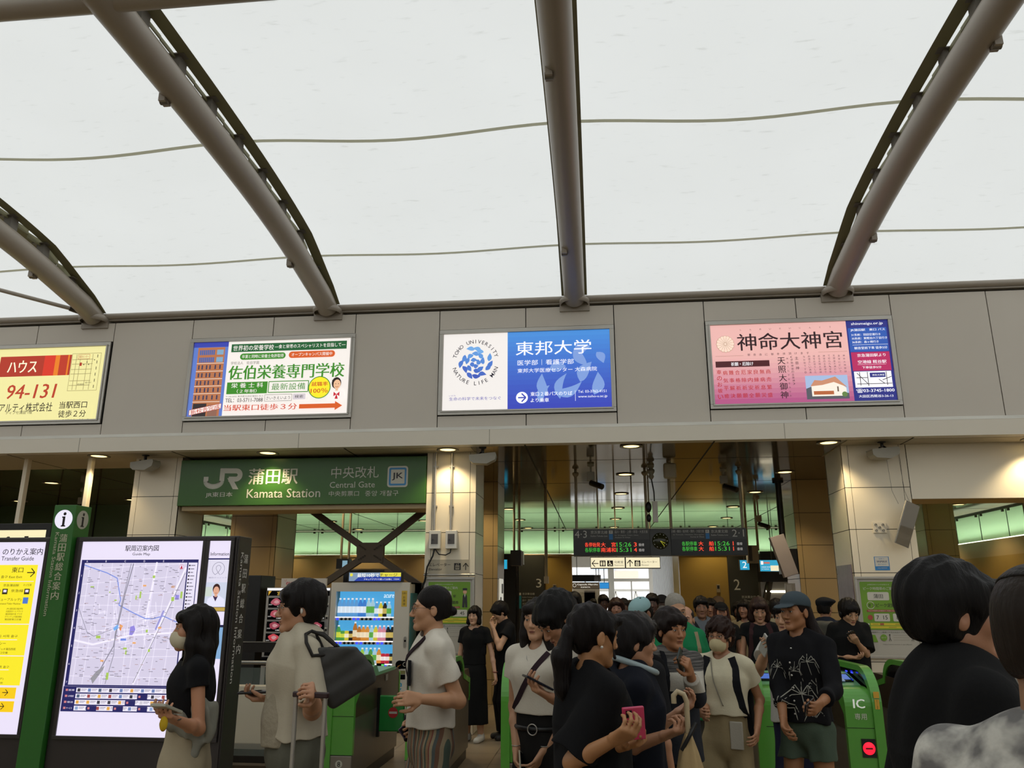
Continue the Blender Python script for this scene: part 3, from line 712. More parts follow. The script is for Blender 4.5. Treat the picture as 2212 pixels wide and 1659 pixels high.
# ---------------------------------------------------------------- green station sign
X0, X1, Z0, Z1 = -5.775, -2.278, 2.862, 3.50
t = thing('station_sign', 'long green station name sign between the two left pillars', 'sign', ((X0 + X1) / 2, 10.4, Z0))
Wd = X1 - X0; m_green = mat('sign_green', '35621c', .3, var=.02)
MB().box((-Wd / 2, .0, 0), (Wd / 2, .2, Z1 - Z0), m_green).build('sign_box', t, bevel=.004)
s = Sheet((-Wd / 2, -.0012, Z1 - Z0), (1, 0, 0), (0, 0, -1), Wd); wi = ink('c9c8bb'); gi = ink('35621c')
k = 100 / 540.0
def U(x): return (x - 10) / 2060 * 100
def Vv(x, y): return (y - (165 - (x) * .0215)) / 2060 * 100
# the two joined letters of the railway mark
def jr(ps): s.poly([(U(x), Vv(x, y)) for x, y in ps], wi)
th = 40
pts = []
s.line([(U(373), Vv(373, 232)), (U(373), Vv(373, 336))], 2.0, wi)
s.line([(U(237), Vv(237, 300)), (U(237), Vv(237, 336))], 2.0, wi)
s.line([(U(305 + 68 * math.cos(R(a))), Vv(305, 334 + 46 * math.sin(R(a)))) for a in range(-3, 184, 8)], 2.0, wi)
s.line([(U(356), Vv(356, 250)), (U(492), Vv(492, 250))], 2.0, wi)
s.ring(U(492), Vv(492, 284), 1.62, 2.0, wi, a0=-90, a1=90); s.line([(U(430), Vv(430, 318)), (U(492), Vv(492, 318))], 2.0, wi)
jr([(418, 310), (462, 310), (522, 400), (474, 400)])
s.text('JR東日本', U(362), Vv(362, 447), 2.2, wi, w=11, al='c', bold=.04)
s.text('蒲田駅', U(600), Vv(800, 292), 6.3, wi, w=20.1, bold=.025)
s.text('Kamata Station', U(597), Vv(900, 428), 3.5, wi, w=29.8, bold=.012)
s.text('中央改札', U(1293), Vv(1480, 256), 4.5, wi, w=19, bold=.0); s.text('Central Gate', U(1286), Vv(1470, 355), 2.35, wi, w=18)
s.text('中央剪票口', U(1283), Vv(1400, 427), 2.0, wi, w=12); s.text('중앙 개찰구', U(1580), Vv(1700, 422), 2.1, wi, w=13.2)
s.rrect(U(1757), Vv(1840, 203), U(1924), Vv(1840, 372), 1.1, wi); s.rrect(U(1770), Vv(1840, 216), U(1911), Vv(1840, 359), .7, ink('3a87c0')); s.rrect(U(1785), Vv(1840, 231), U(1897), Vv(1840, 344), .3, wi); s.text('JK', U(1840), Vv(1840, 287), 3.0, ink('1b1820'), w=4.3, al='c', bold=.05)
s.build('lettering', t)

# ---------------------------------------------------------------- information board on the left
Y0 = 6.2
t = thing('information_post', 'tall green post with a white i disc left of the map board', 'information sign', (-4.425, Y0 + .1, 0))
m_pg = mat('post_green', '2c6a26', .35, var=.03)
MB().box((-.095, -.1, 0), (.098, .11, 2.392), m_pg).build('post', t, bevel=.004)
s = Sheet((-.095, -.1012, 2.392), (1, 0, 0), (0, 0, -1), .193)
s.disc(50, 62, 41, lit('e6e2f2', .95)); dk = ink('14100f'); ld = lit('14100f')
def info_i(s, u, v, h, m, sx=1.0):
    s.disc(u + 3 * sx, v - h * .38, h * .11 * sx, m, ry=h * .11); s.poly([(u - 9 * sx, v + h * .5), (u + 12 * sx, v + h * .5), (u + 12 * sx, v + h * .43), (u + 7 * sx, v + h * .4), (u + 7 * sx, v - h * .2), (u - 8 * sx, v - h * .2), (u - 8 * sx, v - h * .12), (u - 4 * sx, v - h * .1), (u - 4 * sx, v + h * .4), (u - 9 * sx, v + h * .43)], m)
info_i(s, 50, 62, 62, ld)
pw = ink('b9bb9e')
s.vtext('蒲田駅総合案内', 62, 122, 400, 34, pw, bold=.04)
s.text('Kamata Station Information', 32, 290, 17, pw, w=345, al='c', rot=90, bold=.02)
s.build('lettering', t)
s = Sheet((.0992, -.1, 2.392), (0, 1, 0), (0, 0, -1), .21); s.disc(50, 55, 37, ink('b9b5a2')); info_i(s, 50, 55, 56, dk); s.build('side_disc', t)

m_case = mat('board_case', '2f2a29', .35, var=.04)
t = thing('map_board', 'dark framed backlit guide map board with a narrow information strip', 'information board', (-3.61, Y0 + .15, 0))
def L3(x, z): return (x + 3.61, z)
MB().box((-.71, -.1, 0), (.71, .14, 2.13), m_case).box((.5, -.11, .02), (.515, -.1, 2.11), m_black).box((.685, -.11, .02), (.7, -.1, 2.11), m_case).build('case', t, bevel=.006)
s = Sheet((.712, -.1, 2.12), (0, 1, 0), (0, 0, -1), .24); wl = ink('c8c4bd'); s.vtext('蒲田駅総合案内', 62, 45, 390, 30, wl, bold=.04); s.text('Kamata Station Information', 30, 260, 20, wl, w=420, al='c', rot=90, bold=.02); s.build('side_lettering', t)
frame(t, -.665, .44, .575, 2.12, -.125, .028, .025, m_case, 'map_frame', False)
frame(t, .44, .68, .575, 2.12, -.125, .03, .025, m_case, 'strip_frame', False)
# the map: 1.05 m wide, v to 142
s = Sheet((-.64, -.112, 2.09), (1, 0, 0), (0, 0, -1), 1.052); LW = lit('e2daf0', 1.0); nb = lit('2b2a66', .8); V = 141.5
s.rect(0, 0, 100, V, LW); td = lit('1d1a24')
s.text('駅周辺案内図', 50, 5.2, 4.6, td, w=27.5, al='c', bold=.02); s.text('Guide Map', 50, 10, 2.6, td, w=14.5, al='c', bold=.015)
s.rect(1.5, 14, 97.5, 106.8, nb); s.rect(4.2, 16.4, 88.6, 105.8, lit('d2cbe2', .95)); s.rect(89.6, 16.4, 96.9, 105.8, lit('e2dcf0', .98))
for k, ch in enumerate('ABCDEF'): s.text(ch, 6 + 15.8 * k, 15.2, 1.4, LW, al='c')
for k in range(7): s.text('%d' % (k + 1), 2.9, 26 + 13 * k, 1.4, LW, al='c')
rng = random.Random(7); mp0, mp1, mq0, mq1 = 4.5, 88.3, 16.6, 105.6
road = lit('ece7f5', 1.0); rail = lit('8f8c9c', .9); river = lit('7f92dc', .95)
for k in range(9): s.line([(mp0, 22 + 9.6 * k + rng.uniform(-3, 3)), (mp1, 20 + 9.6 * k + rng.uniform(-4, 4))], .25, road); s.l -= 1
for k in range(9): s.line([(9 + 9.2 * k, mq0), (7 + 9.2 * k + rng.uniform(-4, 4), mq1)], .25, road); s.l -= 1
for _ in range(46):
    x, y = rng.uniform(18, 70), rng.uniform(52, 78); L_ = rng.uniform(4, 12); a = rng.choice((12, 15, 100, 104)); s.line([(x, y), (x + L_ * math.cos(R(a)), y - L_ * math.sin(R(a)))], .3, road); s.l -= 1
s.l += 1
for l in ([(4.5, 74), (20, 77), (50, 70), (88, 68)], [(88, 20), (70, 68), (56, 105)], [(64, 16), (60, 60)]): s.line(l, 1.3, road)
s.line([(4.5, 18), (24, 24), (33, 28), (36, 38), (38, 44), (37, 48), (50, 54), (60, 58), (66, 58), (74, 56), (84, 60), (88.3, 60)], .75, river)
s.line([(45, 17), (41, 40), (38, 66), (37, 78), (30, 92), (24, 104)], .8, rail); s.line([(43, 17), (39, 50), (37, 70), (38, 84), (34, 105)], .5, rail); s.line([(4.5, 50), (14, 68), (20, 71), (34, 66)], .4, rail); s.line([(88, 24), (74, 60), (56, 104)], .5, rail); s.line([(74, 52), (69, 66)], 1.3, lit('9a98d8', .9))
s.poly([(22, 101), (26, 96), (32, 92), (31, 95), (24, 105)], lit('9b99a2', .9)); s.poly([(48.5, 64), (51.5, 63), (53, 66), (51, 70), (48.5, 70)], lit('8f84d6')); s.rect(42, 72.5, 46.5, 74, lit('6d84d8')); s.poly([(40, 62), (42, 63), (41.5, 67), (40, 66)], lit('e08a4a')); s.poly([(35, 65), (38.5, 62), (39, 65), (36, 67)], lit('74a8e6')); s.rect(82, 40.5, 85, 44, lit('8f84d6'))
gn = lit('a3c25a')
for x, y, a, b_ in ((62, 26, 2, 2), (79, 42, 2.4, 3), (86, 38, 1.6, 5), (53, 38, 1.4, 5), (50, 41, 1, 3), (22, 70.5, 3.6, 2), (45, 79, 3, 1.4), (47, 81, 1.2, 3), (61.5, 66, 1.6, 2), (65, 80, 1.6, 2), (33, 44, 2, 1), (28, 38, 1, 1), (12, 34, 3, 1), (34, 97, 2, 5)): s.rect(x, y, x + a, y + b_, gn); s.l -= 1
s.l += 1
og = lit('e2a56a')
for x, y in ((55, 33), (78, 34), (71, 64), (40, 63), (28, 88), (52, 75)): s.rect(x, y, x + 2.6, y + 1.2, og); s.l -= 1
s.l += 1
lab = lit('8a8494', .9); lab2 = lit('b9a2aa', .9)
for _ in range(300):
    x, y = rng.uniform(6, 84), rng.uniform(18, 103); s.rect(x, y, x + rng.uniform(1, 3.6), y + .42, rng.choice((lab, lab, lab2))); s.l -= 1
s.l += 1
s.disc(84.6, 19.6, 1.8, LW); s.ring(84.6, 19.6, 1.8, .2, rd); s.poly([(84.6, 18.1), (83.6, 21), (85.6, 21)], lit('b5203a'))
for k in range(14): s.rect(90.5, 18 + 2.6 * k, 91.7, 19.1 + 2.6 * k, td); s.l -= 1; s.rect(92.2, 18.2 + 2.6 * k, 95.6 - (k % 3) * .6, 18.9 + 2.6 * k, lab); s.l -= 1
for k in range(5): s.rect(90.5, 92 + 2.5 * k, 92, 93.2 + 2.5 * k, lit(('d77f4a', '4a8fd0', '4a6fd0', '4a4fc0', 'b04a70')[k])); s.l -= 1; s.rect(92.4, 92.2 + 2.5 * k, 95.8, 93 + 2.5 * k, lab); s.l -= 1
s.l += 2
s.rect(1.5, 106.8, 97.5, 124.5, nb)
for r_ in range(4):
    y = 107.8 + 4.2 * r_
    s.rect(12, y, 96.9, y + 3.3, lit('e6e1f0')); s.rect(3.6, y + .9, 5.4, y + 2.4, lit('c87a80')); s.l -= 1; s.text(('医療', '公共施設', '宿泊', 'サービス')[r_], 6, y + 1.7, 1.3, LW, w=4.6)
    for k in range(10):
        x = 13 + 8.4 * k; s.rect(x, y + .5, x + 2.3, y + 2.8, lit(rng.choice(('3a3845', '6a7fb0', '9a4a4a', 'd8a04a', '8aa0c8', '50607a', 'c8c4d0')))); s.l -= 1
        s.rect(x + 2.9, y + .8, x + 7.4, y + 1.2, lab); s.l -= 1; s.rect(x + 2.9, y + 1.8, x + 6.4, y + 2.1, lab); s.l -= 1
    s.l += 1
for x, y in ((61, 111.95), (52, 116.2), (22, 120.4), (43, 120.4), (62, 120.4)): s.rect(x, y, x + 8, y + 3.4, nb); s.rect(x + 1, y + .9, x + 2.6, y + 2.4, lit('c87a80'))
s.build('guide_map', t)
s = Sheet((.47, -.112, 2.09), (1, 0, 0), (0, 0, -1), .182); V = 800
s.rect(0, 0, 100, 76, LW); s.text('Information', 50, 57, 15, td, w=86, al='c', bold=.02); s.rect(0, 76, 100, 82, nb); s.rect(0, 82, 100, 285, lit('dcd8ea', .95))
gy = lit('8a8698')
s.ring(50, 122, 28, 2, gy, a0=-60, a1=240); s.ring(50, 118, 11, 2, gy, a0=-30, a1=210); s.line([(40.5, 124), (50, 138), (60, 148)], 2, gy); s.line([(59.5, 124), (50, 138), (36, 148)], 2, gy)
s.text('蒲田クリニック', 50, 160, 6, gy, w=84, al='c'); s.rect(0, 180, 100, 284, lit('c9cfe2', .95)); s.rect(0, 200, 30, 240, lit('c4cfc6')); s.poly([(8, 284), (14, 250), (38, 236), (64, 236), (90, 252), (96, 284)], lit('dcdcf2')); s.poly([(36, 238), (50, 262), (60, 238)], lit('3b2a4a')); s.disc(50, 208, 17, lit('3a2220'), ry=22); s.disc(50, 216, 13.5, lit('d8a288'), ry=18); s.rect(44, 230, 56, 242, lit('d8a288')); s.line([(45, 225), (50, 227), (55, 225)], 1.4, lit('8a4a40'))
s.rect(2, 287, 98, 302, lit('b79a4c')); s.rect(0, 304, 100, 360, LW); s.rect(0, 362, 100, 366, nb); s.rect(0, 370, 100, 500, lit('7fa5cc')); s.rect(0, 500, 100, 800, LW)
s.build('information_strip', t)

t = thing('transfer_board', 'backlit yellow exit and transfer guide board cut by the left edge', 'information board', (-5.35, Y0 + .15, 0))
MB().box((-.83, -.1, 0), (.825, .14, 2.13), m_case).build('case', t, bevel=.006)
frame(t, -.8, .81, .575, 2.12, -.125, .03, .025, m_case, 'board_frame', False)
s = Sheet((-.77, -.112, 2.09), (1, 0, 0), (0, 0, -1), 1.55); V = 96; s.rect(0, 0, 100, V, LW)
ye = lit('f0e02c', 1.0); ye2 = lit('eec41e', 1.0); DK = lit('2a2416')
s.text('出口・のりかえ案内', 98.5, 5, 3.6, td, w=35, al='r', bold=.02); s.text('Exit & Transfer Guide', 94, 8.6, 2.2, td, w=27, al='r', bold=.01)
s.rect(2, 12, 97, 42.2, ye); s.rect(2, 42.6, 97, 58, ye); s.rect(2, 58.4, 97, 72.6, ye); s.rect(2, 73.6, 95.5, 79, ye2); s.rect(2, 80.2, 95.5, 85.4, ye2)
def arr(x, y, q=1.0): s.line([(x - 4.2 * q, y), (x, y)], .5 * q, DK); s.line([(x - 2 * q, y - 2.2 * q), (x + .2, y), (x - 2 * q, y + 2.2 * q)], .5 * q, DK)
s.text('東口', 89, 14.6, 2.8, DK, w=6.6, al='r', bold=.01); arr(95.6, 16); s.text('东出口 동쪽 출구 East Exit', 89, 18.2, 1.5, DK, w=24, al='r'); s.line([(3, 20.6), (96, 20.6)], .3, LW)
s.text('京急蒲田駅', 88, 22.6, 1.3, DK, w=9, al='r'); s.text('みっけ広場', 95, 22.4, 1.2, DK, w=4.5, al='r')
for x, tx in ((93.5, '京急線'), (81, '空港バス'), (70, 'タクシー')): s.rect(x - 2, 24.4, x + 1, 27.2, DK); s.rect(x - 1.4, 24.9, x + .4, 26.2, LW); s.text(tx, x - 2.6, 25.4, 1.5, DK, w=7, al='r')
s.text('ATMコーナー(ビューアルッテ)', 90.6, 30, 1.8, DK, w=26, al='r'); s.rect(91.6, 28.8, 94.6, 32, lit('4a74c8')); s.text('Automated Teller Machine', 90.6, 32, .9, DK, w=14, al='r')
for k, (a, b_) in enumerate((('大田区保健所', '大田区役所'), ('蒲田ワークプラザ', '大田区民ホール アプリコ'), ('蒲田税務署', '蒲田地域庁舎 プラザ'), ('蒲田都税事務所', 'グランデュオ蒲田東館'), ('消費者センター', '蒲田駅東口交番'), ('大田区産業会館', ''))):
    s.text(a, 79, 34.6 + 1.35 * k, .95, DK, w=9, al='r');
    if b_: s.text(b_, 92.5, 34.6 + 1.35 * k, .95, DK, w=9.5, al='r')
s.text('西口', 73.5, 45.6, 2.6, DK, w=6.2, al='r', bold=.01); s.text('West Exit 西出口 서쪽 출구', 92, 48.4, 1.3, DK, w=25, al='r'); s.line([(3, 50.2), (92, 50.2)], .3, LW); s.text('バス', 71, 52, 1.8, DK, w=4.4, al='r'); s.rect(73.6, 51, 76.4, 53.8, DK); s.text('タクシー', 78, 52, 1.7, DK, w=8)
s.text('グランデュオ蒲田西館', 92, 54.8, 1.2, DK, w=14, al='r'); s.text('蒲田駅西口交番', 88, 56.6, 1.1, DK, w=11, al='r')
s.text('南', 71, 61, 2.6, DK, al='r', bold=.01); s.text('South Exit 南出口 남쪽 출구', 90, 63.6, 1.2, DK, w=22, al='r'); s.line([(3, 65), (90, 65)], .3, LW); s.text('東急多摩川線・池上線', 83, 66.8, 1.6, DK, w=20, al='r'); s.text('コーナー(ビューアルッテ)', 88, 69.4, 1.3, DK, w=20, al='r'); s.text('東京都大田都税事務所', 88, 71.4, 1.1, DK, w=14, al='r')
s.text('センター蒲田営業所', 84, 75.6, 1.5, DK, w=16, al='r'); arr(91.5, 76, .7); s.text('ティ蒲田', 82, 82.2, 1.6, DK, w=12, al='r'); arr(90.5, 82.6, .7)
s.build('guide_face', t)

# sign panel behind the information board, just its top in view
t = thing('lit_sign_panel', 'black framed cream lit sign whose top peeks over the transfer board', 'sign', (-7.05, 8.9, 0))
MB().box((-.75, 0, 0), (.55, .16, 2.50), m_black).build('case', t, bevel=.006)
s = Sheet((-.7, -.002, 2.42), (1, 0, 0), (0, 0, -1), 1.2); s.rect(0, 0, 100, 60, lit('f1e6b8', .98)); s.text('会社', 52, 26, 40, ld, w=78, al='c', bold=.03); s.build('lit_face', t)
# ---------------------------------------------------------------- hanging signs and devices of the concourse
m_pole = mat('beige_pole_paint', 'a3967c', .4)
def hang(parent, x, y, z0, r=.022, name='hanging_pole', plate=True):
    b = MB().tube([(x, y, z0), (x, y, ZC - .002)], r, m_pole, n=10)
    if plate: b.lathe([(r, ZC - .07), (.05, ZC - .05), (.05, ZC - .035), (r, ZC - .03)], (x, y, 0), n=14, m=m_pole)
    return b.build(name, parent)
# departure boards
m_board = mat('sign_charcoal', '3b3c3b', .35)
m_blk = mat('led_panel_black', '050505', .3)
lr, lg, lw = lit('ff4a30', 1.3), lit('3fae3c', 1.1), lit('b9b5b0', .7)
def dep(name, label, x0, x1, flip):
    t = thing(name, label, 'departure board', ((x0 + x1) / 2, 12.1, 2.245)); hw = (x1 - x0) / 2
    MB().box((-hw, 0, 0), (hw, .22, .40), m_board).build('housing', t, bevel=.004)
    t2 = MB().box((-hw + .003, -.006, .01), (hw - .003, 0, .24), m_blk).build('led_panel', t)
    for px in ((-hw + .05) if not flip else (-hw + .02), (hw - .03)): 
        o = MB().tube([(px, .1, .40), (px, .1, ZC - 2.245 - .002)], .022, m_pole, n=10).lathe([(.022, ZC - 2.345), (.05, ZC - 2.31), (.05, ZC - 2.28), (.022, ZC - 2.27)], (px, .1, 0), n=14, m=m_pole).build('hanging_pole', t)
    s = Sheet((-hw, -.0065, .40), (1, 0, 0), (0, 0, -1), 2 * hw); V = 40 / (2 * hw); gw = ink('c8c9c4')
    return t, s, 2 * hw
t, s, Wd = dep('departure_board', 'hanging departure board for platforms 4 and 3, left of the clock', -.36, .78, False)
gw = ink('c8c9c4'); s.text('4·3', 2, 7, 9.5, gw, w=16); s.text('京浜東北線', 23, 4.6, 4.3, gw, w=22); s.text('Keihin-Tohoku Line', 23, 9.4, 2.2, gw, w=22)
s.rect(47, 2.4, 52, 6.6, gw); s.rect(47, 7, 52, 14.3, ink('2d7fc4')); s.text('JK', 49.5, 4.5, 2.6, dk, w=3, al='c'); s.text('品川・東京・上野・赤羽・大宮方面', 54.5, 4.2, 3.8, gw, w=43); s.text('for Shinagawa, Tokyo, Ueno,', 54.5, 8.8, 1.9, gw, w=31); s.text('Akabane & Omiya', 54.5, 11.6, 1.9, gw, w=20)
for v, a, ca, b_, tm, n_ in ((20.6, '各停始発', lr, '大　宮', '15:26', '3'), (27.4, '各駅停車', lg, '南浦和', '15:31', '4')):
    s.text(a, 15, v, 5.8, ca, w=20, bold=.0); s.text(b_, 36, v, 5.8, lr, w=19.5, bold=.01); s.text(tm, 56.5, v, 5.4, lg, w=19); s.text(n_, 79, v, 5.2, lr, w=3.6, bold=.02); s.text('番線', 85, v + .4, 3.8, lw, w=7.2)
s.build('lettering', t)
t, s, Wd = dep('departure_board', 'hanging departure board for platforms 2 and 1, right of the clock', 1.09, 2.195, True)
s.text('2·1', 81, 7, 9.5, gw, w=15.5); s.text('京浜東北線', 53.5, 4.6, 4.3, gw, w=22); s.text('Keihin-Tohoku Line', 53.5, 9.4, 2.2, gw, w=22)
s.rect(46, 2.4, 51, 6.6, gw); s.rect(46, 7, 51, 14.3, ink('2d7fc4')); s.text('JK', 48.5, 4.5, 2.6, dk, w=3, al='c'); s.text('川崎・横浜・桜木町・関内・大船方面', 44, 4.2, 3.8, gw, w=43, al='r'); s.text('for Kawasaki, Yokohama, Sakuragicho,', 44, 8.8, 1.9, gw, w=41, al='r'); s.text('Kannai & Ofuna', 44, 11.6, 1.9, gw, w=18, al='r')
for v, tm in ((20.6, '15:26'), (27.4, '15:31')):
    s.text('各駅停車', 14, v, 5.8, lg, w=20); s.text('大　船', 36, v, 5.8, lr, w=20, bold=.01); s.text(tm, 57.5, v, 5.4, lg, w=19); s.text('1', 81, v, 5.2, lr, bold=.02); s.text('番線', 86, v + .4, 3.8, lw, w=7.2)
s.build('lettering', t)
t = thing('station_clock', 'dark square station clock between the two departure boards', 'clock', (.935, 12.12, 2.245))
MB().box((-.152, 0, 0), (.152, .2, .40), m_board).build('housing', t)
MB().lathe([(.0005, -.012), (.118, -.012), (.122, 0)], (0, 0, .215), 'y', 28, mat('clock_face_olive', '33341c', .15)).build('dial', t)
b = MB(); yl = lit('e3e23a', .8)
for k in range(12):
    a = R(30 * k); b.box((.1 * math.sin(a) - .006, -.0145, .215 + .1 * math.cos(a) - .006), (.1 * math.sin(a) + .006, -.0135, .215 + .1 * math.cos(a) + .006), gw)
b.build('hour_marks', t)
MB().bar((0, -.016, .215), (.068, -.016, .18), .012, .003, m=yl).build('hour_hand', t)
MB().bar((0, -.018, .215), (.055, -.018, .138), .008, .003, m=yl).build('minute_hand', t)
# lit direction signs below
def lit_sign(name, label, x0, x1, z0, z1, Y, col='f2e8c4', cat='sign', deep=.12):
    t = thing(name, label, cat, ((x0 + x1) / 2, Y, z0)); hw = (x1 - x0) / 2; H = z1 - z0
    MB().box((-hw, 0, 0), (hw, deep, H), m_black).build('case', t, bevel=.003)
    s = Sheet((-hw + .008, -.001, H - .012), (1, 0, 0), (0, 0, -1), 2 * hw - .016); s.rect(0, 0, 100, (H - .024) / (2 * hw - .016) * 100, lit(col, .95)); return t, s, hw, H
def picto_people(s, u, v, h, m, bg):
    s.rect(u - h / 2, v - h / 2, u + h / 2, v + h / 2, m)
    for q in (-.23, .23):
        s.disc(u + q * h, v - .32 * h, h * .07, bg, n=10); s.poly([(u + q * h - .1 * h, v - .2 * h), (u + q * h - .12 * h, v + .12 * h), (u + q * h - .05 * h, v + .4 * h), (u + q * h + .05 * h, v + .4 * h), (u + q * h + .12 * h, v + .12 * h), (u + q * h + .1 * h, v - .2 * h)], bg)
    s.line([(u, v - .36 * h), (u, v + .36 * h)], h * .03, bg)
def picto_chair(s, u, v, h, m, bg):
    s.rect(u - h / 2, v - h / 2, u + h / 2, v + h / 2, m); s.ring(u - .05 * h, v + .15 * h, .22 * h, .06 * h, bg, a0=120, a1=380); s.disc(u - .1 * h, v - .34 * h, .08 * h, bg, n=10)
    s.line([(u - .1 * h, v - .24 * h), (u - .06 * h, v + .1 * h), (u + .18 * h, v + .1 * h), (u + .3 * h, v + .36 * h)], h * .08, bg); s.line([(u - .08 * h, v - .1 * h), (u + .16 * h, v - .1 * h)], h * .06, bg)
def picto_lift(s, u, v, h, m, bg):
    s.rect(u - h / 2, v - h / 2, u + h / 2, v + h / 2, m); s.rect(u - .3 * h, v - .18 * h, u + .3 * h, v + .4 * h, bg)
    s.poly([(u - .22 * h, v - .26 * h), (u - .04 * h, v - .26 * h), (u - .13 * h, v - .42 * h)], bg); s.poly([(u + .04 * h, v - .42 * h), (u + .13 * h, v - .26 * h), (u + .22 * h, v - .42 * h)], bg)
    for q in (-.17, 0, .17): s.disc(u + q * h, v - .06 * h, .05 * h, m, n=8); s.rect(u + (q - .05) * h, v, u + (q + .05) * h, v + .3 * h, m)
def arrow(s, u, v, h, m, d):
    q = h / 2
    P_ = {'l': ([(u + q, v), (u - q, v)], [(u - q * .1, v - q), (u - q, v), (u - q * .1, v + q)]), 'u': ([(u, v + q), (u, v - q)], [(u - q * .8, v), (u, v - q), (u + q * .8, v)]), 'r': ([(u - q, v), (u + q, v)], [(u + q * .1, v - q), (u + q, v), (u + q * .1, v + q)])}[d]
    s.line(P_[0], h * .12, m); s.line(P_[1], h * .12, m)
a = at(1275, 1203, 13.2); c = at(1427, 1228, 13.2); xm = (a.x + c.x) / 2 - .0
bg = lit('f2e8c4', .95)
t, s, hw, H = lit_sign('direction_sign', 'cream lit restroom sign with a left arrow under the departure board', a.x, xm, c.z, a.z, 13.2)
arrow(s, 13, 17, 19, ld, 'l'); picto_people(s, 35, 17, 17, ld, bg); picto_chair(s, 57, 17, 17, ld, bg); s.text('化粧室', 70, 13, 7.5, ld, w=26); s.text('Restrooms', 70, 22, 4, ld, w=26); s.build('lit_face', t)
for q in (-.5, .5): MB().tube([(q * hw, .06, H), (q * hw, .06, ZC - c.z - .002)], .012, m_pole, n=8).build('hanging_rod', t)
t, s, hw, H = lit_sign('direction_sign', 'cream lit elevator sign with an upward arrow under the departure board', xm + .004, c.x, c.z, a.z, 13.2)
arrow(s, 12, 17, 20, ld, 'u'); picto_lift(s, 34, 17, 17, ld, bg); s.text('エレベーター', 46, 13, 7, ld, w=46); s.text('Elevator', 46, 22, 4, ld, w=22); s.build('lit_face', t)
for q in (-.5, .5): MB().tube([(q * hw, .06, H), (q * hw, .06, ZC - c.z - .002)], .012, m_pole, n=8).build('hanging_rod', t)

# passage shop front signs
p0, p1 = at(1235, 1242, 25.5), at(1298, 1256, 25.5)
t = thing('photo_booth_sign', 'dark grey hanging photo booth sign above the cafe sign', 'sign', ((p0.x + p1.x) / 2, 25.5, p1.z)); hw = (p1.x - p0.x) / 2; H = p0.z - p1.z
MB().box((-hw, 0, 0), (hw, .1, H), m_dark).box((-hw, 0, 0), (-hw + .7, -.02, H), m_black).build('case', t); s = Sheet((-.1, -.003, H), (1, 0, 0), (0, 0, -1), hw + .08); s.rect(0, 0, 100, H / (hw + .08) * 100, ink('8f8c8c')); s.text('証明写真機', 50, 10, 13, ink('2a2626'), w=88, al='c', bold=.02); s.text('西口出口にあります', 50, 21, 5, ink('2a2626'), w=80, al='c'); s.build('lettering', t)
MB().box((-.3, .04, H), (-.28, .06, ZC - p1.z), m_dark).box((.3, .04, H), (.32, .06, ZC - p1.z), m_dark).build('hanging_rod', t)
p0, p1 = at(1235, 1258, 25), at(1295, 1272, 25)
t, s, hw, H = lit_sign('cafe_sign', 'brown cafe sign with white lettering beside the bright windows', p0.x, p1.x, p1.z, p0.z, 25, '4a3f30')
s.text('Capsule Marche', 57, 7, 7, lit('f2eee0'), w=76, al='c', bold=.02); s.text('KAMATA', 50, 16, 4.5, lit('f2eee0'), w=34, al='c'); s.ring(9, 9, 6, 1, lit('f2eee0')); s.build('lit_face', t)
MB().box((-hw, .0, H), (-hw + .02, .02, ZC - p1.z), m_dark).box((hw - .02, .0, H), (hw, .02, ZC - p1.z), m_dark).build('hanging_rod', t)
p0, p1 = at(1295, 1258, 24.9), at(1316, 1272, 24.9)
t, s, hw, H = lit_sign('blue_sign', 'small plain blue lit sign right of the cafe sign', p0.x, p1.x, p1.z, p0.z, 24.9, '2f8ad0'); s.build('lit_face', t)
MB().box((-.01, .0, H), (.01, .02, ZC - p1.z), m_dark).build('hanging_rod', t)
p0 = at(1237, 1274, 26.5); p1 = at(1296, 1300, 26.5)
t = thing('cafe_counter', 'bright cafe shop front with posters left of the far window', 'shop', ((p0.x + p1.x) / 2, 26.6, 0)); hw = (p1.x - p0.x) / 2
MB().box((-hw, 0, 0), (hw, .4, 2.05), mat('cafe_wall', 'd8cbb2', .6)).build('wall', t)
MB().box((-hw + .2, -.02, 1.3), (-hw + .75, 0, 1.8), mat('cafe_poster', 'b7a88a', .6, var=.5, vs=14)).build('poster', t)
MB().box((hw - .5, -.02, 1.35), (hw - .15, 0, 1.85), mat('cafe_poster_b', '8a8074', .6, var=.5, vs=14)).build('poster', t)
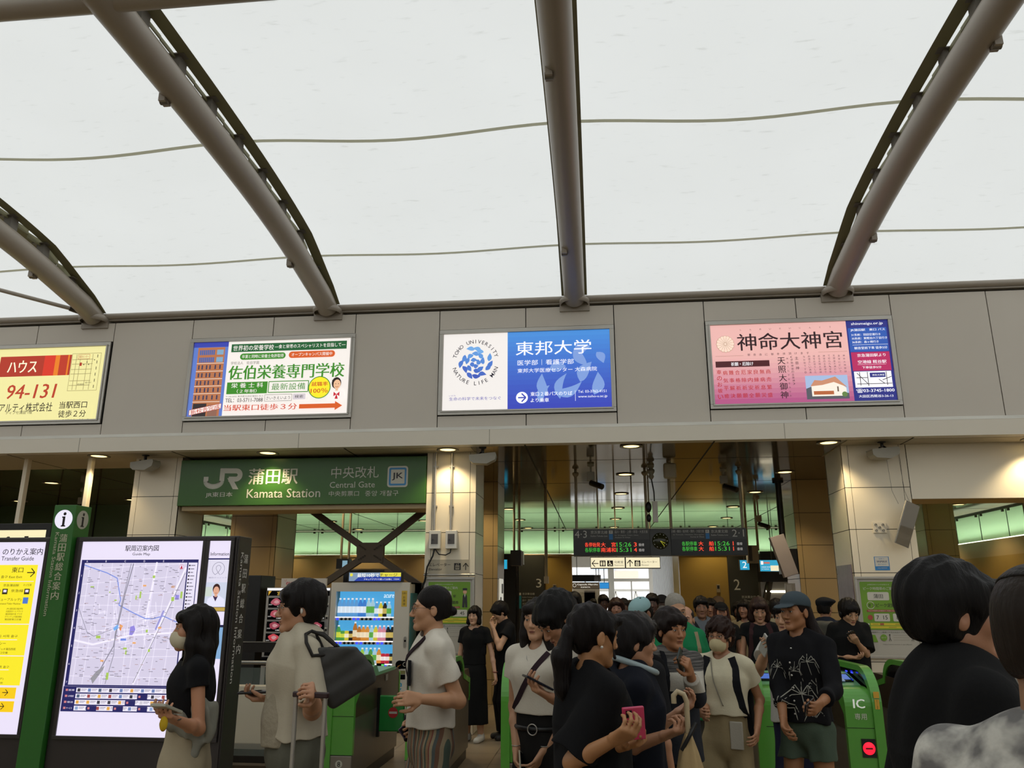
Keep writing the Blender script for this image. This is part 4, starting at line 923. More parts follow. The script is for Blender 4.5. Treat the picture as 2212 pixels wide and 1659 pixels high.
# platform number walls
for num, label, x0, x1, sgn, arrow_sq in (('3', 'platform three panel with a large white numeral, left of the ochre wall', -2.29, -1.53, 1, 'ecf'), ('2', 'platform two panel with a large white numeral, right of the ochre wall', 3.61, 4.46, -1, 'ecf')):
    t = thing('platform_number', label, 'sign', ((x0 + x1) / 2, Yb - .06, 1.2)); W2 = (x1 - x0) / 2
    MB().box((-W2 + .01, 0, -.4), (W2 - .01, .012, 1.62), mat('platform_sign_panel', '34352f', .4)).build('panel', t)
    s = Sheet((-W2, -.002, 1.2), (1, 0, 0), (0, 0, -1), 2 * W2); tq = ink('2f93a8')
    if sgn > 0:
        s.text('3', 68, 48, 32, gw, w=20); s.rect(4, 83, 11, 92, gw); s.rect(4, 94, 12, 140, tq)
        for k, (tx, h, w_) in enumerate((('京浜東北線', 8.5, 46), ('Keihin-Tohoku Line', 4, 50), ('品川・東京・上野', 8, 56), ('赤羽・大宮方面', 8, 50), ('for Shinagawa, Tokyo', 3.5, 50))): s.text(tx, 16, (87, 99, 110, 123, 134)[k], h, gw, w=w_)
    else:
        s.text('2', 16, 48, 34, gw, w=20); s.rect(88, 83, 95, 92, gw); s.rect(88, 94, 96, 140, tq)
        for k, (tx, h, w_) in enumerate((('京浜東北線', 8.5, 46), ('Keihin-Tohoku Line', 4, 50), ('川崎・横浜・桜木町', 8, 56), ('関内・大船方面', 8, 50), ('for Kawasaki, Yokohama', 3.5, 50))): s.text(tx, 84, (87, 99, 110, 123, 134)[k], h, gw, w=w_, al='r')
    s.build('lettering', t)
# wall phones on the ochre panels
for x, l in ((-1.25, 'small beige intercom on the ochre wall left of the passage'), (3.32, 'small beige intercom on the ochre wall right of the passage')):
    t = thing('wall_intercom', l, 'intercom', (x, Yb, 1.78)); MB().box((-.05, -.05, 0), (.05, 0, .22), m_pole).build('body', t, bevel=.01); MB().box((-.03, -.056, .1), (.03, -.05, .19), m_black).build('handset', t)
# dark recess and blue screens left and right (entrances to the stairs)
t = thing('stair_opening', 'dark stair opening with a slanted handrail between the left pillars', 'stairs', (-2.95, 22.2, 0))
MB().box((-.62, .6, 0), (.62, .98, 2.84), m_blk).build('shade_slab', t)  # black slab painted in for the unlit depth of the stair opening
MB().bar((.1, -.4, 2.3), (.5, -4.2, .6), .07, .12, m=m_dark).bar((.24, -.4, 2.3), (.64, -4.2, .6), .03, .06, m=m_steel).bar((.5, -4.2, .6), (.5, -4.2, 0), .1, .1, up=(1, 0, 0), m=m_dark).build('handrail', t)
p0, p1 = at(1092, 1208, 20.5), at(1096, 1230, 20.5)
t, s, hw, H = lit_sign('blue_sign', 'narrow blue lit sign beside the pillar behind the meter boxes', p0.x - .25, p1.x, p1.z, p0.z, 20.5, '2aa0c8'); s.build('lit_face', t)
MB().box((-.01, .0, H), (.01, .02, ZC - p1.z), m_dark).build('hanging_rod', t)
# stairs on the right
xa, xb = at(1642, 1250, 22.4).x, at(1702, 1250, 22.4).x
t = thing('stair_hood', 'grey metal stair enclosure with a bright tube light, right of platform number 2', 'stairs', ((xa + xb) / 2 + .6, 22.4, 0)); hw = (xb - xa) / 2 + .6
MB().box((-hw, .0, 0), (hw, .3, 2.05), m_steel).build('back_panel', t)
MB().box((-hw, -.25, 2.05), (hw, .3, 2.84), m_blk).build('header', t)
MB().tube([(-hw + .1, -.12, 1.80), (hw * .2, -.12, 1.80)], .03, lit('fff6d8', 4.0), n=10).build('tube_lamp', t)
MB().bar((-hw - .25, -.3, .3), (-hw + .3, -.05, 2.3), .1, .12, m=m_dark).build('slanted_rail', t)
p0, p1 = at(1597, 1209, 21), at(1620, 1232, 21)
t, s, hw, H = lit_sign('platform_sign', 'small lit blue sign with a white 2 above the stair entrance', p0.x, p1.x, p1.z, p0.z, 21, '2f9cc4'); s.text('2', 50, 50, 68, lit('f4f6f6', 1.0), w=46, al='c'); s.build('lit_face', t)
MB().box((-.01, .0, H), (.01, .02, ZC - p1.z), m_dark).build('hanging_rod', t)
p0, p1 = at(1640, 1209, 21), at(1697, 1235, 21)
t, s, hw, H = lit_sign('platform_sign', 'wide lit blue sign partly hidden behind the tilted monitor', p0.x, p1.x, p1.z, p0.z, 21, '3aa6cc'); s.rect(4, 4, 14, 18, lit('f4f6f6')); s.rect(16, 8, 40, 14, lit('d86a50')); s.rect(42, 22, 78, 44, lit('efe4c0')); s.text('京浜東北線 大船方面', 6, 28, 5, lit('f4f6f6'), w=34); s.text('for Yokohama', 6, 36, 4, lit('f4f6f6'), w=30); s.build('lit_face', t)
MB().box((-.01, .0, H), (.01, .02, ZC - p1.z), m_dark).build('hanging_rod', t)
t = thing('relay_box', 'small grey box on two poles beside the blue platform sign', 'box', (at(1628, 1215, 20).x, 20, 2.45))
MB().box((-.13, 0, 0), (.13, .2, .42), m_greydev).box((-.1, -.005, .05), (-.02, 0, .4), m_dark).build('body', t); MB().tube([(-.1, .1, .42), (-.1, .1, ZC - 2.452)], .03, m_pole).build('pole', t); MB().tube([(.15, .1, .3), (.15, .1, ZC - 2.452)], .03, m_pole).build('pole', t)
# monitor seen behind the brace, with two poles
p0, p1 = at(727, 1207, 13), at(752, 1233, 13)
t = thing('small_monitor', 'small lit monitor on two thin poles behind the steel cross brace', 'monitor', ((p0.x + p1.x) / 2, 13, p1.z)); hw = (p1.x - p0.x) / 2; H = p0.z - p1.z
MB().box((-hw, 0, 0), (hw, .18, H), m_black).build('case', t); MB().box((.0, -.004, .03), (hw - .02, 0, H - .03), lit('8fb8cc', .7)).build('screen', t)
for q in (-.055, .075): MB().tube([(q, .08, H), (q, .08, ZC - p1.z - .002)], .02, m_pole, n=10).build('pole', t)
t = thing('double_pole_camera', 'black camera unit on twin poles left of platform number 3', 'camera', (at(1114, 1215, 15).x, 15, 2.22))
MB().box((-.1, 0, 0), (.1, .25, .28), m_black).box((.1, .02, .02), (.14, .2, .26), m_steel).build('housing', t)
for q in (-.04, .06): MB().tube([(q, .1, .28), (q, .1, ZC - 2.222)], .022, m_pole, n=10).build('pole', t)
# thin single poles
for x, y0, y1, Y, l in ((1180, 1100, 1240, 14.2, 'thin beige pole between the camera poles and the departure board'), ):
    p = at(x, y1, Y); t = thing('ceiling_pole', l, 'pole', (p.x, Y, 2.0)); MB().tube([(0, 0, 0), (0, 0, ZC - 2.002)], .028, m_pole).box((-.04, -.05, -.12), (.04, .05, 0), m_pole).build('pole', t)
# left bay mullions
for x, l in ((-8.06, 'white upright mullion of the dark shopfront, far left'), (-7.09, 'white upright mullion of the dark shopfront, just left of the pillar')):
    t = thing('mullion', l, 'post', (x, 10.35, 0)); MB().box((-.03, -.04, 0), (.03, .04, ZC - .002), m_stone).build('post', t, bevel=.004)
# tilted monitor on black ceiling pole
t = thing('tilted_monitor', 'grey backed monitor tilted on a thick black ceiling pole', 'monitor', (3.0, 13.6, 0)); 
MB().tube([(.04, 0, 2.15), (.04, 0, ZC - .002)], .05, m_black, n=14).lathe([(.09, ZC - .04), (.09, ZC - .002)], (.04, 0, 0), m=m_black).build('pole', t)
MB().box((-.02, -.02, 2.02), (.25, .2, 2.42), m_black).build('bracket', t)
mt = Matrix.Translation((-.02, -.22, 2.3)) @ Matrix.Rotation(R(-16), 4, 'Y') @ Matrix.Rotation(R(18), 4, 'Z'); MB().obox(mt, .13, .03, .33, mat('monitor_back', 'a8a0a4', .4)).build('monitor_case', t, bevel=.008)
# ceiling cameras, speakers
def dome_cam(x, y, l, drop=.28):
    t = thing('security_camera', l, 'camera', (x, y, ZC)); MB().lathe([(.05, 0), (.05, -.03), (.015, -.04), (.015, -drop)], m=m_greydev, n=14).build('mount', t); MB().box((-.055, -.05, -drop - .12), (.055, .05, -drop), m_greydev).build('junction_box', t, bevel=.01)
    MB().tube([(0, .0, -drop - .16), (.16, -.16, -drop - .24)], .042, m_black, n=14).lathe([(.012, -.12), (.012, -.18)], (0, 0, -drop), m=m_greydev).build('camera_body', t)
dome_cam(-.07, 11.6, 'grey and black security camera hanging above the left departure board', .12)
dome_cam(-2.75, 14.6, 'small dark security camera seen behind the cross brace', .2)
dome_cam(1.95, 12.3, 'dark security camera hanging above the right departure board', .1)
dome_cam(-9.4, 13.6, 'small black security camera in the dark left bay', .14)
dome_cam(3.15, 16.0, 'grey security camera just left of the black monitor pole', .35)
t = thing('antenna_box', 'beige rounded antenna box near the ceiling right of the downlight column', 'box', (1.06, 11.4, ZC)); MB().box((-.09, -.05, -.26), (.09, .05, -.04), m_pole).build('body', t, bevel=.025); MB().tube([(0, 0, -.04), (0, 0, -.002)], .02, m_pole).build('stem', t)
t = thing('sensor_cluster', 'beige ceiling sensor with a black cable and hanging camera above the clock', 'sensor', (.82, 11.8, ZC)); MB().lathe([(.05, 0), (.05, -.02), (.03, -.05), (.055, -.07), (.055, -.1), (.03, -.14), (.045, -.17), (.02, -.21)], m=m_greydev, n=16).build('sensor_head', t); MB().tube([(0, 0, -.2), (.03, 0, -.4), (.03, 0, -.56)], .01, m_black, n=8).build('cable', t); MB().box((.0, -.05, -.84), (.07, .05, -.54), m_white).ell((-.06, 0, -.78), (.035, .035, .06), m_black).ell((-.06, 0, -.62), (.045, .045, .08), m_black).build('camera_body', t)
def speaker(x, y, l, sx=1, face=0):
    t = thing('ceiling_speaker', l, 'speaker', (x, y, ZC), R(face)); b = MB().lathe([(.05, 0), (.05, -.015), (.02, -.02), (.02, -.07)], m=m_dark, n=14); b.build('ceiling_mount', t)
    MB().tube([(0, 0, -.05), (.05 * sx, -.03, -.1), (.0, -.05, -.12), (-.06 * sx, -.03, -.08)], .012, m_black, n=8).build('cable', t)
    pts = [(-.17, 0, -.11), (.17, 0, -.075), (.185, 0, -.11), (.17, 0, -.17), (.06, 0, -.225), (-.12, 0, -.215), (-.165, 0, -.18)]
    MB().prism([(p[0], -.08, p[2]) for p in pts], (0, .17, 0), m_greydev, ).build('speaker_body', t, bevel=.018)
speaker(-6.2, 10.2, 'grey wedge speaker hanging at the top of the left pillar', 1, -6); speaker(-1.47, 10.12, 'grey wedge speaker hanging at the top of the meter-box pillar', -1, 4); speaker(3.6, 10.22, 'grey wedge speaker hanging at the top of the mirror pillar', 1, 8)
# cross brace
t = thing('cross_brace', 'brown steel X brace with a square bolted centre plate above the vending machines', 'brace', (-3.43, 11.25, 1.0)); m_br = mat('brace_brown', '54442f', .5)
pc = at(801, 1194, 11.25)
def rel(x, y): p = at(x, y, 11.25); return (p.x + 3.43, 0, p.z - 1.0)
cc = rel(801, 1194)
for q, (x, y) in (('a', (655, 1090)), ('b', (946, 1080)), ('c', (640, 1300)), ('d', (960, 1300))):
    e = rel(x, y); MB().bar(cc, e, .0, .075, up=(0, 1, 0), m=m_br) if False else MB().bar(cc, e, .09, .075, up=(0, 1, 0), m=m_br).build('brace_arm', t)
MB().box((cc[0] - .19, -.05, cc[2] - .14), (cc[0] + .19, .05, cc[2] + .14), m_br).build('centre_plate', t)
b = MB()
for sx in (-1, 1):
    for sz in (-1, 1):
        for k in range(4): b.lathe([(.011, -.062), (.011, -.05)], (cc[0] + sx * (.07 + .028 * k), 0, cc[2] + sz * (.045 + .018 * k)), 'y', 8, m_dark)
b.build('bolt', t)
# ---------------------------------------------------------------- things fixed to the pillars
t = thing('poster_board', 'green commuter pass poster in a silver frame on the right pillar', 'poster', (3.5, 10.42, .97))
def pass_poster(t, W2, H, man):
    MB().box((-W2, -.0, 0), (W2, .008, H), mat('poster_white', 'b9b4a8', .35, var=.02)).build('backing', t); frame(t, -W2 - .03, W2 + .03, -.03, H + .03, -.02, .03, .03, m_alu, 'frame', False)
    s = Sheet((-W2, -.002, H), (1, 0, 0), (0, 0, -1), 2 * W2); gn = ink('6f9a2c'); ww = ink('c9c6ba'); tx = ink('2c2a22'); V = H / (2 * W2) * 100
    s.rrect(4, 5, 96, 80, 2, gn); s.text('JR東日本からのお知らせ', 18, 10.5, 3.0, ww, w=40); s.text('ピーク時間帯のご案内', 10, 17.5, 5.6, ww, w=58, bold=.02)
    s.rrect(16, 24, 55, 39, 2.5, ww); s.text('蒲田', 35.5, 31.5, 8, tx, w=17, al='c', bold=.01); s.text('駅', 59, 35, 6, tx, w=6)
    s.ring(20, 48, 6.5, 1, ww); s.text('オフピーク定期券', 15, 48, 7, tx, w=56, bold=.02); s.rect(12, 56, 74, 60, ink('9a4a3a')); s.text('下記の時間帯は定期券がご利用になれません', 43, 58, 2.4, ww, w=58, al='c')
    s.disc(17, 70, 4.6, ink('a8473c')); s.rrect(24, 63, 52, 77, 2, ww); s.text('7  15', 38, 70, 7.2, tx, w=20, al='c', bold=.02); s.rrect(58, 63, 90, 77, 2, ww); s.text('8  45', 74, 70, 7.2, tx, w=20, al='c', bold=.02)
    if man:
        s.poly([(80, 34), (79, 58), (83.5, 58), (84.5, 44), (85.5, 58), (90, 58), (89, 34), (86, 31), (83, 31)], ink('2c2c30')); s.disc(84.5, 26, 4.2, ink('d8a888')); s.rrect(79.5, 18, 89.5, 23, 2, ink('2c2c30')); s.poly([(83, 31), (84.5, 38), (86, 31)], ww)
    yw = ink('d2c234'); s.l += 1; s.rect(10, 82 - 3, 92, 82 - .2, yw) if False else None
    s.rrect(4, 78, 96, 92, 2, gn); s.rect(16, 80, 92, 84.2, yw); s.rect(16, 85.4, 92, 89.6, yw); s.rect(33, 80.2, 40, 84, ink('a85a3c')); s.disc(12.5, 82, 1.8, ww); s.disc(12.5, 87.4, 1.8, ww); s.rect(20, 81.8, 30, 82.3, tx); s.rect(60, 81.8, 72, 82.3, tx); s.rect(48, 87.2, 62, 87.7, tx)
    s.text('本券は時間外にご利用いただけるおトクな定期券です', 50, 96.5, 2.6, tx, w=88, al='c'); s.poly([(8, 101), (22, 101), (26, 114), (8, 114)], gn); s.disc(37, 106, 6, gn); s.text('おトク', 37, 106, 3, ww, w=8, al='c')
    for x in (48, 88): s.disc(x, 101, 1.2, tx); s.line([(x, 102), (x, 107), (x - 2, 112)], .8, tx); s.line([(x, 107), (x + 2, 112)], .8, tx)
    for y in (102, 106, 110): s.line([(54, y), (82, y)], .4, ink('8a8678'))
    s.text('https://www.jreast.co.jp/offpeak', 60, 118, 1.8, tx, w=52, al='c')
    s.build('printed_face', t)
pass_poster(t, .325, .90, False)
t = thing('poster_board', 'green commuter pass poster in a silver frame behind the man with the bun', 'poster', (-1.93, 10.42, .97))
pass_poster(t, .30, .90, True)
MB().tube([(-.34, -.02, .96), (.34, -.02, .96)], .012, m_alu).build('top_rail', t)
t = thing('elevator_sign', 'beige elevator sign with an up arrow on the meter-box pillar', 'sign', (-1.945, 10.425, 1.94))
MB().box((-.275, 0, 0), (.275, .006, .185), mat('sign_beige', 'b3a892', .45)).build('plate', t); s = Sheet((-.275, -.001, .185), (1, 0, 0), (0, 0, -1), .55); s.text('エレベーター', 2, 12, 7.5, dk, w=52, bold=.012); s.text('Elevator', 2, 22.5, 5.5, dk, w=32); picto_lift(s, 71, 16.5, 16, dk, ink('b3a892')); arrow(s, 91, 16.5, 16, dk, 'u'); s.build('lettering', t)
for x, l in ((-2.125, 'grey meter box, left one on the pillar'), (-1.905, 'grey meter box, right one on the pillar')):
    t = thing('meter_box', l, 'meter box', (x, 10.425, 2.26)); MB().box((-.075, -.09, 0), (.075, 0, .235), m_white).build('case', t, bevel=.006); MB().box((-.045, -.094, .06), (.045, -.09, .19), mat('smoky_window', '4a4644', .15)).build('window', t); MB().lathe([(.012, -.1), (.012, -.094)], (-.02, 0, .11), 'y', 10, m_black).build('knob', t)
    MB().tube([(-.02, -.03, .235), (-.02, -.03, ZC - 2.262)], .016, m_alu, n=10).box((-.05, -.03, .55), (.01, 0, .57), m_alu).box((-.05, -.03, 1.08), (.01, 0, 1.10), m_alu).build('conduit', t)
t = thing('black_cable', 'black cable looping from the meter boxes down behind the vending machine', 'cable', (-2.1, 10.4, 1.9)); MB().tube([(.19, -.03, .36), (.18, -.03, .31), (.12, -.03, .28), (.03, -.03, .29), (-.02, -.03, .36)], .008, m_black, n=8).tube([(-.03, -.03, .36), (-.05, -.03, .27), (-.12, -.03, .13), (-.15, -.02, -.05), (-.19, -.0, -.14)], .011, m_black, n=8).build('cable', t)
t = thing('hanging_mirror', 'tilted rectangular mirror hanging on wires on the right pillar', 'mirror', (3.79, 10.25, 2.52)); mt = Matrix.Rotation(R(32), 4, 'Z') @ Matrix.Rotation(R(15), 4, 'Y') @ Matrix.Rotation(R(14), 4, 'X')
MB().obox(mt, .12, .008, .27, m_alu).build('frame', t); MB().obox(mt @ Matrix.Translation((0, -.01, 0)), .11, .002, .26, mat('mirror_glass', 'd8d8d4', .03, metal=1, var=0)).build('mirror_face', t); MB().tube([(-.07, .0, .25), (-.09, .1, .42), (-.09, .17, 1.0)], .002, m_dark, n=6).tube([(.08, -.0, .22), (.06, .1, .42), (.06, .17, 1.0)], .002, m_dark, n=6).build('wire', t)
t = thing('bolt_plate', 'small square steel plate with bolts left of the mirror', 'plate', (3.52, 10.415, 2.43)); b = MB().box((-.08, 0, 0), (.08, .012, .13), m_stone); 
for q in (-.045, .04): b.lathe([(.014, -.012), (.014, 0)], (q, 0, .03), 'y', 8, m_dark).lathe([(.014, -.012), (.014, 0)], (q, 0, .1), 'y', 8, m_dark)
b.lathe([(.014, -.012), (.014, 0)], (0, 0, .065), 'y', 8, m_dark); b.build('plate', t)
t = thing('wifi_sticker', 'white and blue wireless service sticker on the right pillar', 'sticker', (3.5, 10.427, 1.975)); MB().box((-.088, 0, 0), (.088, .002, .165), ink('2f7fc0')).build('backing', t, bevel=.0005)
s = Sheet((-.08, -.0006, .16), (1, 0, 0), (0, 0, -1), .16); s.rect(0, 0, 100, 70, ink('cfccc4')); s.text('当駅で', 50, 13, 12, ink('5b86b0'), w=42, al='c'); s.text('WiMAX', 50, 34, 15, ink('1f2c5c'), w=78, al='c', bold=.04); s.text('使えます!', 50, 56, 12, ink('5b86b0'), w=62, al='c'); s.text('UQ WiMAX', 50, 84, 9, ink('cfccc4'), w=70, al='c'); s.build('lettering', t)
t = thing('wall_notice', 'white paper notice in a holder on the tan pillar beside the tilted monitor', 'notice', (at(1708, 1268, 13.5).x, 13.53, 1.7)); MB().box((-.08, 0, 0), (.08, .02, .17), m_alu).build('holder', t); MB().box((-.06, -.004, .02), (.02, 0, .15), m_white).build('paper', t)
t = thing('side_poster', 'faded violet poster on the left side of the mirror pillar', 'poster', (3.148, 10.8, 1.2)); MB().box((-.004, -.3, 0), (.006, .3, .85), mat('faded_poster', '8d8088', .4, var=.45, vs=5)).build('sheet', t)
t = thing('strip_notice', 'tall narrow white arrow strip on the right side of the pillar behind the meter-box pillar', 'sign', (-1.655, 13.75, 1.35)); MB().box((-.0, -.25, 0), (.012, .25, .6), mat('strip_white', 'd9d6c8', .3, emit='e8e4d2', es=.55)).box((.012, -.18, .08), (.014, -.02, .3), dk).box((.012, .0, .36), (.014, .2, .52), dk).build('strip', t)
# ---------------------------------------------------------------- ticket gates
m_gg = mat('gate_green', '579f39', .3, var=.02, coat=.3)
m_gg2 = mat('gate_deck_green', '6fa878', .35, var=.02)
m_gside = mat('gate_side_bronze', '5b4c3c', .3, metal=.5, var=.03)
m_gbase = mat('gate_base_steel', '8d857a', .35, metal=.6)
m_gblack = mat('gate_black_glass', '0a0a0e', .1)
m_flap = mat('flap_green', '1f8a3a', .35, coat=.3)
m_blue = lit('2a35ff', 2.5)
def gate(x0, x1, yn, yf, fin, label, extra=None):
    """fin: side the tall rim stands on, 'l' or 'r'"""
    W2 = (x1 - x0) / 2; L_ = yf - yn
    t = thing('ticket_gate', label, 'ticket gate', ((x0 + x1) / 2, yn, 0), group=None)
    s_ = -1 if fin == 'l' else 1; fx0, fx1 = (s_ * W2, s_ * (W2 - .075)); 
    def arc(z, r, n=8, y0=0): return [(y0 + r - r * math.cos(R(90 * i / n)), z - r + r * math.sin(R(90 * i / n))) for i in range(n + 1)]
    # lower body
    MB().box((-W2 + .012, .03, .1), (W2 - .012, L_ - .03, .62), m_gbase).build('lower_body', t, bevel=.01)
    MB().box((-W2 + .03, .05, 0), (W2 - .03, L_ - .05, .1), m_dark).build('plinth', t)
    MB().prism([(-W2 + .006, y, z) for y, z in ([(.03, .60), (.03, .8)] + arc(.905, .09, 5, .03) + [(L_ - .1, .905), (L_ - .02, .82), (L_ - .02, .60)])], (2 * W2 - .012, 0, 0), m_gside).build('side_shell', t, bevel=.004)
    # green end panels with a rounded shoulder
    prof = [(0, .3), (0, .62)] + [(0, .63)] + arc(.925, .14, 7) + [(.3, .925), (.3, .90), (.05, .72), (.05, .3)]
    a, b_ = (fx1, -s_ * W2)
    MB().prism([(a, y, z) for y, z in prof], (b_ - a, 0, 0), m_gg, smooth=False).build('end_panel', t, bevel=.004)
    MB().box((min(a, b_), -.002, .618), (max(a, b_), .0, .622), m_gap).box((-W2, -.003, .298), (W2, .0, .302), m_gap).build('panel_joint', t)
    MB().box((min(a, b_), L_ - .05, .3), (max(a, b_), L_, .86), m_gg).box((-W2, -.001, .0), (W2, .05, .3), m_gbase).build('end_cover', t, bevel=.01)
    # tall rim: an arched strip along the whole length
    rim = [(-.02, .0), (-.02, .62)] + [(-.02, .64)] + arc(1.085, .30, 12, -.02) + [(L_ * .62, 1.075)] + [(L_ * .62 + .3 * math.sin(R(12 * i)), 1.075 - .22 * (1 - math.cos(R(12 * i)))) for i in range(1, 8)] + [(L_ - .02, .80), (L_ - .02, .62)]
    inner = [(max(.03, y + .04) if y < L_ / 2 else y - .04, z - .045 if z > .3 else z) for y, z in rim][::-1]
    pts = rim + inner
    MB().prism([(fx0, y, z) for y, z in pts], (fx1 - fx0, 0, 0), m_gg).build('arched_rim', t, bevel=.004)
    MB().prism([(fx0 - s_ * .012, y, z) for y, z in inner[::-1] if z > .66], (-s_ * .045, 0, 0), m_gblack).build('sensor_window', t)
    # deck, card reader
    MB().prism([((fx1), y, z) for y, z in ((.24, .925), (.62, 1.0), (.7, 1.0), (.78, .93), (L_ - .25, .93), (L_ - .25, .90), (.24, .90))], (-s_ * (2 * W2 - .075), 0, 0), m_gg2).build('deck', t, bevel=.006)
    rm = Matrix.Translation((-s_ * .035, .42, .968)) @ Matrix.Rotation(math.atan2(.075, .38), 4, 'X')
    MB().obox(rm, .075, .1, .008, m_gblack).obox(rm @ Matrix.Translation((0, 0, .009)), .06, .07, .002, lit('5a80d8', .6)).build('card_reader', t)
    for k in range(2): MB().box((fx1 - s_ * .002, .42 + .16 * k, 1.005), (fx1 - s_ * .006 - s_ * .0, .47 + .16 * k, 1.015), m_blue).build('blue_lamp', t)
    if extra: extra(t, W2, s_, L_)
    return t
def ex_ic(t, W2, s_, L_):
    s = Sheet((-W2 + .005, -.004, .905), (1, 0, 0), (0, 0, -1), 2 * W2 - .085); s.text('IC', 52, 48, 34, lit('e8ecdf', .5), w=44, al='c', bold=.05); s.text('専用', 54, 96, 24, ink('d8d8c8'), w=46, al='c'); s.build('lettering', t)
    b = MB().box((-.045, -.006, .40), (.065, .0, .54), m_gblack).lathe([(.0005, -.009), (.046, -.009), (.048, -.006)], (.01, 0, .468), 'y', 24, lit('ff1a30', 1.8)).box((-.018, -.0105, .462), (.038, -.0095, .474), mat('stop_bar', '5a0008', .5)); b.build('stop_lamp', t)
    s = Sheet((-.05, -.0045, .245), (1, 0, 0), (0, 0, -1), .12); s.rect(0, 0, 100, 72, ink('e0b02c')); s.rect(0, 76, 100, 100, ink('2a2620')); s.text('!', 15, 88, 16, ink('e0b02c')); s.text('飛び乗り注意', 60, 88, 10, ink('c9c6ba'), w=64, al='c'); s.disc(48, 16, 7, dk); s.line([(48, 24), (42, 44), (30, 62)], 8, dk); s.line([(42, 44), (58, 54), (54, 68)], 8, dk); s.line([(30, 32), (48, 28), (66, 38)], 6, dk); s.build('warning_sticker', t)
    s = Sheet((W2 - .062, -.0225, .88), (1, 0, 0), (0, 0, -1), .045); s.rect(0, -50, 100, 60, ink('d8a83a')); s.rect(10, 80, 90, 250, ink('d8a83a')); s.vtext('のりこし精算', 50, 85, 245, 22, dk); s.build('rim_sticker', t)
    s = Sheet((-W2 + .01, .36, .99), (1, 0, 0), (0, -1, -.2), .09)
    MB().obox(Matrix.Translation((-W2 + .06, .36, .968)) @ Matrix.Rotation(math.atan2(.075, .38), 4, 'X'), .045, .07, .004, mat('gate_display_film', '8f9fb8', .2, emit='8fa8c8', es=.5)).build('display', t)
def ex_8(t, W2, s_, L_):
    s = Sheet((-W2, -.0045, .3), (1, 0, 0), (0, 0, -1), 2 * W2); s.disc(58, 26, 12, ink('bdbcae')); s.text('8', 58, 26, 15, dk, al='c', bold=.03); s.build('number_disc', t)
    MB().box((W2 - .001, L_ * .62, .82), (W2 + .002, L_ * .62 + .09, .88), m_alu).build('badge', t)
YN, YF = 7.2, 9.05
gate(-2.47, -2.2, 7.35, 9.05, 'l', 'green ticket gate with the small number 8, nearest the vending machine', ex_8)
gate(-1.69, -1.42, YN, YF, 'r', 'green ticket gate mostly hidden behind the man with the bun')
gate(-.86, -.59, YN, YF, 'l', 'bright green ticket gate left of the woman in the white tee with the belt')
gate(.47, .74, YN, YF, 'l', 'green ticket gate behind the youth in the striped top')
gate(1.27, 1.55, YN, YF, 'l', 'green ticket gate between the masked woman and the man in the cap')
gate(1.99, 2.28, YN, YF, 'r', 'green ticket gate marked IC with a red stop lamp', ex_ic)
gate(2.78, 3.06, YN, YF, 'l', 'green ticket gate mostly hidden behind the man in black at the right')
for x0, x1, l in ((-2.19, -1.93, 'green gate flap with a no-entry disc, left of the pair'), (-1.905, -1.70, 'green gate flap with a no-entry disc, right of the pair')):
    t = thing('gate_flap', l, 'gate flap', ((x0 + x1) / 2, 8.15, .38)); h = (x1 - x0) / 2
    MB().box((-h, -.02, 0), (h, .02, .33), m_flap).build('panel', t, bevel=.012)
    s = Sheet((-h, -.0225, .33), (1, 0, 0), (0, 0, -1), 2 * h); s.disc(58 if x0 < -2 else 40, 60, 19, ink('b8262a')); s.rect(*((43, 56, 73, 64) if x0 < -2 else (25, 56, 55, 64)), ink('c9c6ba')); s.build('no_entry_disc', t)
    q = -h if x0 < -2 else h
    MB().box((q - .015, -.02, -.05), (q + .015, .02, .4), m_black).build('hinge', t)

# ---------------------------------------------------------------- drinks machine
m_vm = mat('machine_white', 'c9c4b8', .35, var=.02)
t = thing('vending_machine', 'white drinks vending machine with three lit shelves beside the meter-box pillar', 'vending machine', (-2.99, 10.45, 0)); W2 = .53
b = MB(); H = 1.835
b.box((-W2, 0, .06), (-W2 + .07, .06, H), m_vm).box((W2 - .2, 0, .06), (W2, .06, H), m_vm).box((-W2 + .07, 0, .06), (W2 - .2, .06, .78), m_vm).box((-W2 + .07, 0, 1.72), (W2 - .2, .06, H), m_vm)
b.box((-W2, .06, .06), (-W2 + .02, .7, H), m_vm).box((W2 - .02, .06, .06), (W2, .7, H), m_vm).box((-W2, .06, H - .02), (W2, .7, H), m_vm).box((-W2, .3, .06), (W2, .7, H), m_vm).box((-W2 + .02, .1, 0), (W2 - .02, .66, .06), m_black)
b.build('cabinet', t)
sb = lit('4fa6dc', .9)
MB().box((-W2 + .07, .17, .80), (W2 - .2, .175, 1.72), sb).build('display_back', t)
MB().box((W2 + .0005, .05, .35), (W2 + .003, .45, 1.7), mat('machine_teal_art', '3f8f98', .4, var=.3, vs=2)).build('side_print', t)
wstrip = lit('f2f4fa', 1.6)
SH = [(1.40, 1.70), (1.10, 1.37), (.82, 1.06)]
for k, (z0, z1) in enumerate(SH):
    MB().box((-W2 + .07, .02, z0 - .045), (W2 - .2, .17, z0), m_vm).box((-W2 + .07, .012, z0 - .012), (W2 - .2, .02, z0 - .002), wstrip).build('shelf', t)
    for q in range(14):
        x = -W2 + .10 + q * .0555
        MB().lathe([(.0005, -.006), (.016, -.006), (.018, 0)], (x, .02, z0 - .028), 'y', 12, m_blue if (q * 7 + k * 3) % 5 in (0, 3) else m_gblack).build('button', t)
s = Sheet((-W2 + .07, .004, 1.72), (1, 0, 0), (0, 0, -1), 2 * W2 - .27)
s.rect(85, 1, 100, 1.4, sb); s.text('acure', 99, 7.5, 5.5, lit('d8ecf6'), w=17, al='r', bold=.03, shear=.15); s.build('brand_lettering', t)
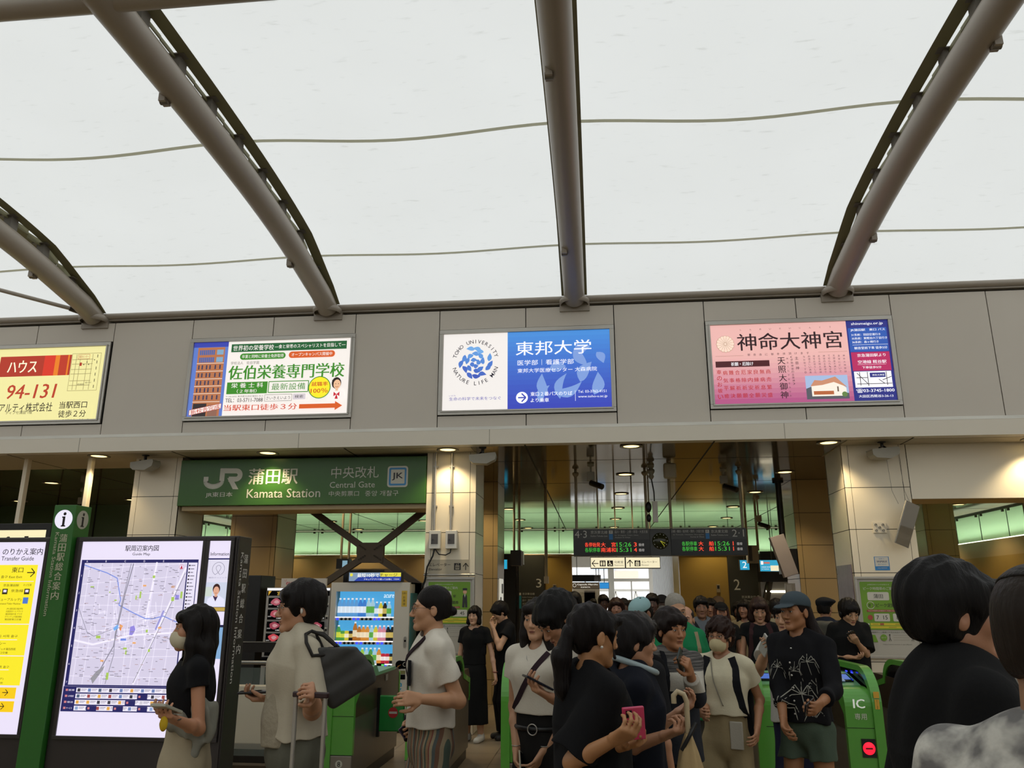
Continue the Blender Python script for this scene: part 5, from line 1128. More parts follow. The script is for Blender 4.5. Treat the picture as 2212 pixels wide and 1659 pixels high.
s = Sheet((-W2, -.001, H), (1, 0, 0), (0, 0, -1), 2 * W2)
s.text('acure', 94, 121, 8.5, ink('2f8fb8'), w=27, al='r', bold=.05, shear=.18); s.rect(91 - 1, 10, 97, 29, ink('c9a93a')); s.text('LBS', 93.4, 13, 2, dk, w=5, al='c'); s.vtext('お買得', 93.4, 16, 28, 3, dk)
s.rect(50, 98, 58, 107, m_gblack); s.rect(62, 101, 71, 108, m_gblack); s.rect(63, 102, 70, 106.5, lit('b8b6f0', 1.0)); s.rect(62, 95, 72, 99, m_gblack); s.rect(68, 96, 71.5, 98, lit('5fd06a')); s.rrect(79, 99, 87, 108, 1, m_gblack); s.rect(80.5, 101, 85.5, 104, ink('6a675f'))
s.disc(90.5, 96.5, 5, m_gblack); s.rrect(86, 92, 100, 101, 3.5, m_gblack); s.ring(97, 96, 2.2, .7, ink('a8a59a')); s.poly([(88, 98), (93, 96), (88, 99.5)], ink('b5722c'))
s.rrect(89, 103, 98, 107, .6, ink('7a7648')); s.rrect(89, 107.6, 98, 113, .6, m_gblack); s.rrect(95.5 - 1, 64, 98, 77, 1.4, m_alu); s.disc(96.3, 69, 1.2, m_gblack)
s.rrect(36, 94, 44, 107, 1, ink('b09a3a')); s.rrect(88, 126, 98, 132, .5, ink('b8b4a8')); s.rrect(92, 142, 98.5, 152, 1, ink('6a3f1c')); s.rect(92.5, 146, 98, 148, ink('c8782c')); s.text('OISI', 94, 167, 2.2, ink('4a463c'), w=8, al='c')
s.build('front_fittings', t)
# sign on top of the machine
t2 = thing('lit_banner', 'small lit yellow and blue banner standing on the drinks machine', 'sign', (-2.93, 10.43, 1.84)); MB().box((-.37, 0, 0), (.37, .1, .13), m_black).build('case', t2, bevel=.01)
s = Sheet((-.35, -.001, .12), (1, 0, 0), (0, 0, -1), .70); s.rect(0, 0, 100, 15.5, lit('8fa8c8', .7)); s.poly([(10, 15.5), (20, 7), (100, 7), (100, 15.5)], lit('2a3f9a')); s.rect(60, 0, 100, 7.5, lit('d8cf4a')); s.text('最短10秒で', 37, 4.8, 7.2, lit('f4f4f0'), w=42, al='c', bold=.03); s.text('チャージ', 76, 4.6, 6.4, lit('4a3a1c'), w=34, al='c', bold=.03); s.text('アキュアアプリで買ってお得に', 56, 12.2, 3.2, lit('f4f4f0'), w=54, al='c'); s.disc(4.5, 4, 3, lit('d8cf4a')); s.text('1234', 92, 12, 2, lit('f4f4f0'), w=10, al='c'); s.build('lit_face', t2)
# drinks on the shelves: every sample bottle and can is a thing, glowing in place of shelf light
dcol = {'water': ('5f9fd8', 'dfeaf4'), 'blue': ('3f7fd0', 'e4edf6'), 'clear': ('a8cfe0', '5fa84a'), 'green': ('4f9a4a', 'cfd84a'), 'tea': ('b5722c', 'e8d9b8'), 'orange': ('d8903a', 'f0e0c0'), 'dark': ('1c1a1c', 'c8b060'), 'red': ('c02a3a', 'efe4e0'), 'yellow': ('d8c83a', 'f2ead0'), 'pink': ('d88a9a', 'f4e6e8'), 'lime': ('9fc84a', 'f0f2d8')}
protos = {}
def drink(kind, bottle):
    k = (kind, bottle)
    if k not in protos:
        c1, c2 = dcol[kind]; o = thing('drink_bottle' if bottle else 'drink_can', 'x', 'bottle' if bottle else 'can')
        h = .19 if bottle == 1 else .235 if bottle == 2 else .12
        if bottle: MB().lathe([(.0005, 0), (.026, 0), (.03, .01), (.03, h * .62), (.026, h * .72), (.013, h * .88), (.013, h * .92)], n=14, m=lit(c1, .75)).build('body', o); MB().lathe([(.0308, h * .2), (.0308, h * .55)], n=14, m=lit(c2, .8)).build('label_wrap', o); MB().lathe([(.014, h * .91), (.014, h), (.0005, h)], n=10, m=lit('e8ecf0', .8)).build('cap', o)
        else: MB().lathe([(.0005, 0), (.024, 0), (.027, .008), (.027, h * .93), (.023, h), (.0005, h)], n=14, m=lit(c1, .75)).build('body', o); MB().lathe([(.0274, h * .3), (.0274, h * .7)], n=14, m=lit(c2, .8)).build('label_wrap', o)
        protos[k] = [o, False]
    o, used = protos[k]; protos[k][1] = True
    return copy_tree(o) if used else o
rows = [[('water', 2)] * 5 + [('blue', 2)] * 2 + [('clear', 2), ('clear', 2), ('water', 1), ('yellow', 1), ('dark', 1), ('clear', 1)], [('green', 1), ('green', 0), ('yellow', 0), ('dark', 0), ('tea', 2), ('tea', 1), ('orange', 1), ('orange', 1), ('clear', 1), ('yellow', 1), ('pink', 1), ('pink', 1), ('dark', 1), ('dark', 1)], [('pink', 0), ('red', 0), ('red', 0), ('pink', 0), ('yellow', 0), ('lime', 0), ('lime', 1), ('clear', 1), ('green', 1), ('clear', 1), ('orange', 1), ('red', 0), ('red', 0), ('dark', 0)]]
cn = {'water': 'blue and white', 'blue': 'deep blue', 'clear': 'clear', 'green': 'green', 'tea': 'brown', 'orange': 'orange', 'dark': 'black', 'red': 'red', 'yellow': 'yellow', 'pink': 'pink', 'lime': 'lime green'}
for r_, row in enumerate(rows):
    for q, (kd, bt) in enumerate(row):
        o = drink(kd, bt); o.location = (-2.99 - W2 + .10 + q * .0555, 10.45 + .1, SH[r_][0]); 
        o['label'] = 'sample %s %s on the %s shelf of the drinks machine' % (cn[kd], 'can' if not bt else 'tall bottle' if bt == 2 else 'bottle', ('top', 'middle', 'bottom')[r_]); o['group'] = '%s sample %s on the %s shelf' % (cn[kd], 'cans' if not bt else 'tall bottles' if bt == 2 else 'bottles', ('top', 'middle', 'bottom')[r_])
# ---------------------------------------------------------------- meat vending machine
t = thing('meat_vending_machine', 'black and silver meat vending machine behind the man in the pale shirt', 'vending machine', (-3.985, 10.5, 0)); W2 = .44
m_mv = mat('meat_machine_silver', 'a9a6a2', .35, metal=.3)
MB().box((-W2, 0, .5), (W2, .7, 1.77), m_mv).box((-W2, -.01, 0), (W2, .7, .5), m_vm).build('cabinet', t, bevel=.004)
s = Sheet((-W2, -.0015, 1.77), (1, 0, 0), (0, 0, -1), 2 * W2); s.rect(1, 1, 99, 4, lit('e8ecf4', 1.2)); s.rect(1, 5, 99, 12, m_gblack); s.text('宮崎牛自動販売機', 50, 8.6, 5.6, lit('d8b04a', .8), w=66, al='c', bold=.03); s.poly([(3, 5), (8, 5), (3, 12)], lit('d8a83a', .7))
for cx_ in (4, 38, 70):
    for r_ in range(5):
        y = 15 + 17.2 * r_; s.rect(cx_, y, cx_ + 24, y + 14.5, m_gblack); s.rect(cx_ + 25, y + 8, cx_ + 29, y + 10, m_vm); s.disc(cx_ + 27, y + 12, 1.3, m_gblack)
        if r_ < 4:
            mc = lit(('c06070', 'c05a68', 'a84a5a', 'd8505a')[r_], .6); pts = [(cx_ + 12 + 8 * math.cos(R(a)) * (1 + .12 * math.sin(3 * R(a) + r_)), y + 6 + 5 * math.sin(R(a)) * (1 + .1 * math.cos(4 * R(a)))) for a in range(0, -360, -20)]
            s.poly(pts, mc); s.poly([(cx_ + 12 + (p[0] - cx_ - 12) * .5 + 1, y + 6 + (p[1] - y - 6) * .5) for p in pts], lit('d8a0a4', .6)); s.text('-%s円' % ('3,980', '3,480', '3,980', '2,780')[r_], cx_ + 23, y + 12.6, 2.4, lit('e8e6e0', .8), al='r', bold=.02); s.text('宮崎牛', cx_ + 1, y + 10, 1.8, lit('e8e6e0', .6))
s.rect(0, 100, 100, 112, m_gblack); s.text('宮崎牛自販', 30, 106, 4, ink('8a8780'), w=36, al='c')
s.rect(8, 114, 60, 142, m_gblack)
for k in range(4): s.vtext('ご利用方法', 14 + 8 * k, 116, 138, 4, ink('c9c6ba'))
s.rect(3, 150, 97, 160, m_gblack); s.build('front_print', t)
t2 = thing('event_sign', 'white event sign standing on top of the meat machine', 'sign', (-3.93, 10.52, 1.775)); MB().box((-.31, 0, 0), (.31, .05, .115), m_white).build('case', t2); s = Sheet((-.31, -.001, .115), (1, 0, 0), (0, 0, -1), .62); s.rect(0, 0, 100, 18.5, ink('b9b3ab')); s.text('event', 27, 10, 8, ink('b03a4a'), w=32, al='c', bold=.03); s.ring(54, 9.5, 4.5, 2.2, ink('2a8ab8'), a0=50, a1=310); s.line([(7, 3), (9, 7)], .6, ink('b03a4a')); s.line([(11, 2), (11, 6)], .6, ink('b03a4a')); s.text('osk', 60, 10, 7, ink('2a8ab8'), w=18, bold=.03); s.build('lettering', t2)
t = thing('black_cabinet', 'tall black cabinet between the map board and the meat machine', 'cabinet', (-4.72, 10.5, 0)); MB().box((-.2, 0, 0), (.2, .5, 1.93), m_black).build('body', t, bevel=.01); MB().lathe([(.03, -.012), (.04, 0)], (0, 0, 1.8), 'y', 16, m_dark).lathe([(.0005, -.012), (.03, -.012)], (0, 0, 1.8), 'y', 16, m_gblack).box((.05, -.004, .98), (.1, 0, 1.08), m_greydev).build('lens', t)
t = thing('gap_shade', 'narrow black strip put in as the shade of the gap between the two vending machines', 'panel', (-3.535 + .0, 10.62, 0)); MB().box((-.0, 0, 0), (.012, .3, 1.8), m_black).build('panel', t)  # black strip stands in for the shaded gap between the machines
t = thing('shop_poster', 'dark framed handwritten poster behind the lit banner on the drinks machine', 'poster', (at(765, 1245, 11.6).x, 11.6, 1.55)); MB().box((-.3, 0, -1.55), (.75, .06, .50), m_stone_in).box((-.16, -.01, .2), (.05, 0, .48), m_blk).box((.05, -.01, .4), (.45, 0, .48), m_blk).build('board', t)
# ---------------------------------------------------------------- glass and steel railing
t = thing('glass_railing', 'steel railing with glass panel and posts behind the map board', 'railing', (-3.6, 8.2, 0))
m_bz = mat('bronze_post', '5f5446', .35, metal=.5); m_rg = mat('railing_glass', 'a9b8b0', .05, alpha=.18, var=0)
MB().box((-.62, -.03, .04), (-.5, .05, .98), m_bz).build('post', t, bevel=.004); MB().box((.32, -.02, .04), (.35, .02, .98), m_bz).build('post', t, bevel=.003)
MB().tube([(-.34, 0, .04), (-.34, 0, .98)], .017, m_bz).build('post', t); MB().box((-.9, -.03, 0), (.45, .06, .04), m_bz).build('foot_rail', t)
MB().tube([(-.9, 0, 1.0), (.42, 0, 1.0)], .018, m_alu).box((-.9, .0, 1.1), (.42, .03, 1.2), m_dark).box((-.9, -.004, 1.195), (.42, .03, 1.203), m_alu).build('top_rail', t)
MB().box((-.9, .012, .12), (.35, .02, .95), m_rg).build('glass_panel', t)
t = thing('kerb_block', 'low dark stone kerb under the glass railing', 'kerb', (-3.75, 8.5, 0)); MB().box((-.8, 0, 0), (.62, .3, .13), m_dark).build('kerb', t)
t = thing('stone_plinth', 'pale stone wall base between the railing and the meat machine', 'wall base', (-4.6, 9.6, 0)); MB().box((-.35, 0, 0), (.75, .2, .62), m_stone).build('plinth', t)
# ---------------------------------------------------------------- people: a body grown from smoothly blended volumes
class Field:
    """signed distance grid; volumes are blended in, then turned into one closed surface"""
    def __init__(s, lo, hi, h):
        s.h = h; s.lo = np.array(lo, np.float32); n = np.ceil((np.array(hi) - np.array(lo)) / h).astype(int) + 1
        s.n = n; s.ax = [s.lo[i] + h * np.arange(n[i], dtype=np.float32) for i in range(3)]
        s.d = np.full(tuple(n), .2, np.float32)
    def blk(s, lo, hi, m):
        i0 = np.clip(((np.array(lo) - m - s.lo) / s.h).astype(int), 0, s.n - 1); i1 = np.clip(((np.array(hi) + m - s.lo) / s.h).astype(int) + 2, 1, s.n)
        sl = tuple(slice(a, b) for a, b in zip(i0, i1))
        return sl, np.meshgrid(*[s.ax[i][sl[i]] for i in range(3)], indexing='ij', sparse=True)
    def mix(s, sl, d, k, op):
        D = s.d[sl]
        if D.size == 0: return
        if op == 'cut':
            d = -d
            if k: hh = np.maximum(k - np.abs(D - d), 0) / k; s.d[sl] = np.maximum(D, d) + hh * hh * k * .25
            else: s.d[sl] = np.maximum(D, d)
        else:
            if k: hh = np.maximum(k - np.abs(D - d), 0) / k; s.d[sl] = np.minimum(D, d) - hh * hh * k * .25
            else: s.d[sl] = np.minimum(D, d)
    def cone(s, a, b, ra, rb, k=.01, flat=1.0, op='add'):
        """rounded tapered limb from a to b; flat squeezes it front to back"""
        a = np.array(a, float); b = np.array(b, float); r = max(ra, rb); m = r + k + 3 * s.h
        sl, (X, Y, Z) = s.blk(np.minimum(a, b), np.maximum(a, b), m)
        f = 1 / flat; v = (b - a) * np.array([1, f, 1]); px, py, pz = X - a[0], (Y - a[1]) * f, Z - a[2]
        t = np.clip((px * v[0] + py * v[1] + pz * v[2]) / max(v @ v, 1e-9), 0, 1)
        d = np.sqrt((px - t * v[0]) ** 2 + (py - t * v[1]) ** 2 + (pz - t * v[2]) ** 2) - (ra + (rb - ra) * t)
        s.mix(sl, d * (1 if flat == 1 else .5 * (1 + flat)), k, op); return s
    def ell(s, c, r, k=.01, rot=None, op='add'):
        c = np.array(c, float); r = np.array(r, float); m = r.max() + k + 3 * s.h
        sl, (X, Y, Z) = s.blk(c, c, m)
        px, py, pz = X - c[0], Y - c[1], Z - c[2]
        if rot is not None:
            q = np.array(rot.transposed())
            px, py, pz = [q[i][0] * px + q[i][1] * py + q[i][2] * pz for i in range(3)]
        k0 = np.sqrt((px / r[0]) ** 2 + (py / r[1]) ** 2 + (pz / r[2]) ** 2); k1 = np.sqrt((px / r[0] ** 2) ** 2 + (py / r[1] ** 2) ** 2 + (pz / r[2] ** 2) ** 2)
        s.mix(sl, k0 * (k0 - 1) / np.maximum(k1, 1e-5), k, op); return s
    def box(s, c, hf, rd=.01, k=.0, rot=None, op='add'):
        c = np.array(c, float); m = float(np.linalg.norm(hf)) + k + 3 * s.h
        sl, (X, Y, Z) = s.blk(c, c, m); p = [X - c[0], Y - c[1], Z - c[2]]
        if rot is not None:
            q = np.array(rot.transposed()); p = [q[i][0] * p[0] + q[i][1] * p[1] + q[i][2] * p[2] for i in range(3)]
        q = [np.abs(p[i]) - hf[i] + rd for i in range(3)]
        d = np.sqrt(np.maximum(q[0], 0) ** 2 + np.maximum(q[1], 0) ** 2 + np.maximum(q[2], 0) ** 2) + np.minimum(np.maximum(q[0], np.maximum(q[1], q[2])), 0) - rd
        s.mix(sl, d, k, op); return s
    def plane(s, p, n, k=.004):
        """removes what lies on the side n points to"""
        p = np.array(p, float); n = np.array(n, float); n /= np.linalg.norm(n)
        X, Y, Z = np.meshgrid(*s.ax, indexing='ij', sparse=True)
        d = (X - p[0]) * n[0] + (Y - p[1]) * n[1] + (Z - p[2]) * n[2]
        s.mix((slice(None),) * 3, -d.astype(np.float32), k, 'cut'); return s
    def ripple(s, amp, seed=0, wl=.09, zs=.45):
        """soft folds"""
        rg = np.random.RandomState(seed); X, Y, Z = np.meshgrid(*s.ax, indexing='ij', sparse=True); m = np.abs(s.d) < .035; out = 0
        for q in range(4):
            a = rg.uniform(0, 6.28); f = 6.28 / wl * rg.uniform(.6, 1.4)
            out = out + np.sin(f * (X * math.cos(a) + Y * math.sin(a)) + f * zs * Z * rg.uniform(-1, 1) + rg.uniform(0, 6.28) + 1.5 * np.sin(8 * Z + q))
        s.d = np.where(m, s.d + (amp / 2.5) * out, s.d).astype(np.float32); return s
    def front_y(s, x, z, side=-1, off=.006):
        """depth of the surface seen from the front (side -1) or the back (+1)"""
        i = int(round((x - s.lo[0]) / s.h)); k = int(round((z - s.lo[2]) / s.h)); i = min(max(i, 0), s.n[0] - 1); k = min(max(k, 0), s.n[2] - 1)
        col = s.d[i, :, k]; idx = np.nonzero(col < .001)[0]
        if len(idx) == 0: return 0.0
        return float(s.ax[1][idx[0]] - off) if side < 0 else float(s.ax[1][idx[-1]] + off)
    def mesh(s, name, mats, parent, pick=None):
        D = s.d; S = D < 0
        for ax in range(3):
            sl0 = [slice(None)] * 3; sl0[ax] = 0; S[tuple(sl0)] = False; sl0[ax] = -1; S[tuple(sl0)] = False
        nx, ny, nz = D.shape; cnt = np.zeros((nx - 1, ny - 1, nz - 1), np.int8)
        for a in (0, 1):
            for b in (0, 1):
                for c in (0, 1): cnt += S[a:nx - 1 + a, b:ny - 1 + b, c:nz - 1 + c]
        act = (cnt > 0) & (cnt < 8); I = np.argwhere(act)
        if len(I) == 0: return None
        idx = np.full(act.shape, -1, np.int32); idx[act] = np.arange(len(I))
        P = np.zeros((len(I), 3), np.float32); W = np.zeros(len(I), np.float32)
        co = [(a, b, c) for a in (0, 1) for b in (0, 1) for c in (0, 1)]
        for u in co:
            for ax in range(3):
                if u[ax]: continue
                v = list(u); v[ax] = 1
                d0 = D[I[:, 0] + u[0], I[:, 1] + u[1], I[:, 2] + u[2]]; d1 = D[I[:, 0] + v[0], I[:, 1] + v[1], I[:, 2] + v[2]]
                s0 = S[I[:, 0] + u[0], I[:, 1] + u[1], I[:, 2] + u[2]]; s1 = S[I[:, 0] + v[0], I[:, 1] + v[1], I[:, 2] + v[2]]
                x = s0 != s1; t = np.where(np.abs(d0 - d1) > 1e-9, d0 / (d0 - d1 + 1e-12), .5); t = np.clip(t, 0, 1)
                p = np.tile(np.array(u, np.float32), (len(I), 1)); p[:, ax] = t
                P[x] += p[x]; W[x] += 1
        P = (P / np.maximum(W, 1)[:, None] + I) * s.h + s.lo
        F = []
        for ax in range(3):
            o = [(1, 2), (2, 0), (0, 1)][ax]
            sa = [slice(1, -1)] * 3; sa[ax] = slice(0, -1); sb = [slice(1, -1)] * 3; sb[ax] = slice(1, None)
            A, B = S[tuple(sa)], S[tuple(sb)]
            for flip, mk in ((False, A & ~B), (True, B & ~A)):
                E = np.argwhere(mk)
                if not len(E): continue
                for q in o: E[:, q] += 1
                q = []
                for da, db in ((-1, -1), (0, -1), (0, 0), (-1, 0)):
                    e = E.copy(); e[:, o[0]] += da; e[:, o[1]] += db; q.append(idx[e[:, 0], e[:, 1], e[:, 2]])
                q = np.stack(q, 1); F.append(q[:, ::-1] if flip else q)
        F = np.concatenate(F); me = bpy.data.meshes.new(name)
        me.vertices.add(len(P)); me.vertices.foreach_set('co', P.ravel())
        me.loops.add(F.size); me.loops.foreach_set('vertex_index', F.ravel().astype(np.int32))
        me.polygons.add(len(F)); me.polygons.foreach_set('loop_start', np.arange(0, F.size, 4, dtype=np.int32))
        me.update(calc_edges=True)
        for m in mats: me.materials.append(m)
        if pick is not None and len(mats) > 1: me.polygons.foreach_set('material_index', pick(P[F].mean(1)).astype(np.int32))
        me.polygons.foreach_set('use_smooth', np.ones(len(F), bool)); me.validate(); me.update()
        o = bpy.data.objects.new(name, me); C.objects.link(o)
        if parent is not None: o.parent = parent
        return o

def skin_mat(tone):
    return mat('skin_' + tone, tone, .5, var=.05, vs=9, bump=.05, bs=160)
def cloth(c, rough=.9, vs=30, var=.05, bump=.10, bs=110): return mat('cloth_' + c, c, rough, var=var, vs=vs, bump=bump, bs=bs, spec=.2)
def hair_mat(c): return mat('hair_' + c, c, .5, var=.35, vs=7, bump=.5, bs=14, stretch=(7, 7, .7), spec=.16)
m_lip = None; m_eyew = mat('eye_white', 'c9c2b8', .2); m_iris = mat('eye_iris', '120c0a', .1); m_brow = mat('eyebrow', '1f1613', .8)
m_phone = mat('phone_black', '141417', .2); m_lens = mat('spectacle_metal', '5a4a40', .3, metal=.6)
V3 = Vector
def person(label, px=None, top=None, Y=3.0, face=0, x=None, h=None, female=False, b=1.0, skin='c99a78', res=.0055, head=(0, 0), lean=0, hair='short', hairc='15110f',
           shirt=None, sleeve=.45, hem=.5, loose=.018, neck='round', pants=None, ptype='pants', plen=.05, lh=None, rh=None, stride=.0, shoes='2a2622', curl=(35, 35), palm=(None, None),
           glasses=False, mask=None, cap=None, shoulder=1.0, pattern=None, extra=None, elb=(None, None), ripple=.004, group=None, smat=None, pmat=None, bust=0, hipw=1.0, hs=1.0):
    """px/top: where the crown of the head appears in the photo; face: 0 towards the viewer, 90 to picture right, 180 away"""
    if px is not None: p = at(px, top, Y); x = p.x; h = h or p.z
    face = face + math.degrees(math.atan2(-x, Y))   # so that face is seen relative to the line of sight
    def zpx(v): return at(px, v[1], Y).z / h if isinstance(v, tuple) else v
    hem = zpx(hem); plen = zpx(plen)
    H = h; root = thing('person', label, 'person', (x, Y, 0), R(face), group=group)
    inv = Matrix.Rotation(-R(face), 3, 'Z'); loc = V3((x, Y, 0))
    def L(v): return inv @ (V3(v) - loc)
    u = H / 1.7; k_ = .93 if female else 1.0
    # joints
    st = stride * u
    hip = V3((0, 0, .525 * H)); ln = R(lean)
    def tilt(v): v = V3(v); q = v - hip; return hip + V3((q.x, q.y * math.cos(ln) - q.z * math.sin(ln), q.z * math.cos(ln) + q.y * math.sin(ln)))
    sw = .103 * H * shoulder * k_
    nb = tilt((0, .012 * u, .835 * H)); ch = tilt((0, .0, .745 * H)); wa = tilt((0, 0, .62 * H)); hc = tilt((0, -.008 * u, .93 * H)) + V3((0, -.01, 0))
    SH_ = [tilt((s_ * sw, .01 * u, .803 * H)) for s_ in (-1, 1)]
    hd = Matrix.Rotation(R(head[0]), 3, 'Z') @ Matrix.Rotation(R(head[1]), 3, 'X')
    if head[1]: hc = nb + hd @ V3((0, -.01, .095 * H)) if head[1] > 8 else hc
    f = (.13 * H) / .225 * (1.0 if not female else .98) * hs  # head scale
    f = min(f, 1.03 * hs)
    hc = V3((hc.x, hc.y, hc.z + .0));
    htop = {'thick': .146, 'curly': .150, 'fade': .124, 'buzz': .124, 'bald': .128}.get(hair, .136) * f
    if not head[1]: hc.z = H - htop
    elif head[1]: hc.z = min(hc.z, H - htop)
    def hp(a, b_, c_): return hc + hd @ (V3((a, b_, c_)) * f)
    la, lf = .172 * H, .150 * H
    hands = []
    for i, (tg, s_) in enumerate(((rh, -1), (lh, 1))):
        S = SH_[i]
        if tg is None: tg = S + V3((s_ * .06, -.03, -(la + lf) * .985)); 
        elif tg[0] == 'px': tg = L(at(tg[1], tg[2], tg[3]))
        else: tg = V3(tg)
        d = tg - S; D = min(d.length, (la + lf) * .995); d.normalize(); tg = S + d * D
        a = (la * la - lf * lf + D * D) / (2 * D); hh = math.sqrt(max(la * la - a * a, 0))
        hint = V3(elb[i]) if elb[i] else V3((s_ * .35, .55, -.75)); hint = (hint - d * hint.dot(d)).normalized()
        E = S + d * a + hint * hh; hands.append((S, E, tg))
    pts = [p for q in hands for p in q] + [hc]
    mg = .22
    lo = [min(p[i] for p in pts) - (mg if i < 2 else 0) for i in range(3)]; hi = [max(p[i] for p in pts) + mg for i in range(3)]
    lo[0] = min(lo[0], -.30 * b); hi[0] = max(hi[0], .30 * b); lo[1] = min(lo[1], -.30 - abs(st)); hi[1] = max(hi[1], .30 + abs(st)); lo[2] = -.01; hi[2] = max(hi[2], H + .06)
    # ---- skin
    S = Field(lo, hi, res); rr = max(1, res / .0065)
    bw = b * k_
    S.cone(hip + V3((0, 0, -.01)), wa, .088 * H * bw * hipw, .072 * H * bw, .03, .72).cone(wa, ch, .072 * H * bw, .088 * H * bw, .03, .72).cone(ch, nb - V3((0, 0, .06 * H)), .088 * H * bw, .06 * H * bw, .03, .7)
    S.cone(SH_[0] + V3((.012, 0, 0)), SH_[1] - V3((.012, 0, 0)), .027 * H, .027 * H, .04)
    for q in SH_: S.cone(nb + V3((0, 0, -.012)), q + (nb - q) * .25 + V3((0, 0, .004)), .030 * H, .024 * H, .03)
    if bust: [S.ell(ch + V3((q * .06, -.075 * u, .01)), (.055, .05, .055), .03) for q in (-1, 1)]
    S.cone(nb - V3((0, 0, .03)), hp(0, .018, -.06), (.056 if not female else .048) * f * min(b, 1.15), (.052 if not female else .045) * f, .025)
    legs = []
    for s_ in (-1, 1):
        hj = V3((s_ * .052 * H, 0, .50 * H)); kn = V3((s_ * .055 * H, -.03 + s_ * st * .35, .27 * H)); an = V3((s_ * .055 * H, .02 + s_ * st * .75, .045 * H)); legs.append((hj, kn, an))
        S.cone(hj, kn, .042 * H * bw, .032 * H, .02).cone(kn, kn + (an - kn) * .35 + V3((0, .012, 0)), .034 * H, .034 * H, .02).cone(kn + (an - kn) * .35 + V3((0, .012, 0)), an, .034 * H, .022 * H, .02)
        S.cone(an + V3((0, .02, -.03)), an + V3((0, -.12, -.045)), .028, .026, .02)
    # head
    S.ell(hp(0, .018, .035), np.array((.073, .093, .085)) * f, .02, hd).ell(hp(0, -.028, -.022), np.array((.059, .064, .088)) * f, .03, hd)
    S.cone(hp(-.043, -.0, -.058), hp(-.010, -.070, -.098), .018 * f, .017 * f, .025).cone(hp(.043, -.0, -.058), hp(.010, -.070, -.098), .018 * f, .017 * f, .025)
    S.ell(hp(0, -.078, -.098), np.array((.018, .014, .014)) * f, .015, hd)
    for q in (-1, 1):
        S.ell(hp(q * .041, -.060, -.020), np.array((.021, .02, .024)) * f, .025, hd)
        S.cone(hp(q * .012, -.089, .024), hp(q * .044, -.078, .024), .009 * f, .009 * f, .012)
        S.ell(hp(q * .031, -.098, .004), np.array((.016, .012, .010)) * f, .010, hd, 'cut')
        S.ell(hp(q * .031, -.079, .003), np.array((.0145, .0125, .0125)) * f, .004, hd)
        S.ell(hp(q * .076, .012, -.008), np.array((.009, .020, .032)) * f, .006, hd).ell(hp(q * .0885, .006, -.003), np.array((.008, .011, .019)) * f, .003, hd, 'cut')
        S.ell(hp(q * .0125, -.099, -.037), np.array((.008, .009, .007)) * f, .006, hd)
    S.cone(hp(0, -.088, .012), hp(0, -.110, -.032), .0075 * f, .011 * f, .010)
    S.cone(hp(-.015, -.0895, -.0605), hp(.015, -.0895, -.0605), .0055 * f, .0055 * f, .006).cone(hp(-.012, -.088, -.0705), hp(.012, -.088, -.0705), .0065 * f, .0065 * f, .006)
    # arms and hands
    info = {}
    hsz = u * (.93 if female else 1.0) * .98
    for i, (A, E, T) in enumerate(hands):
        s_ = (-1, 1)[i]; ar = .0268 * H * (1 + (b - 1) * .6) * (.84 if female else 1)
        S.cone(A, E, ar, ar * .80, .02).cone(E, E + (T - E) * .35, ar * .82, ar * .80, .02).cone(E + (T - E) * .35, T, ar * .80, .0245 * hsz, .02)
        fd = (T - E).normalized(); pn = palm[i]
        pn = V3(pn) if pn else V3((-s_, 0, 0)); pn = (pn - fd * pn.dot(fd)).normalized(); sd = fd.cross(pn) * (s_ * 1)
        if not pn: pass
        th = sd if i == 0 else sd
        kn = []
        cv = curl[i]
        for j, (o_, ll) in enumerate(((.029, .092), (.010, .096), (-.010, .092), (-.028, .084))):
            K = T + fd * ll * hsz + th * o_ * hsz; S.cone(T + fd * .012 * hsz + th * o_ * .55 * hsz, K, .0155 * hsz * rr ** .3, .0125 * hsz * rr ** .3, .014 if j else .002, )
            c1 = R(cv * (.75 + .12 * j)); p0 = K; sc_ = (.95, 1.05, 1.0, .82)[j] * hsz; ang = c1; r0 = .0086 * hsz * max(1, rr ** .5)
            for sg, (le, add) in enumerate(((.042, .9), (.027, .75), (.021, 0))):
                dr = fd * math.cos(ang) + pn * math.sin(ang); p1 = p0 + dr * le * sc_; S.cone(p0, p1, r0, r0 * .92, .004); r0 *= .92; p0 = p1; ang += R(cv) * (1.0 if sg == 0 else .8)
            if j == 1: tip = p0
        b0 = T + fd * .022 * hsz + th * .026 * hsz; b1 = b0 + (fd * .62 + th * .62 + pn * .38).normalized() * .040 * hsz; b2 = b1 + (fd * .85 + th * .18 + pn * (.2 + cv / 120)).normalized() * .032 * hsz; b3 = b2 + (fd * .92 + pn * (.2 + cv / 100) - th * .1).normalized() * .024 * hsz
        S.cone(b0, b1, .0145 * hsz, .0115 * hsz, .012).cone(b1, b2, .0112 * hsz, .0098 * hsz, .006).cone(b2, b3, .0098 * hsz, .0080 * hsz, .004)
        info['hand%d' % i] = (T + fd * .075 * hsz + pn * .022 * hsz, fd, pn, th, T); 
    sm = skin_mat(skin)
    body = S.mesh('body', [sm], root)
    # ---- eyes, brows
    hm4 = hd.to_4x4(); hm4.translation = hc; m_lp = mat('lips_' + skin, '%02x%02x%02x' % tuple(int(int(skin[q:q + 2], 16) * k) for q, k in ((0, .86), (2, .70), (4, .72))), .4)
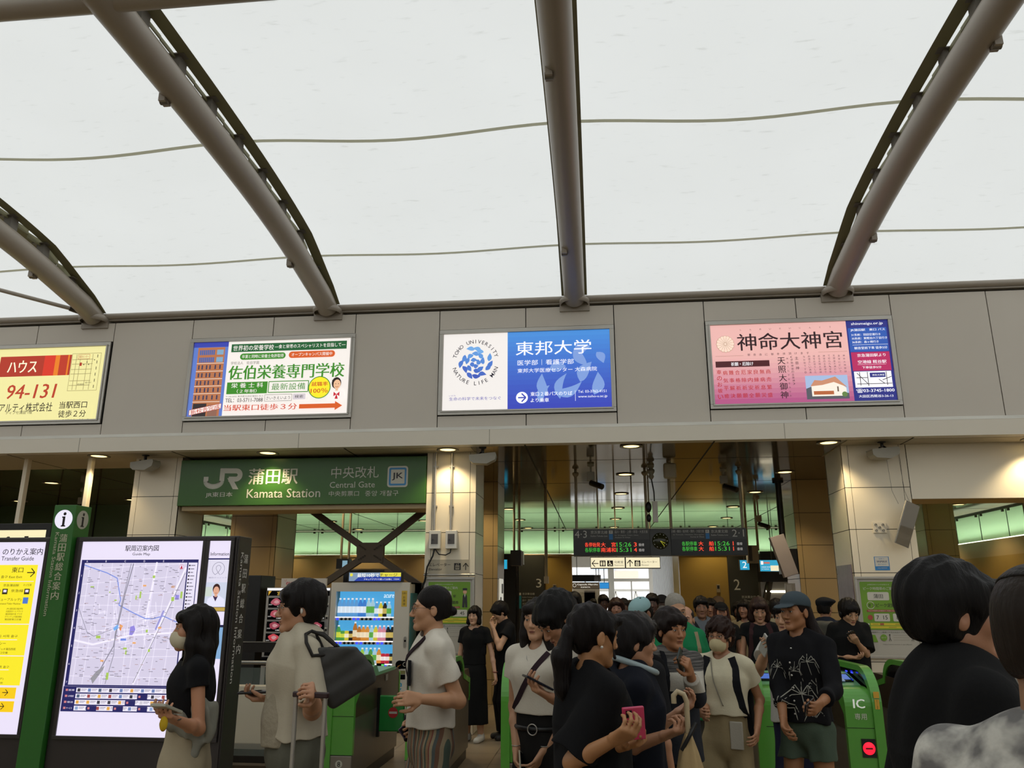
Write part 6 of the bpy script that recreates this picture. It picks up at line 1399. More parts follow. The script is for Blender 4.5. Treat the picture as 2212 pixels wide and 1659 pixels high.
    if not mask and abs(((face + head[0] + 180) % 360) - 180) < 150: MB().ell((0, -.0905 * f, -.0615 * f), (.0205 * f, .0085 * f, .0036 * f), m_lp, 14).ell((0, -.0895 * f, -.0690 * f), (.0175 * f, .0090 * f, .0048 * f), m_lp, 14).tube([(-.021 * f, -.0895 * f, -.0655 * f), (-.008 * f, -.0975 * f, -.0648 * f), (.008 * f, -.0975 * f, -.0648 * f), (.021 * f, -.0895 * f, -.0655 * f)], .0011 * f, mat('mouth_line', '3a1f1a', .8), n=6).xf(hm4).build('lips', root)
    if abs(((face + head[0] + 180) % 360) - 180) < 150:
        for q in (-1, 1):
            MB().ell((q * .031 * f, -.0875 * f, .003 * f), (.0115 * f, .0062 * f, .0042 * f), m_eyew, 10).ell((q * .031 * f, -.0915 * f, .003 * f), (.0052 * f, .0032 * f, .0046 * f), m_iris, 10).xf(hm4).build('eye', root)
            MB().tube([(q * .017 * f, -.0915 * f, .006 * f), (q * .031 * f, -.0945 * f, .009 * f), (q * .045 * f, -.085 * f, .005 * f)], .0013 * f, m_iris, n=6).xf(hm4).build('eyelash', root)
            MB().tube([(q * .014 * f, -.0975 * f, .026 * f), (q * .032 * f, -.0955 * f, .031 * f), (q * .050 * f, -.080 * f, .024 * f)], [.0022 * f, .0026 * f, .0014 * f], m_brow, n=6).xf(hm4).build('eyebrow', root)
    # ---- hair
    hmt = hair_mat(hairc)
    if hair:
        base = hc; hl = [hc[i] - .2 for i in range(3)]; hh_ = [hc[i] + .22 for i in range(3)]
        if hair in ('long', 'pony', 'tail'): hl[2] = hc.z - .48; hl[1] -= .05; hh_[1] += .12
        G = Field(hl, hh_, res)
        vol = {'short': .016, 'buzz': .004, 'bald': .006, 'bob': .02, 'long': .016, 'pony': .010, 'bun': .010, 'curly': .026, 'thick': .027, 'tail': .012, 'slick': .010, 'fade': .004}[hair]
        if cap: vol = min(vol, .008)
        G.ell(hp(0, .022, .042), np.array((.074 + vol, .093 + vol, .083 + vol)) * f, .0, hd)
        if hair in ('short', 'thick', 'curly', 'slick', 'bun'):
            G.ell(hp(0, .045, -.01), np.array((.070 + vol * .7, .066 + vol * .6, .08)) * f, .02, hd)
        if hair in ('thick', 'short', 'curly', 'bob', 'long', 'pony') and not cap:
            G.ell(hp(.02, -.066, .068), np.array((.055, .04, .03)) * f, .02, hd).ell(hp(-.03, -.062, .066), np.array((.045, .04, .03)) * f, .02, hd)
            for q in (-1, 1): G.ell(hp(q * .072, -.035, .03), np.array((.016, .032, .045)) * f, .015, hd)
        if hair == 'bob' or hair == 'long':
            dn = -.085 if hair == 'bob' else -.30
            for q in (-1, 1):
                G.cone(hp(q * .072, .0, .04), hp(q * .080, -.012, -.085), .034 * f, .036 * f, .02)
                if hair == 'long': G.cone(hp(q * .080, -.005, -.085), hc + V3((q * .085, -.02 if elb[0] is None else -.02, -.27)), .035, .024, .02).cone(hc + V3((q * .06, .06, -.1)), hc + V3((q * .055, .085, -.34)), .045, .035, .03)
            G.cone(hp(0, .06, 0), hp(0, .075, -.08), .075 * f, .07 * f, .03)
            if hair == 'long': G.cone(hp(0, .07, -.06), hc + V3((0, .085, -.32)), .07, .06, .03, .6)
        if hair == 'pony':
            G.ell(hp(0, .055, -.0), np.array((.066, .06, .075)) * f, .02, hd)
            a = hp(0, .125, .0); G.ell(a, (.022, .022, .022), .01).cone(a, a + V3((0, .03, -.09)), .026, .036, .02).cone(a + V3((0, .03, -.09)), a + V3((0, .02, -.20)), .036, .032, .02).cone(a + V3((0, .02, -.20)), a + V3((0, -.0, -.32)), .03, .012, .02)
            for q in (-1, 1): G.cone(hp(q * .078, -.04, .02), hp(q * .074, -.062, -.075), .012 * f, .006 * f, .01)
        if hair == 'tail':
            a = hp(.03, .07, -.02); G.ell(hp(0, .05, -.01), np.array((.066, .062, .07)) * f, .02, hd).cone(a, a + V3((.045, .03, -.13)), .045, .045, .03).cone(a + V3((.045, .03, -.13)), a + V3((.075, .03, -.28)), .045, .02, .03)
        if hair == 'bun':
            a = hp(0, .125, -.012); G.ell(a, (.026, .03, .027), .01).cone(hp(0, .08, -.05), hp(0, .10, -.095), .025 * f, .008 * f, .02)
        # open up the face, ears and neck
        if hair in ('bald',):
            G.ell(hp(0, -.02, .10), np.array((.075, .10, .06)) * f, .01, hd, 'cut').ell(hp(0, -.09, -.02), np.array((.085, .095, .13)) * f, .01, hd, 'cut')
        elif hair in ('bun', 'pony', 'tail', 'slick'):
            G.ell(hp(0, -.105, -.025), np.array((.070, .060, .088)) * f, .012, hd, 'cut')
            if hair != 'pony' or True: [G.ell(hp(q * .09, -.028, -.04), np.array((.030, .050, .055)) * f, .01, hd, 'cut') for q in (-1, 1)]
        elif hair in ('fade', 'buzz'):
            G.ell(hp(0, -.10, -.03), np.array((.085, .065, .10)) * f, .01, hd, 'cut')
        else:
            G.ell(hp(0, -.108, -.032), np.array((.056, .058, .078)) * f, .008, hd, 'cut')
            if hair in ('short', 'thick', 'curly'): [G.ell(hp(q * .102, -.012, -.045), np.array((.042, .046, .056)) * f, .008, hd, 'cut') for q in (-1, 1)]
        if hair in ('short', 'thick', 'bald', 'buzz', 'fade', 'curly', 'slick', 'bun'):
            nn = hd @ V3((0, .25, -1)); G.plane(hp(0, .05, -.075 if hair in ('thick', 'curly') else -.062), nn)
        if hair == 'curly': G.ripple(.009, 5, .035, 1)
        elif hair in ('thick', 'short', 'bob', 'long', 'pony', 'tail'): G.ripple(.0045, len(label), .045, .2)
        if hair == 'fade':
            G.plane(hp(0, .0, .075), hd @ V3((0, .35, -1))); G2 = Field(hl, hh_, res); G2.ell(hp(0, .022, .040), np.array((.0755, .0955, .086)) * f, .0, hd).ell(hp(0, .045, -.01), np.array((.069, .066, .075)) * f, .02, hd)
            G2.ell(hp(0, -.10, -.03), np.array((.085, .075, .11)) * f, .01, hd, 'cut'); [G2.ell(hp(q * .095, -.0, -.03), np.array((.034, .032, .045)) * f, .008, hd, 'cut') for q in (-1, 1)]; G2.plane(hp(0, .05, -.065), hd @ V3((0, .25, -1))); G2.mesh('faded_sides', [hair_mat('241c16')], root)
        G.mesh('hair', [hmt], root)
    if cap:
        K = Field([hc[i] - .22 for i in range(3)], [hc[i] + .22 for i in range(3)], res)
        K.ell(hp(0, .012, .055), np.array((.092, .112, .082)) * f, 0, hd); K.plane(hp(0, 0, .038), hd @ V3((0, -.12, -1)))
        if cap[1] != 'beret': K.ell(hp(0, -.115, .040), np.array((.066, .068, .009)) * f, .01, hd @ Matrix.Rotation(R(12), 3, 'X'))
        else: K.ell(hp(-.02, .0, .085), np.array((.115, .125, .04)) * f, .03, hd)
        K.mesh('cap', [cloth(cap[0])], root)
    if glasses:
        g_ = MB()
        for q in (-1, 1):
            g_.tube([((q * .034 + .021 * math.cos(a)) * f, -.102 * f, (.002 + .016 * math.sin(a)) * f) for a in np.linspace(0, 2 * PI, 17)], .0012, m_lens, n=6, caps=False)
            g_.tube([(q * .055 * f, -.102 * f, .006 * f), (q * .078 * f, -.06 * f, .008 * f), (q * .082 * f, .01 * f, .004 * f)], .0012, m_lens, n=6)
        g_.tube([(-.013 * f, -.103 * f, .004 * f), (0, -.106 * f, .007 * f), (.013 * f, -.103 * f, .004 * f)], .0012, m_lens, n=6).xf(hm4).build('glasses', root)
    if mask:
        K = Field([hc[i] - .16 for i in range(3)], [hc[i] + .12 for i in range(3)], res)
        K.ell(hp(0, -.052, -.055), np.array((.063, .056, .060)) * f, 0, hd).ell(hp(0, -.088, -.048), np.array((.022, .034, .042)) * f, .03, hd); K.plane(hp(0, -.03, 0), hd @ V3((0, 1, .15))); K.plane(hp(0, -.1, -.012), hd @ V3((0, .2, 1))); K.mesh('face_mask', [cloth(mask, bump=.05)], root)
        MB().tube([(-.062 * f, -.05 * f, -.03 * f), (-.079 * f, .0, -.0), (-.078 * f, .02 * f, -.01 * f)], .0012, cloth(mask), n=5).tube([(.062 * f, -.05 * f, -.03 * f), (.079 * f, .0, -.0), (.078 * f, .02 * f, -.01 * f)], .0012, cloth(mask), n=5).xf(hm4).build('ear_loop', root)
    # ---- lower clothes
    hz = hem * H
    if pants:
        Q = Field([lo[0], lo[1], -.01], [hi[0], hi[1], max(.66, hem + .05) * H], res if ptype != 'far' else res)
        wr = .088 * H * bw * hipw + .012; wz = max(.605, hem + .015) * H
        Q.d = np.full(tuple(Q.n), .2, np.float32); Q.cone(hip + V3((0, .004, -.02)), V3((0, .004, wz)), wr, wr * .9, .02, .78)
        if ptype in ('pants', 'wide', 'shorts'):
            wd = .012 if ptype == 'pants' else .035
            for hj, kn, an in legs:
                Q.cone(hj, kn, .045 * H * bw + wd * .35, .037 * H + wd, .03).cone(kn, an, .037 * H + wd, .030 * H + wd * (1.2 if ptype == 'wide' else .6), .02)
            cutz = plen * H
            Q.plane((0, 0, cutz), (0, 0, -1))
        else:
            wr += .012; wb = wr * (1.45 if ptype == 'skirt' else 1.2); Q.cone(V3((0, .0, .50 * H)), V3((0, .0 + 0, plen * H)), wr, wb, .03, .82).plane((0, 0, plen * H), (0, 0, -1))
        Q.plane((0, 0, wz), (0, 0, 1)); Q.ripple(ripple * (1.0 if ptype != 'skirt' else 1.6), 3 + len(label), .12, .3)
        Q.mesh({'pants': 'trousers', 'wide': 'trousers', 'shorts': 'shorts'}.get(ptype, 'skirt'), [pmat or cloth(pants)], root); info['Q'] = Q
    if shoes and res < .02:
        for (hj, kn, an) in legs:
            K = Field([an.x - .08, an.y - .22, -.01], [an.x + .08, an.y + .14, .14], max(res, .007)); K.cone(an + V3((0, .025, -.035)), an + V3((0, -.135, -.045)), .043, .038, .02, 1).cone(an + V3((0, .01, 0)), an + V3((0, .0, .02)), .04, .036, .02); K.plane((0, 0, .002), (0, 0, -1)); K.mesh('shoe', [mat('shoe_' + shoes, shoes, .6)], root)
    # ---- upper clothes
    if shirt:
        T = Field([lo[0] - .03, lo[1], max(0, hz - .05)], [hi[0] + .03, hi[1], nb.z + .09], res); lo_ = loose
        T.cone(V3((0, 0, min(hz - .06, .5 * H))) if hz < .5 * H else hip + V3((0, 0, -.04)), wa, .100 * H * bw * (hipw if hem < .55 else 1) * (1 if hem < .58 else .9) + lo_, .078 * H * bw + lo_, .04, .78).cone(wa, ch, .078 * H * bw + lo_, .094 * H * bw + lo_ * .8, .04, .76).cone(ch, tilt((0, .008, .785 * H)), .094 * H * bw + lo_ * .8, .075 * H * bw + lo_ * .5, .04, .74)
        T.cone(SH_[0] + V3((.0, .004, -.004)), SH_[1] - V3((.0, -.004, .004)), .028 * H + lo_ * .25, .028 * H + lo_ * .25, .04)
        for q in SH_: T.cone(nb + V3((0, .004, -.012)), q + (nb - q) * .2 + V3((0, 0, .002)), .033 * H, .026 * H + lo_ * .25, .03)
        if bust: [T.ell(ch + V3((q * .06, -.08 * u, .01)), (.06, .055, .06), .04) for q in (-1, 1)]
        T.plane((0, 0, hz), (0, -.0, -1))
        for i, (A, E, Tg) in enumerate(hands):
            ar = .0262 * H * (1 + (b - 1) * .6) * (.88 if female else 1) + .006 + lo_ * .4
            end = A + (E - A) * min(sleeve, 1); out = (end - A).normalized(); wsl = ar + loose * .55
            Z_ = Field(T.lo, T.ax and [T.ax[j][-1] for j in range(3)], res)
            if sleeve <= 1: Z_.cone(A, end + out * .03, ar, wsl * 1.05, .0)
            else:
                Z_.cone(A, E, ar, ar * .92, 0); e2 = E + (Tg - E) * (sleeve - 1); Z_.cone(E, e2 + (Tg - E).normalized() * .02, ar * .92, ar * .78, .02); end = e2; out = (Tg - E).normalized(); wsl = ar
            sl, (X_, Y_2, Z_2) = Z_.blk(np.array(end), np.array(end), wsl + .08)
            Z_.mix(sl, -((X_ - end[0]) * out[0] + (Y_2 - end[1]) * out[1] + (Z_2 - end[2]) * out[2]).astype(np.float32), 0, 'cut')
            nn_ = [min(T.n[j], Z_.n[j]) for j in range(3)]; sl = tuple(slice(0, q) for q in nn_)
            T.mix(sl, Z_.d[sl], .022, 'add')
        nr = {'round': (.058, .066, .05), 'wide': (.085, .085, .06), 'v': (.052, .08, .07), 'high': (.05, .052, .03), 'square': (.09, .08, .075)}[neck]
        c_ = nb + V3((0, -.022 if neck != 'high' else -.004, .012)); T.ell(c_, np.array(nr) * u * (1.0 if b < 1.15 else 1.12), .006, None, 'cut')
        T.ripple(ripple, len(label), .13, .35)
        T.mesh('shirt' if ptype != 'dress' else 'dress_top', [smat or cloth(shirt)], root); info['T'] = T
    if hair == 'bald' or True: pass
    info.update(root=root, hc=hc, hd=hd, f=f, nb=nb, SH=SH_, hip=hip, hands=hands, legs=legs, H=H, L=L, hm4=hm4, inv=inv, loc=loc, Y=Y, x=x, face=face, u=u, res=res, S=S, wa=wa, ch=ch)
    def W(v): return loc + Matrix.Rotation(R(face), 3, 'Z') @ V3(v)
    info['W'] = W
    if extra: extra(info)
    return info
def ribbon(fld, pts, wd, m, name, parent, side=-1, th=.004, n=14, off=.005, under=None):
    """a flat strap laid on the surface along (x, z) way points"""
    b = MB(); P = []
    for i in range(n + 1):
        t = i / n * (len(pts) - 1); j = min(int(t), len(pts) - 2); q = t - j
        x = pts[j][0] * (1 - q) + pts[j + 1][0] * q; z = pts[j][1] * (1 - q) + pts[j + 1][1] * q
        P.append([x, fld.front_y(x, z, side, off), z])
    for i in range(1, n): P[i][1] = (P[i - 1][1] + P[i][1] * 2 + P[i + 1][1]) / 4 if side * (P[i][1]) > 0 else P[i][1]
    vs = []
    for i, p in enumerate(P):
        a = V3(P[max(i - 1, 0)]); c = V3(P[min(i + 1, n)]); d = (c - a).normalized(); nn = V3((0, side, 0)); s_ = d.cross(nn).normalized()
        for q, o in ((-1, 0), (1, 0), (1, th), (-1, th)): vs.append(V3(p) + s_ * q * wd / 2 + nn * o)
    fs = [(4 * i + k, 4 * i + (k + 1) % 4, 4 * i + 4 + (k + 1) % 4, 4 * i + 4 + k) for i in range(n) for k in range(4)] + [(0, 1, 2, 3), tuple(4 * n + k for k in (3, 2, 1, 0))]
    return b.add(vs, fs, False, m).build(name, parent)
def phone_in(info, i, label, col='141417', size=(.072, .15, .009), name='smartphone', turn=0, shift=(0, 0, 0), screen=True, normal=None):
    c, fd, pn, th, T = info['hand%d' % i]; W = info['W']; Rz = Matrix.Rotation(R(info['face']), 3, 'Z')
    c = c + fd * shift[0] + pn * shift[1] + th * shift[2]
    y = (fd * math.cos(R(turn)) + th * math.sin(R(turn))).normalized(); x_ = y.cross(pn).normalized()
    m3 = Matrix((x_, y, pn)).transposed(); m3 = Rz @ m3; m4 = m3.to_4x4(); m4.translation = W(c)
    t = thing(name, label, 'phone'); t.matrix_world = m4
    MB().box((-size[0] / 2, -size[1] / 2, -size[2] / 2), (size[0] / 2, size[1] / 2, size[2] / 2), mat('phone_' + col, col, .25)).build('case', t, bevel=.003)
    if screen: MB().box((-size[0] / 2 + .004, -size[1] / 2 + .006, size[2] / 2), (size[0] / 2 - .004, size[1] / 2 - .006, size[2] / 2 + .0006), mat('phone_screen', '20242c', .08)).build('screen', t)
    return t

def prop_phone(x, y, Y, label, rot=(0, 0, 0), size=(.072, .15, .01), col='141417', name='smartphone', screen=False):
    p = at(x, y, Y); t = thing(name, label, 'phone', p); t.rotation_euler = [R(q) for q in rot]
    MB().box((-size[0] / 2, -size[2] / 2, -size[1] / 2), (size[0] / 2, size[2] / 2, size[1] / 2), mat('phone_' + col, col, .25)).build('case', t, bevel=.003)
    MB().box((-size[0] * .36, -size[2] / 2 - .0015, size[1] * .2), (-size[0] * .08, -size[2] / 2, size[1] * .42), mat('phone_lens', '15151a', .1)).build('camera_bump', t)
    return t
# ---------------------------------------------------------------- patterned cloths
def stripe_mat():
    m = mat('striped_jersey', '141a2a', .9, bump=.2, bs=120); nt = m.node_tree; b = nt.nodes['Principled BSDF']; L_ = nt.links
    tc = nt.nodes.new('ShaderNodeTexCoord'); sx = nt.nodes.new('ShaderNodeSeparateXYZ'); L_.new(tc.outputs['Object'], sx.inputs[0])
    rp = nt.nodes.new('ShaderNodeValToRGB'); rp.color_ramp.interpolation = 'CONSTANT'
    mr = nt.nodes.new('ShaderNodeMapRange'); mr.inputs['From Min'].default_value = .9; mr.inputs['From Max'].default_value = 1.5
    L_.new(sx.outputs['Z'], mr.inputs['Value']); L_.new(mr.outputs[0], rp.inputs[0])
    e = rp.color_ramp.elements; e[0].color = (*lin('10141f'), 1); e[1].position = .39; e[1].color = (*lin('b5b0a4'), 1); x = e.new(.558); x.color = (*lin('55524f'), 1)
    wv = nt.nodes.new('ShaderNodeTexNoise'); wv.inputs['Scale'].default_value = 5; mp = nt.nodes.new('ShaderNodeMapping'); mp.inputs['Scale'].default_value = (1.2, 1.2, 30); L_.new(tc.outputs['Object'], mp.inputs[0]); L_.new(mp.outputs[0], wv.inputs['Vector'])
    gt = nt.nodes.new('ShaderNodeMath'); gt.operation = 'GREATER_THAN'; gt.inputs[1].default_value = 1.235; L_.new(sx.outputs['Z'], gt.inputs[0])
    r2 = nt.nodes.new('ShaderNodeMapRange'); r2.inputs['From Min'].default_value = .4; r2.inputs['From Max'].default_value = .62; r2.inputs['To Min'].default_value = .35; r2.inputs['To Max'].default_value = 1.5; L_.new(wv.outputs['Fac'], r2.inputs['Value'])
    mm = nt.nodes.new('ShaderNodeMix'); mm.data_type = 'FLOAT'; mm.inputs['A'].default_value = 1; L_.new(gt.outputs[0], mm.inputs['Factor']); L_.new(r2.outputs[0], mm.inputs['B'])
    vm = nt.nodes.new('ShaderNodeVectorMath'); vm.operation = 'SCALE'; L_.new(rp.outputs['Color'], vm.inputs[0]); L_.new(mm.outputs['Result'], vm.inputs['Scale']); L_.new(vm.outputs[0], b.inputs['Base Color'])
    return m
def vstripe_mat():
    m = mat('striped_trousers', '8a7a66', .9, bump=.2, bs=120); nt = m.node_tree; b = nt.nodes['Principled BSDF']; L_ = nt.links
    tc = nt.nodes.new('ShaderNodeTexCoord'); sx = nt.nodes.new('ShaderNodeSeparateXYZ'); L_.new(tc.outputs['Object'], sx.inputs[0])
    at_ = nt.nodes.new('ShaderNodeMath'); at_.operation = 'ADD'; L_.new(sx.outputs['X'], at_.inputs[0]); L_.new(sx.outputs['Y'], at_.inputs[1])
    mu = nt.nodes.new('ShaderNodeMath'); mu.operation = 'MULTIPLY'; mu.inputs[1].default_value = 11; L_.new(at_.outputs[0], mu.inputs[0])
    fr = nt.nodes.new('ShaderNodeMath'); fr.operation = 'FRACT'; L_.new(mu.outputs[0], fr.inputs[0]); rp = nt.nodes.new('ShaderNodeValToRGB'); rp.color_ramp.interpolation = 'CONSTANT'; L_.new(fr.outputs[0], rp.inputs[0])
    e = rp.color_ramp.elements; e[0].color = (*lin('6d4f3e'), 1); e[1].position = .18; e[1].color = (*lin('93846a'), 1)
    for p_, c_ in ((.34, '46544a'), (.46, '8c6f52'), (.62, '7b4a40'), (.7, '9a8c70'), (.84, '525a58')): x = e.new(p_); x.color = (*lin(c_), 1)
    L_.new(rp.outputs['Color'], b.inputs['Base Color']); return m
def mottle_mat():
    m = mat('mottled_white_tee', 'b9b5ac', .95, bump=.3, bs=60); nt = m.node_tree; b = nt.nodes['Principled BSDF']; L_ = nt.links
    tc = nt.nodes.new('ShaderNodeTexCoord'); n = nt.nodes.new('ShaderNodeTexNoise'); n.inputs['Scale'].default_value = 16; n.inputs['Detail'].default_value = 3; L_.new(tc.outputs['Object'], n.inputs['Vector'])
    rp = nt.nodes.new('ShaderNodeValToRGB'); rp.color_ramp.elements[0].position = .38; rp.color_ramp.elements[0].color = (*lin('6f6d6b'), 1); rp.color_ramp.elements[1].position = .62; rp.color_ramp.elements[1].color = (*lin('c4c1b8'), 1); L_.new(n.outputs['Fac'], rp.inputs[0]); L_.new(rp.outputs['Color'], b.inputs['Base Color']); return m
DKC = '111113'; UP = (0, 0, 1)
def pad(info, cx, z0, z1, w_, d, m, name, side=1, parent=None, label=None, cat=None, off=0):
    """rucksack or bag body worn against the back (side 1) or front (side -1), local coordinates"""
    T = info['T']; y = T.front_y(cx, (z0 + z1) / 2, side, 0); K = Field([cx - w_, y - d * 1.6 - .1, z0 - .06], [cx + w_, y + d * 1.6 + .1, z1 + .06], .008)
    yc = y + side * (d / 2 + off); zc = (z0 + z1) / 2; K.box((cx, yc, zc), (w_ / 2, d / 2, (z1 - z0) / 2), .05, 0); K.box((cx, yc + side * d * .45, zc - (z1 - z0) * .16), (w_ * .38, d * .28, (z1 - z0) * .26), .03, .02); K.ripple(.004, 3, .12, .4)
    o = K.mesh(name, [m], parent); return o, y
def bag_thing(info, name, label, cat, base=(0, 0, 0)):
    t = thing(name, label, cat); t.matrix_world = Matrix.Translation(info['W'](base)) @ Matrix.Rotation(R(info['face']), 4, 'Z'); return t
def backpack(info, col, label, cx=0, w_=.30, d=.16, straps=True, z=(.50, .80)):
    H = info['H']; t = bag_thing(info, 'backpack', label, 'backpack'); m = cloth(col, vs=12)
    pad(info, cx, z[0] * H, z[1] * H, w_, d, m, 'body', 1, t)
    if straps:
        for q in (-1, 1): ribbon(info['T'], [(q * .075, .835 * H), (q * .10, .79 * H), (q * .11, .70 * H), (q * .135, .60 * H)], .05, m, 'shoulder_strap', t, -1, .010)
    return t
def crossbody(info, col, label, a, b, wd=.03, name='bag_strap', cat='strap'):
    t = bag_thing(info, name, label, cat); H = info['H']; ribbon(info['T'], [a, ((a[0] + b[0]) / 2, (a[1] + b[1]) / 2), b], wd, cloth(col), 'strap', t, -1, .004, 18); return t

# ---------------------------------------------------------------- the people, left to right
def x1(i):
    phone_in(i, 1, 'flat pale phone case held level by the masked woman', 'a8a596', (.075, .16, .014), screen=False, shift=(.02, .012, 0))
    c, fd, pn, th, T = i['hand1']; p = i['W'](c); t = thing('yellow_pouch', 'small yellow pouch in the hand of the masked woman, below the pale phone', 'pouch', (p.x, p.y, p.z)); MB().ell((-.0, -.03, -.045), (.018, .018, .034), cloth('c9a72c')).build('pouch', t)
    H = i['H']; t = bag_thing(i, 'folded_jacket', 'crumpled grey-green jacket tucked under the masked woman\'s arm', 'jacket'); K = Field([-.1, -.35, .7], [.42, .3, 1.3], .007)
    for k, (a, b_, r) in enumerate((((.11, -.04, 1.06), (.12, .06, .96), .045), ((.12, .03, 1.12), (.12, .08, 1.0), .05), ((.11, -.10, 1.05), (.11, .02, .99), .035), ((.12, .08, 1.10), (.12, .10, 1.0), .04), ((.12, .05, 1.0), (.12, .03, .90), .028))): K.cone(a, b_, r, r * .8, .02)
    K.ripple(.011, 7, .06, .8); K.mesh('jacket', [cloth('86857a')], t)
    MB().tube([(T + V3((.03 * math.cos(a), .0 + .03 * math.sin(a), -.0))) for a in np.linspace(0, 6.28, 17)], .003, m_dark, n=6, caps=False).build('hair_tie', i['root'])
person('woman with long black hair, mask, black tee and beige skirt before the map board', px=432, top=1306, Y=4.15, face=-86, female=True, hair='long', mask='c9c0a6', shirt=DKC, sleeve=.30, hem=('py', 1572), loose=.012, pants='a3977e', ptype='skirt', plen=.12, rh=('px', 372, 1540, 4.15), lh=('px', 376, 1554, 3.78), palm=(UP, UP), curl=(35, 40), elb=((0, .2, -1), (.05, .15, -1)), extra=x1, skin='b98464', res=.005)
def x2(i):
    H = i['H']; T = i['T']; m = cloth('a39b8b'); root = i['root']
    phone_in(i, 0, 'black phone in the right hand of the man in the pale shirt', '141417', (.078, .16, .012), shift=(.02, .012, 0))
    t = bag_thing(i, 'tote_bag', 'large dark grey tote bag hanging from the man in the pale shirt', 'bag'); K = Field([.05, -.25, .7], [.75, .75, 1.4], .008)
    for q, hw in ((.11, .085), (.04, .11), (-.04, .13), (-.10, .135)): K.box((.20, .185 - q * .5, 1.30 + q * .87), (.045, hw, .05), .03, .05, Matrix.Rotation(R(30), 3, 'X'))
    K.ripple(.005, 2, .2, .4); K.mesh('body', [cloth('3f3e3c', .5, 10, .04, .05)], t)
    m_st = cloth('2a2724', .6)
    MB().tube([(.235, .10, 1.37), (.27, .03, 1.37), (.24, -.0, 1.43), (.19, -.0, 1.468), (.17, .03, 1.482), (.18, .09, 1.46), (.21, .15, 1.41)], .009, m_st, n=8).tube([(.16, .1, 1.38), (.15, .07, 1.44), (.15, .05, 1.478), (.16, .09, 1.47), (.18, .17, 1.40)], .009, m_st, n=8).build('handle', t)
    for q, nm in ((-1, 0), (1, 1)):
        pass
    K = Field([-.3, -.45, .62 * H - .4], [.3, .3, .9 * H], .007)   # open shirt front and tee beneath
    K.cone((0, -.03, .50 * H), (0, -.035, .60 * H), .155, .150, .02, .9).cone((0, -.035, .60 * H), (0, -.03, .76 * H), .150, .128, .02, .85).plane((0, 0, .535 * H), (0, 0, -1)); K.cone((0, -.06, .87 * H), (0, -.06, .80 * H), .05, .05, .01, op='cut') if False else K.ell((0, -.10, .835 * H), (.075, .08, .07), .005, None, 'cut'); K.ripple(.006, 9, .1, .3); K.mesh('undershirt', [cloth('9a917e', bump=.6, bs=35)], root)
    c, fd, pn, th, Tq = i['hand1']; p = i['W'](c); t = thing('suitcase', 'suitcase with a raised silver trolley handle gripped by the man in the pale shirt', 'suitcase', (p.x + .02, p.y - .0, 0), R(-12))
    for q in (-.075, .075): MB().tube([(q, 0, .50), (q, 0, .76)], .013, m_alu, n=12).tube([(q, 0, .74), (q, 0, p.z - .02)], .010, m_alu, n=12).lathe([(.014, .735), (.014, .76)], (q, 0, 0), n=12, m=m_steel).build('handle_tube', t)
    MB().box((-.09, -.013, p.z - .025), (.09, .013, p.z), mat('grip_dark_red', '2c1418', .4)).build('grip', t, bevel=.006)
    MB().box((-.2, -.12, .05), (.2, .12, .53), mat('suitcase_shell', '6a6862', .35)).build('shell', t, bevel=.03)
    b = MB(); [b.lathe([(.025, -.015), (.025, .015)], (qx * .16, qy * .09, .026), 'x', 12, m_black) for qx in (-1, 1) for qy in (-1, 1)]; b.build('wheel', t)
    MB().ell((.086 * i['f'], .0, -.012), (.008, .007, .014), m_white, 10).xf(i['hm4']).build('earbud', root)
person('heavy-set man in spectacles and a pale open shirt pulling a trolley handle', px=660, top=1250, Y=4.2, face=-84, hair='thick', hs=1.04, glasses=True, b=1.16, shirt='b5ac98', sleeve=.86, hem=('py', 1588), loose=.02, pants='5d5c50', ptype='pants', stride=.26, rh=('px', 588, 1508, 4.35), lh=('px', 674, 1503, 3.75), palm=(UP, (-1, 0, -.4)), curl=(40, 75), elb=((0, .2, -1), (.05, .15, -1)), extra=x2, skin='b58464', res=.005, ripple=.007)
def x3(i):
    H = i['H']; crossbody(i, '2a1c22', 'dark purple cross strap over the white tee of the man with the bun', (.09, .835 * H), (-.16, .56 * H), .035)
    b = MB(); T = i['T']; y = T.front_y(.07, .735 * H); MB().box((.04, y - .003, .69 * H), (.115, y + .012, .765 * H), cloth('1c1c1e')).build('chest_pocket', i['root'])
    phone_in(i, 0, 'small purple phone in the low hand of the man with the bun', '3a2c4a', (.06, .1, .012), shift=(.02, .012, 0))
    t = bag_thing(i, 'belt_pouch', 'dark pouch at the end of the cross strap of the man with the bun', 'pouch'); MB().box((-.24, -.13, .50 * H), (-.17, -.03, .58 * H), cloth('1c1418')).build('pouch', t, bevel=.01)
person('slim man with a hair bun, white tee and striped trousers walking left', px=938, top=1263, Y=4.6, face=-84, hair='bun', glasses=True, shirt='d4cdbf', sleeve=.62, hem=('py', 1566), loose=.02, ptype='wide', pants='8a7a66', stride=.14, rh=('px', 903, 1550, 4.75), lh=('px', 908, 1510, 4.28), palm=((1, 0, 0), (-1, 0, -.3)), curl=(45, 45), elb=(None, (.05, .35, -1)), extra=x3, skin='bd8d6a', res=.005, ripple=.007, pmat=vstripe_mat())
def x4(i): MB().tube([(i['hands'][1][2] + V3((.026 * math.cos(a), .026 * math.sin(a), .02))) for a in np.linspace(0, 6.28, 13)], .006, mat('red_strap', '7a3a30', .5), n=6, caps=False).build('wrist_watch', i['root'])
person('woman in a long black square-neck dress and white trainers by the pillar', px=1026, top=1309, Y=10.0, face=-22, female=True, hair='bob', shirt='121212', sleeve=.5, hem=.56, loose=.016, pants='121212', ptype='dress', plen=('py', 1563), neck='square', shoes='c9c5bb', lh=('px', 1070, 1458, 9.9), rh=None, extra=x4, skin='c89a7c', res=.008)
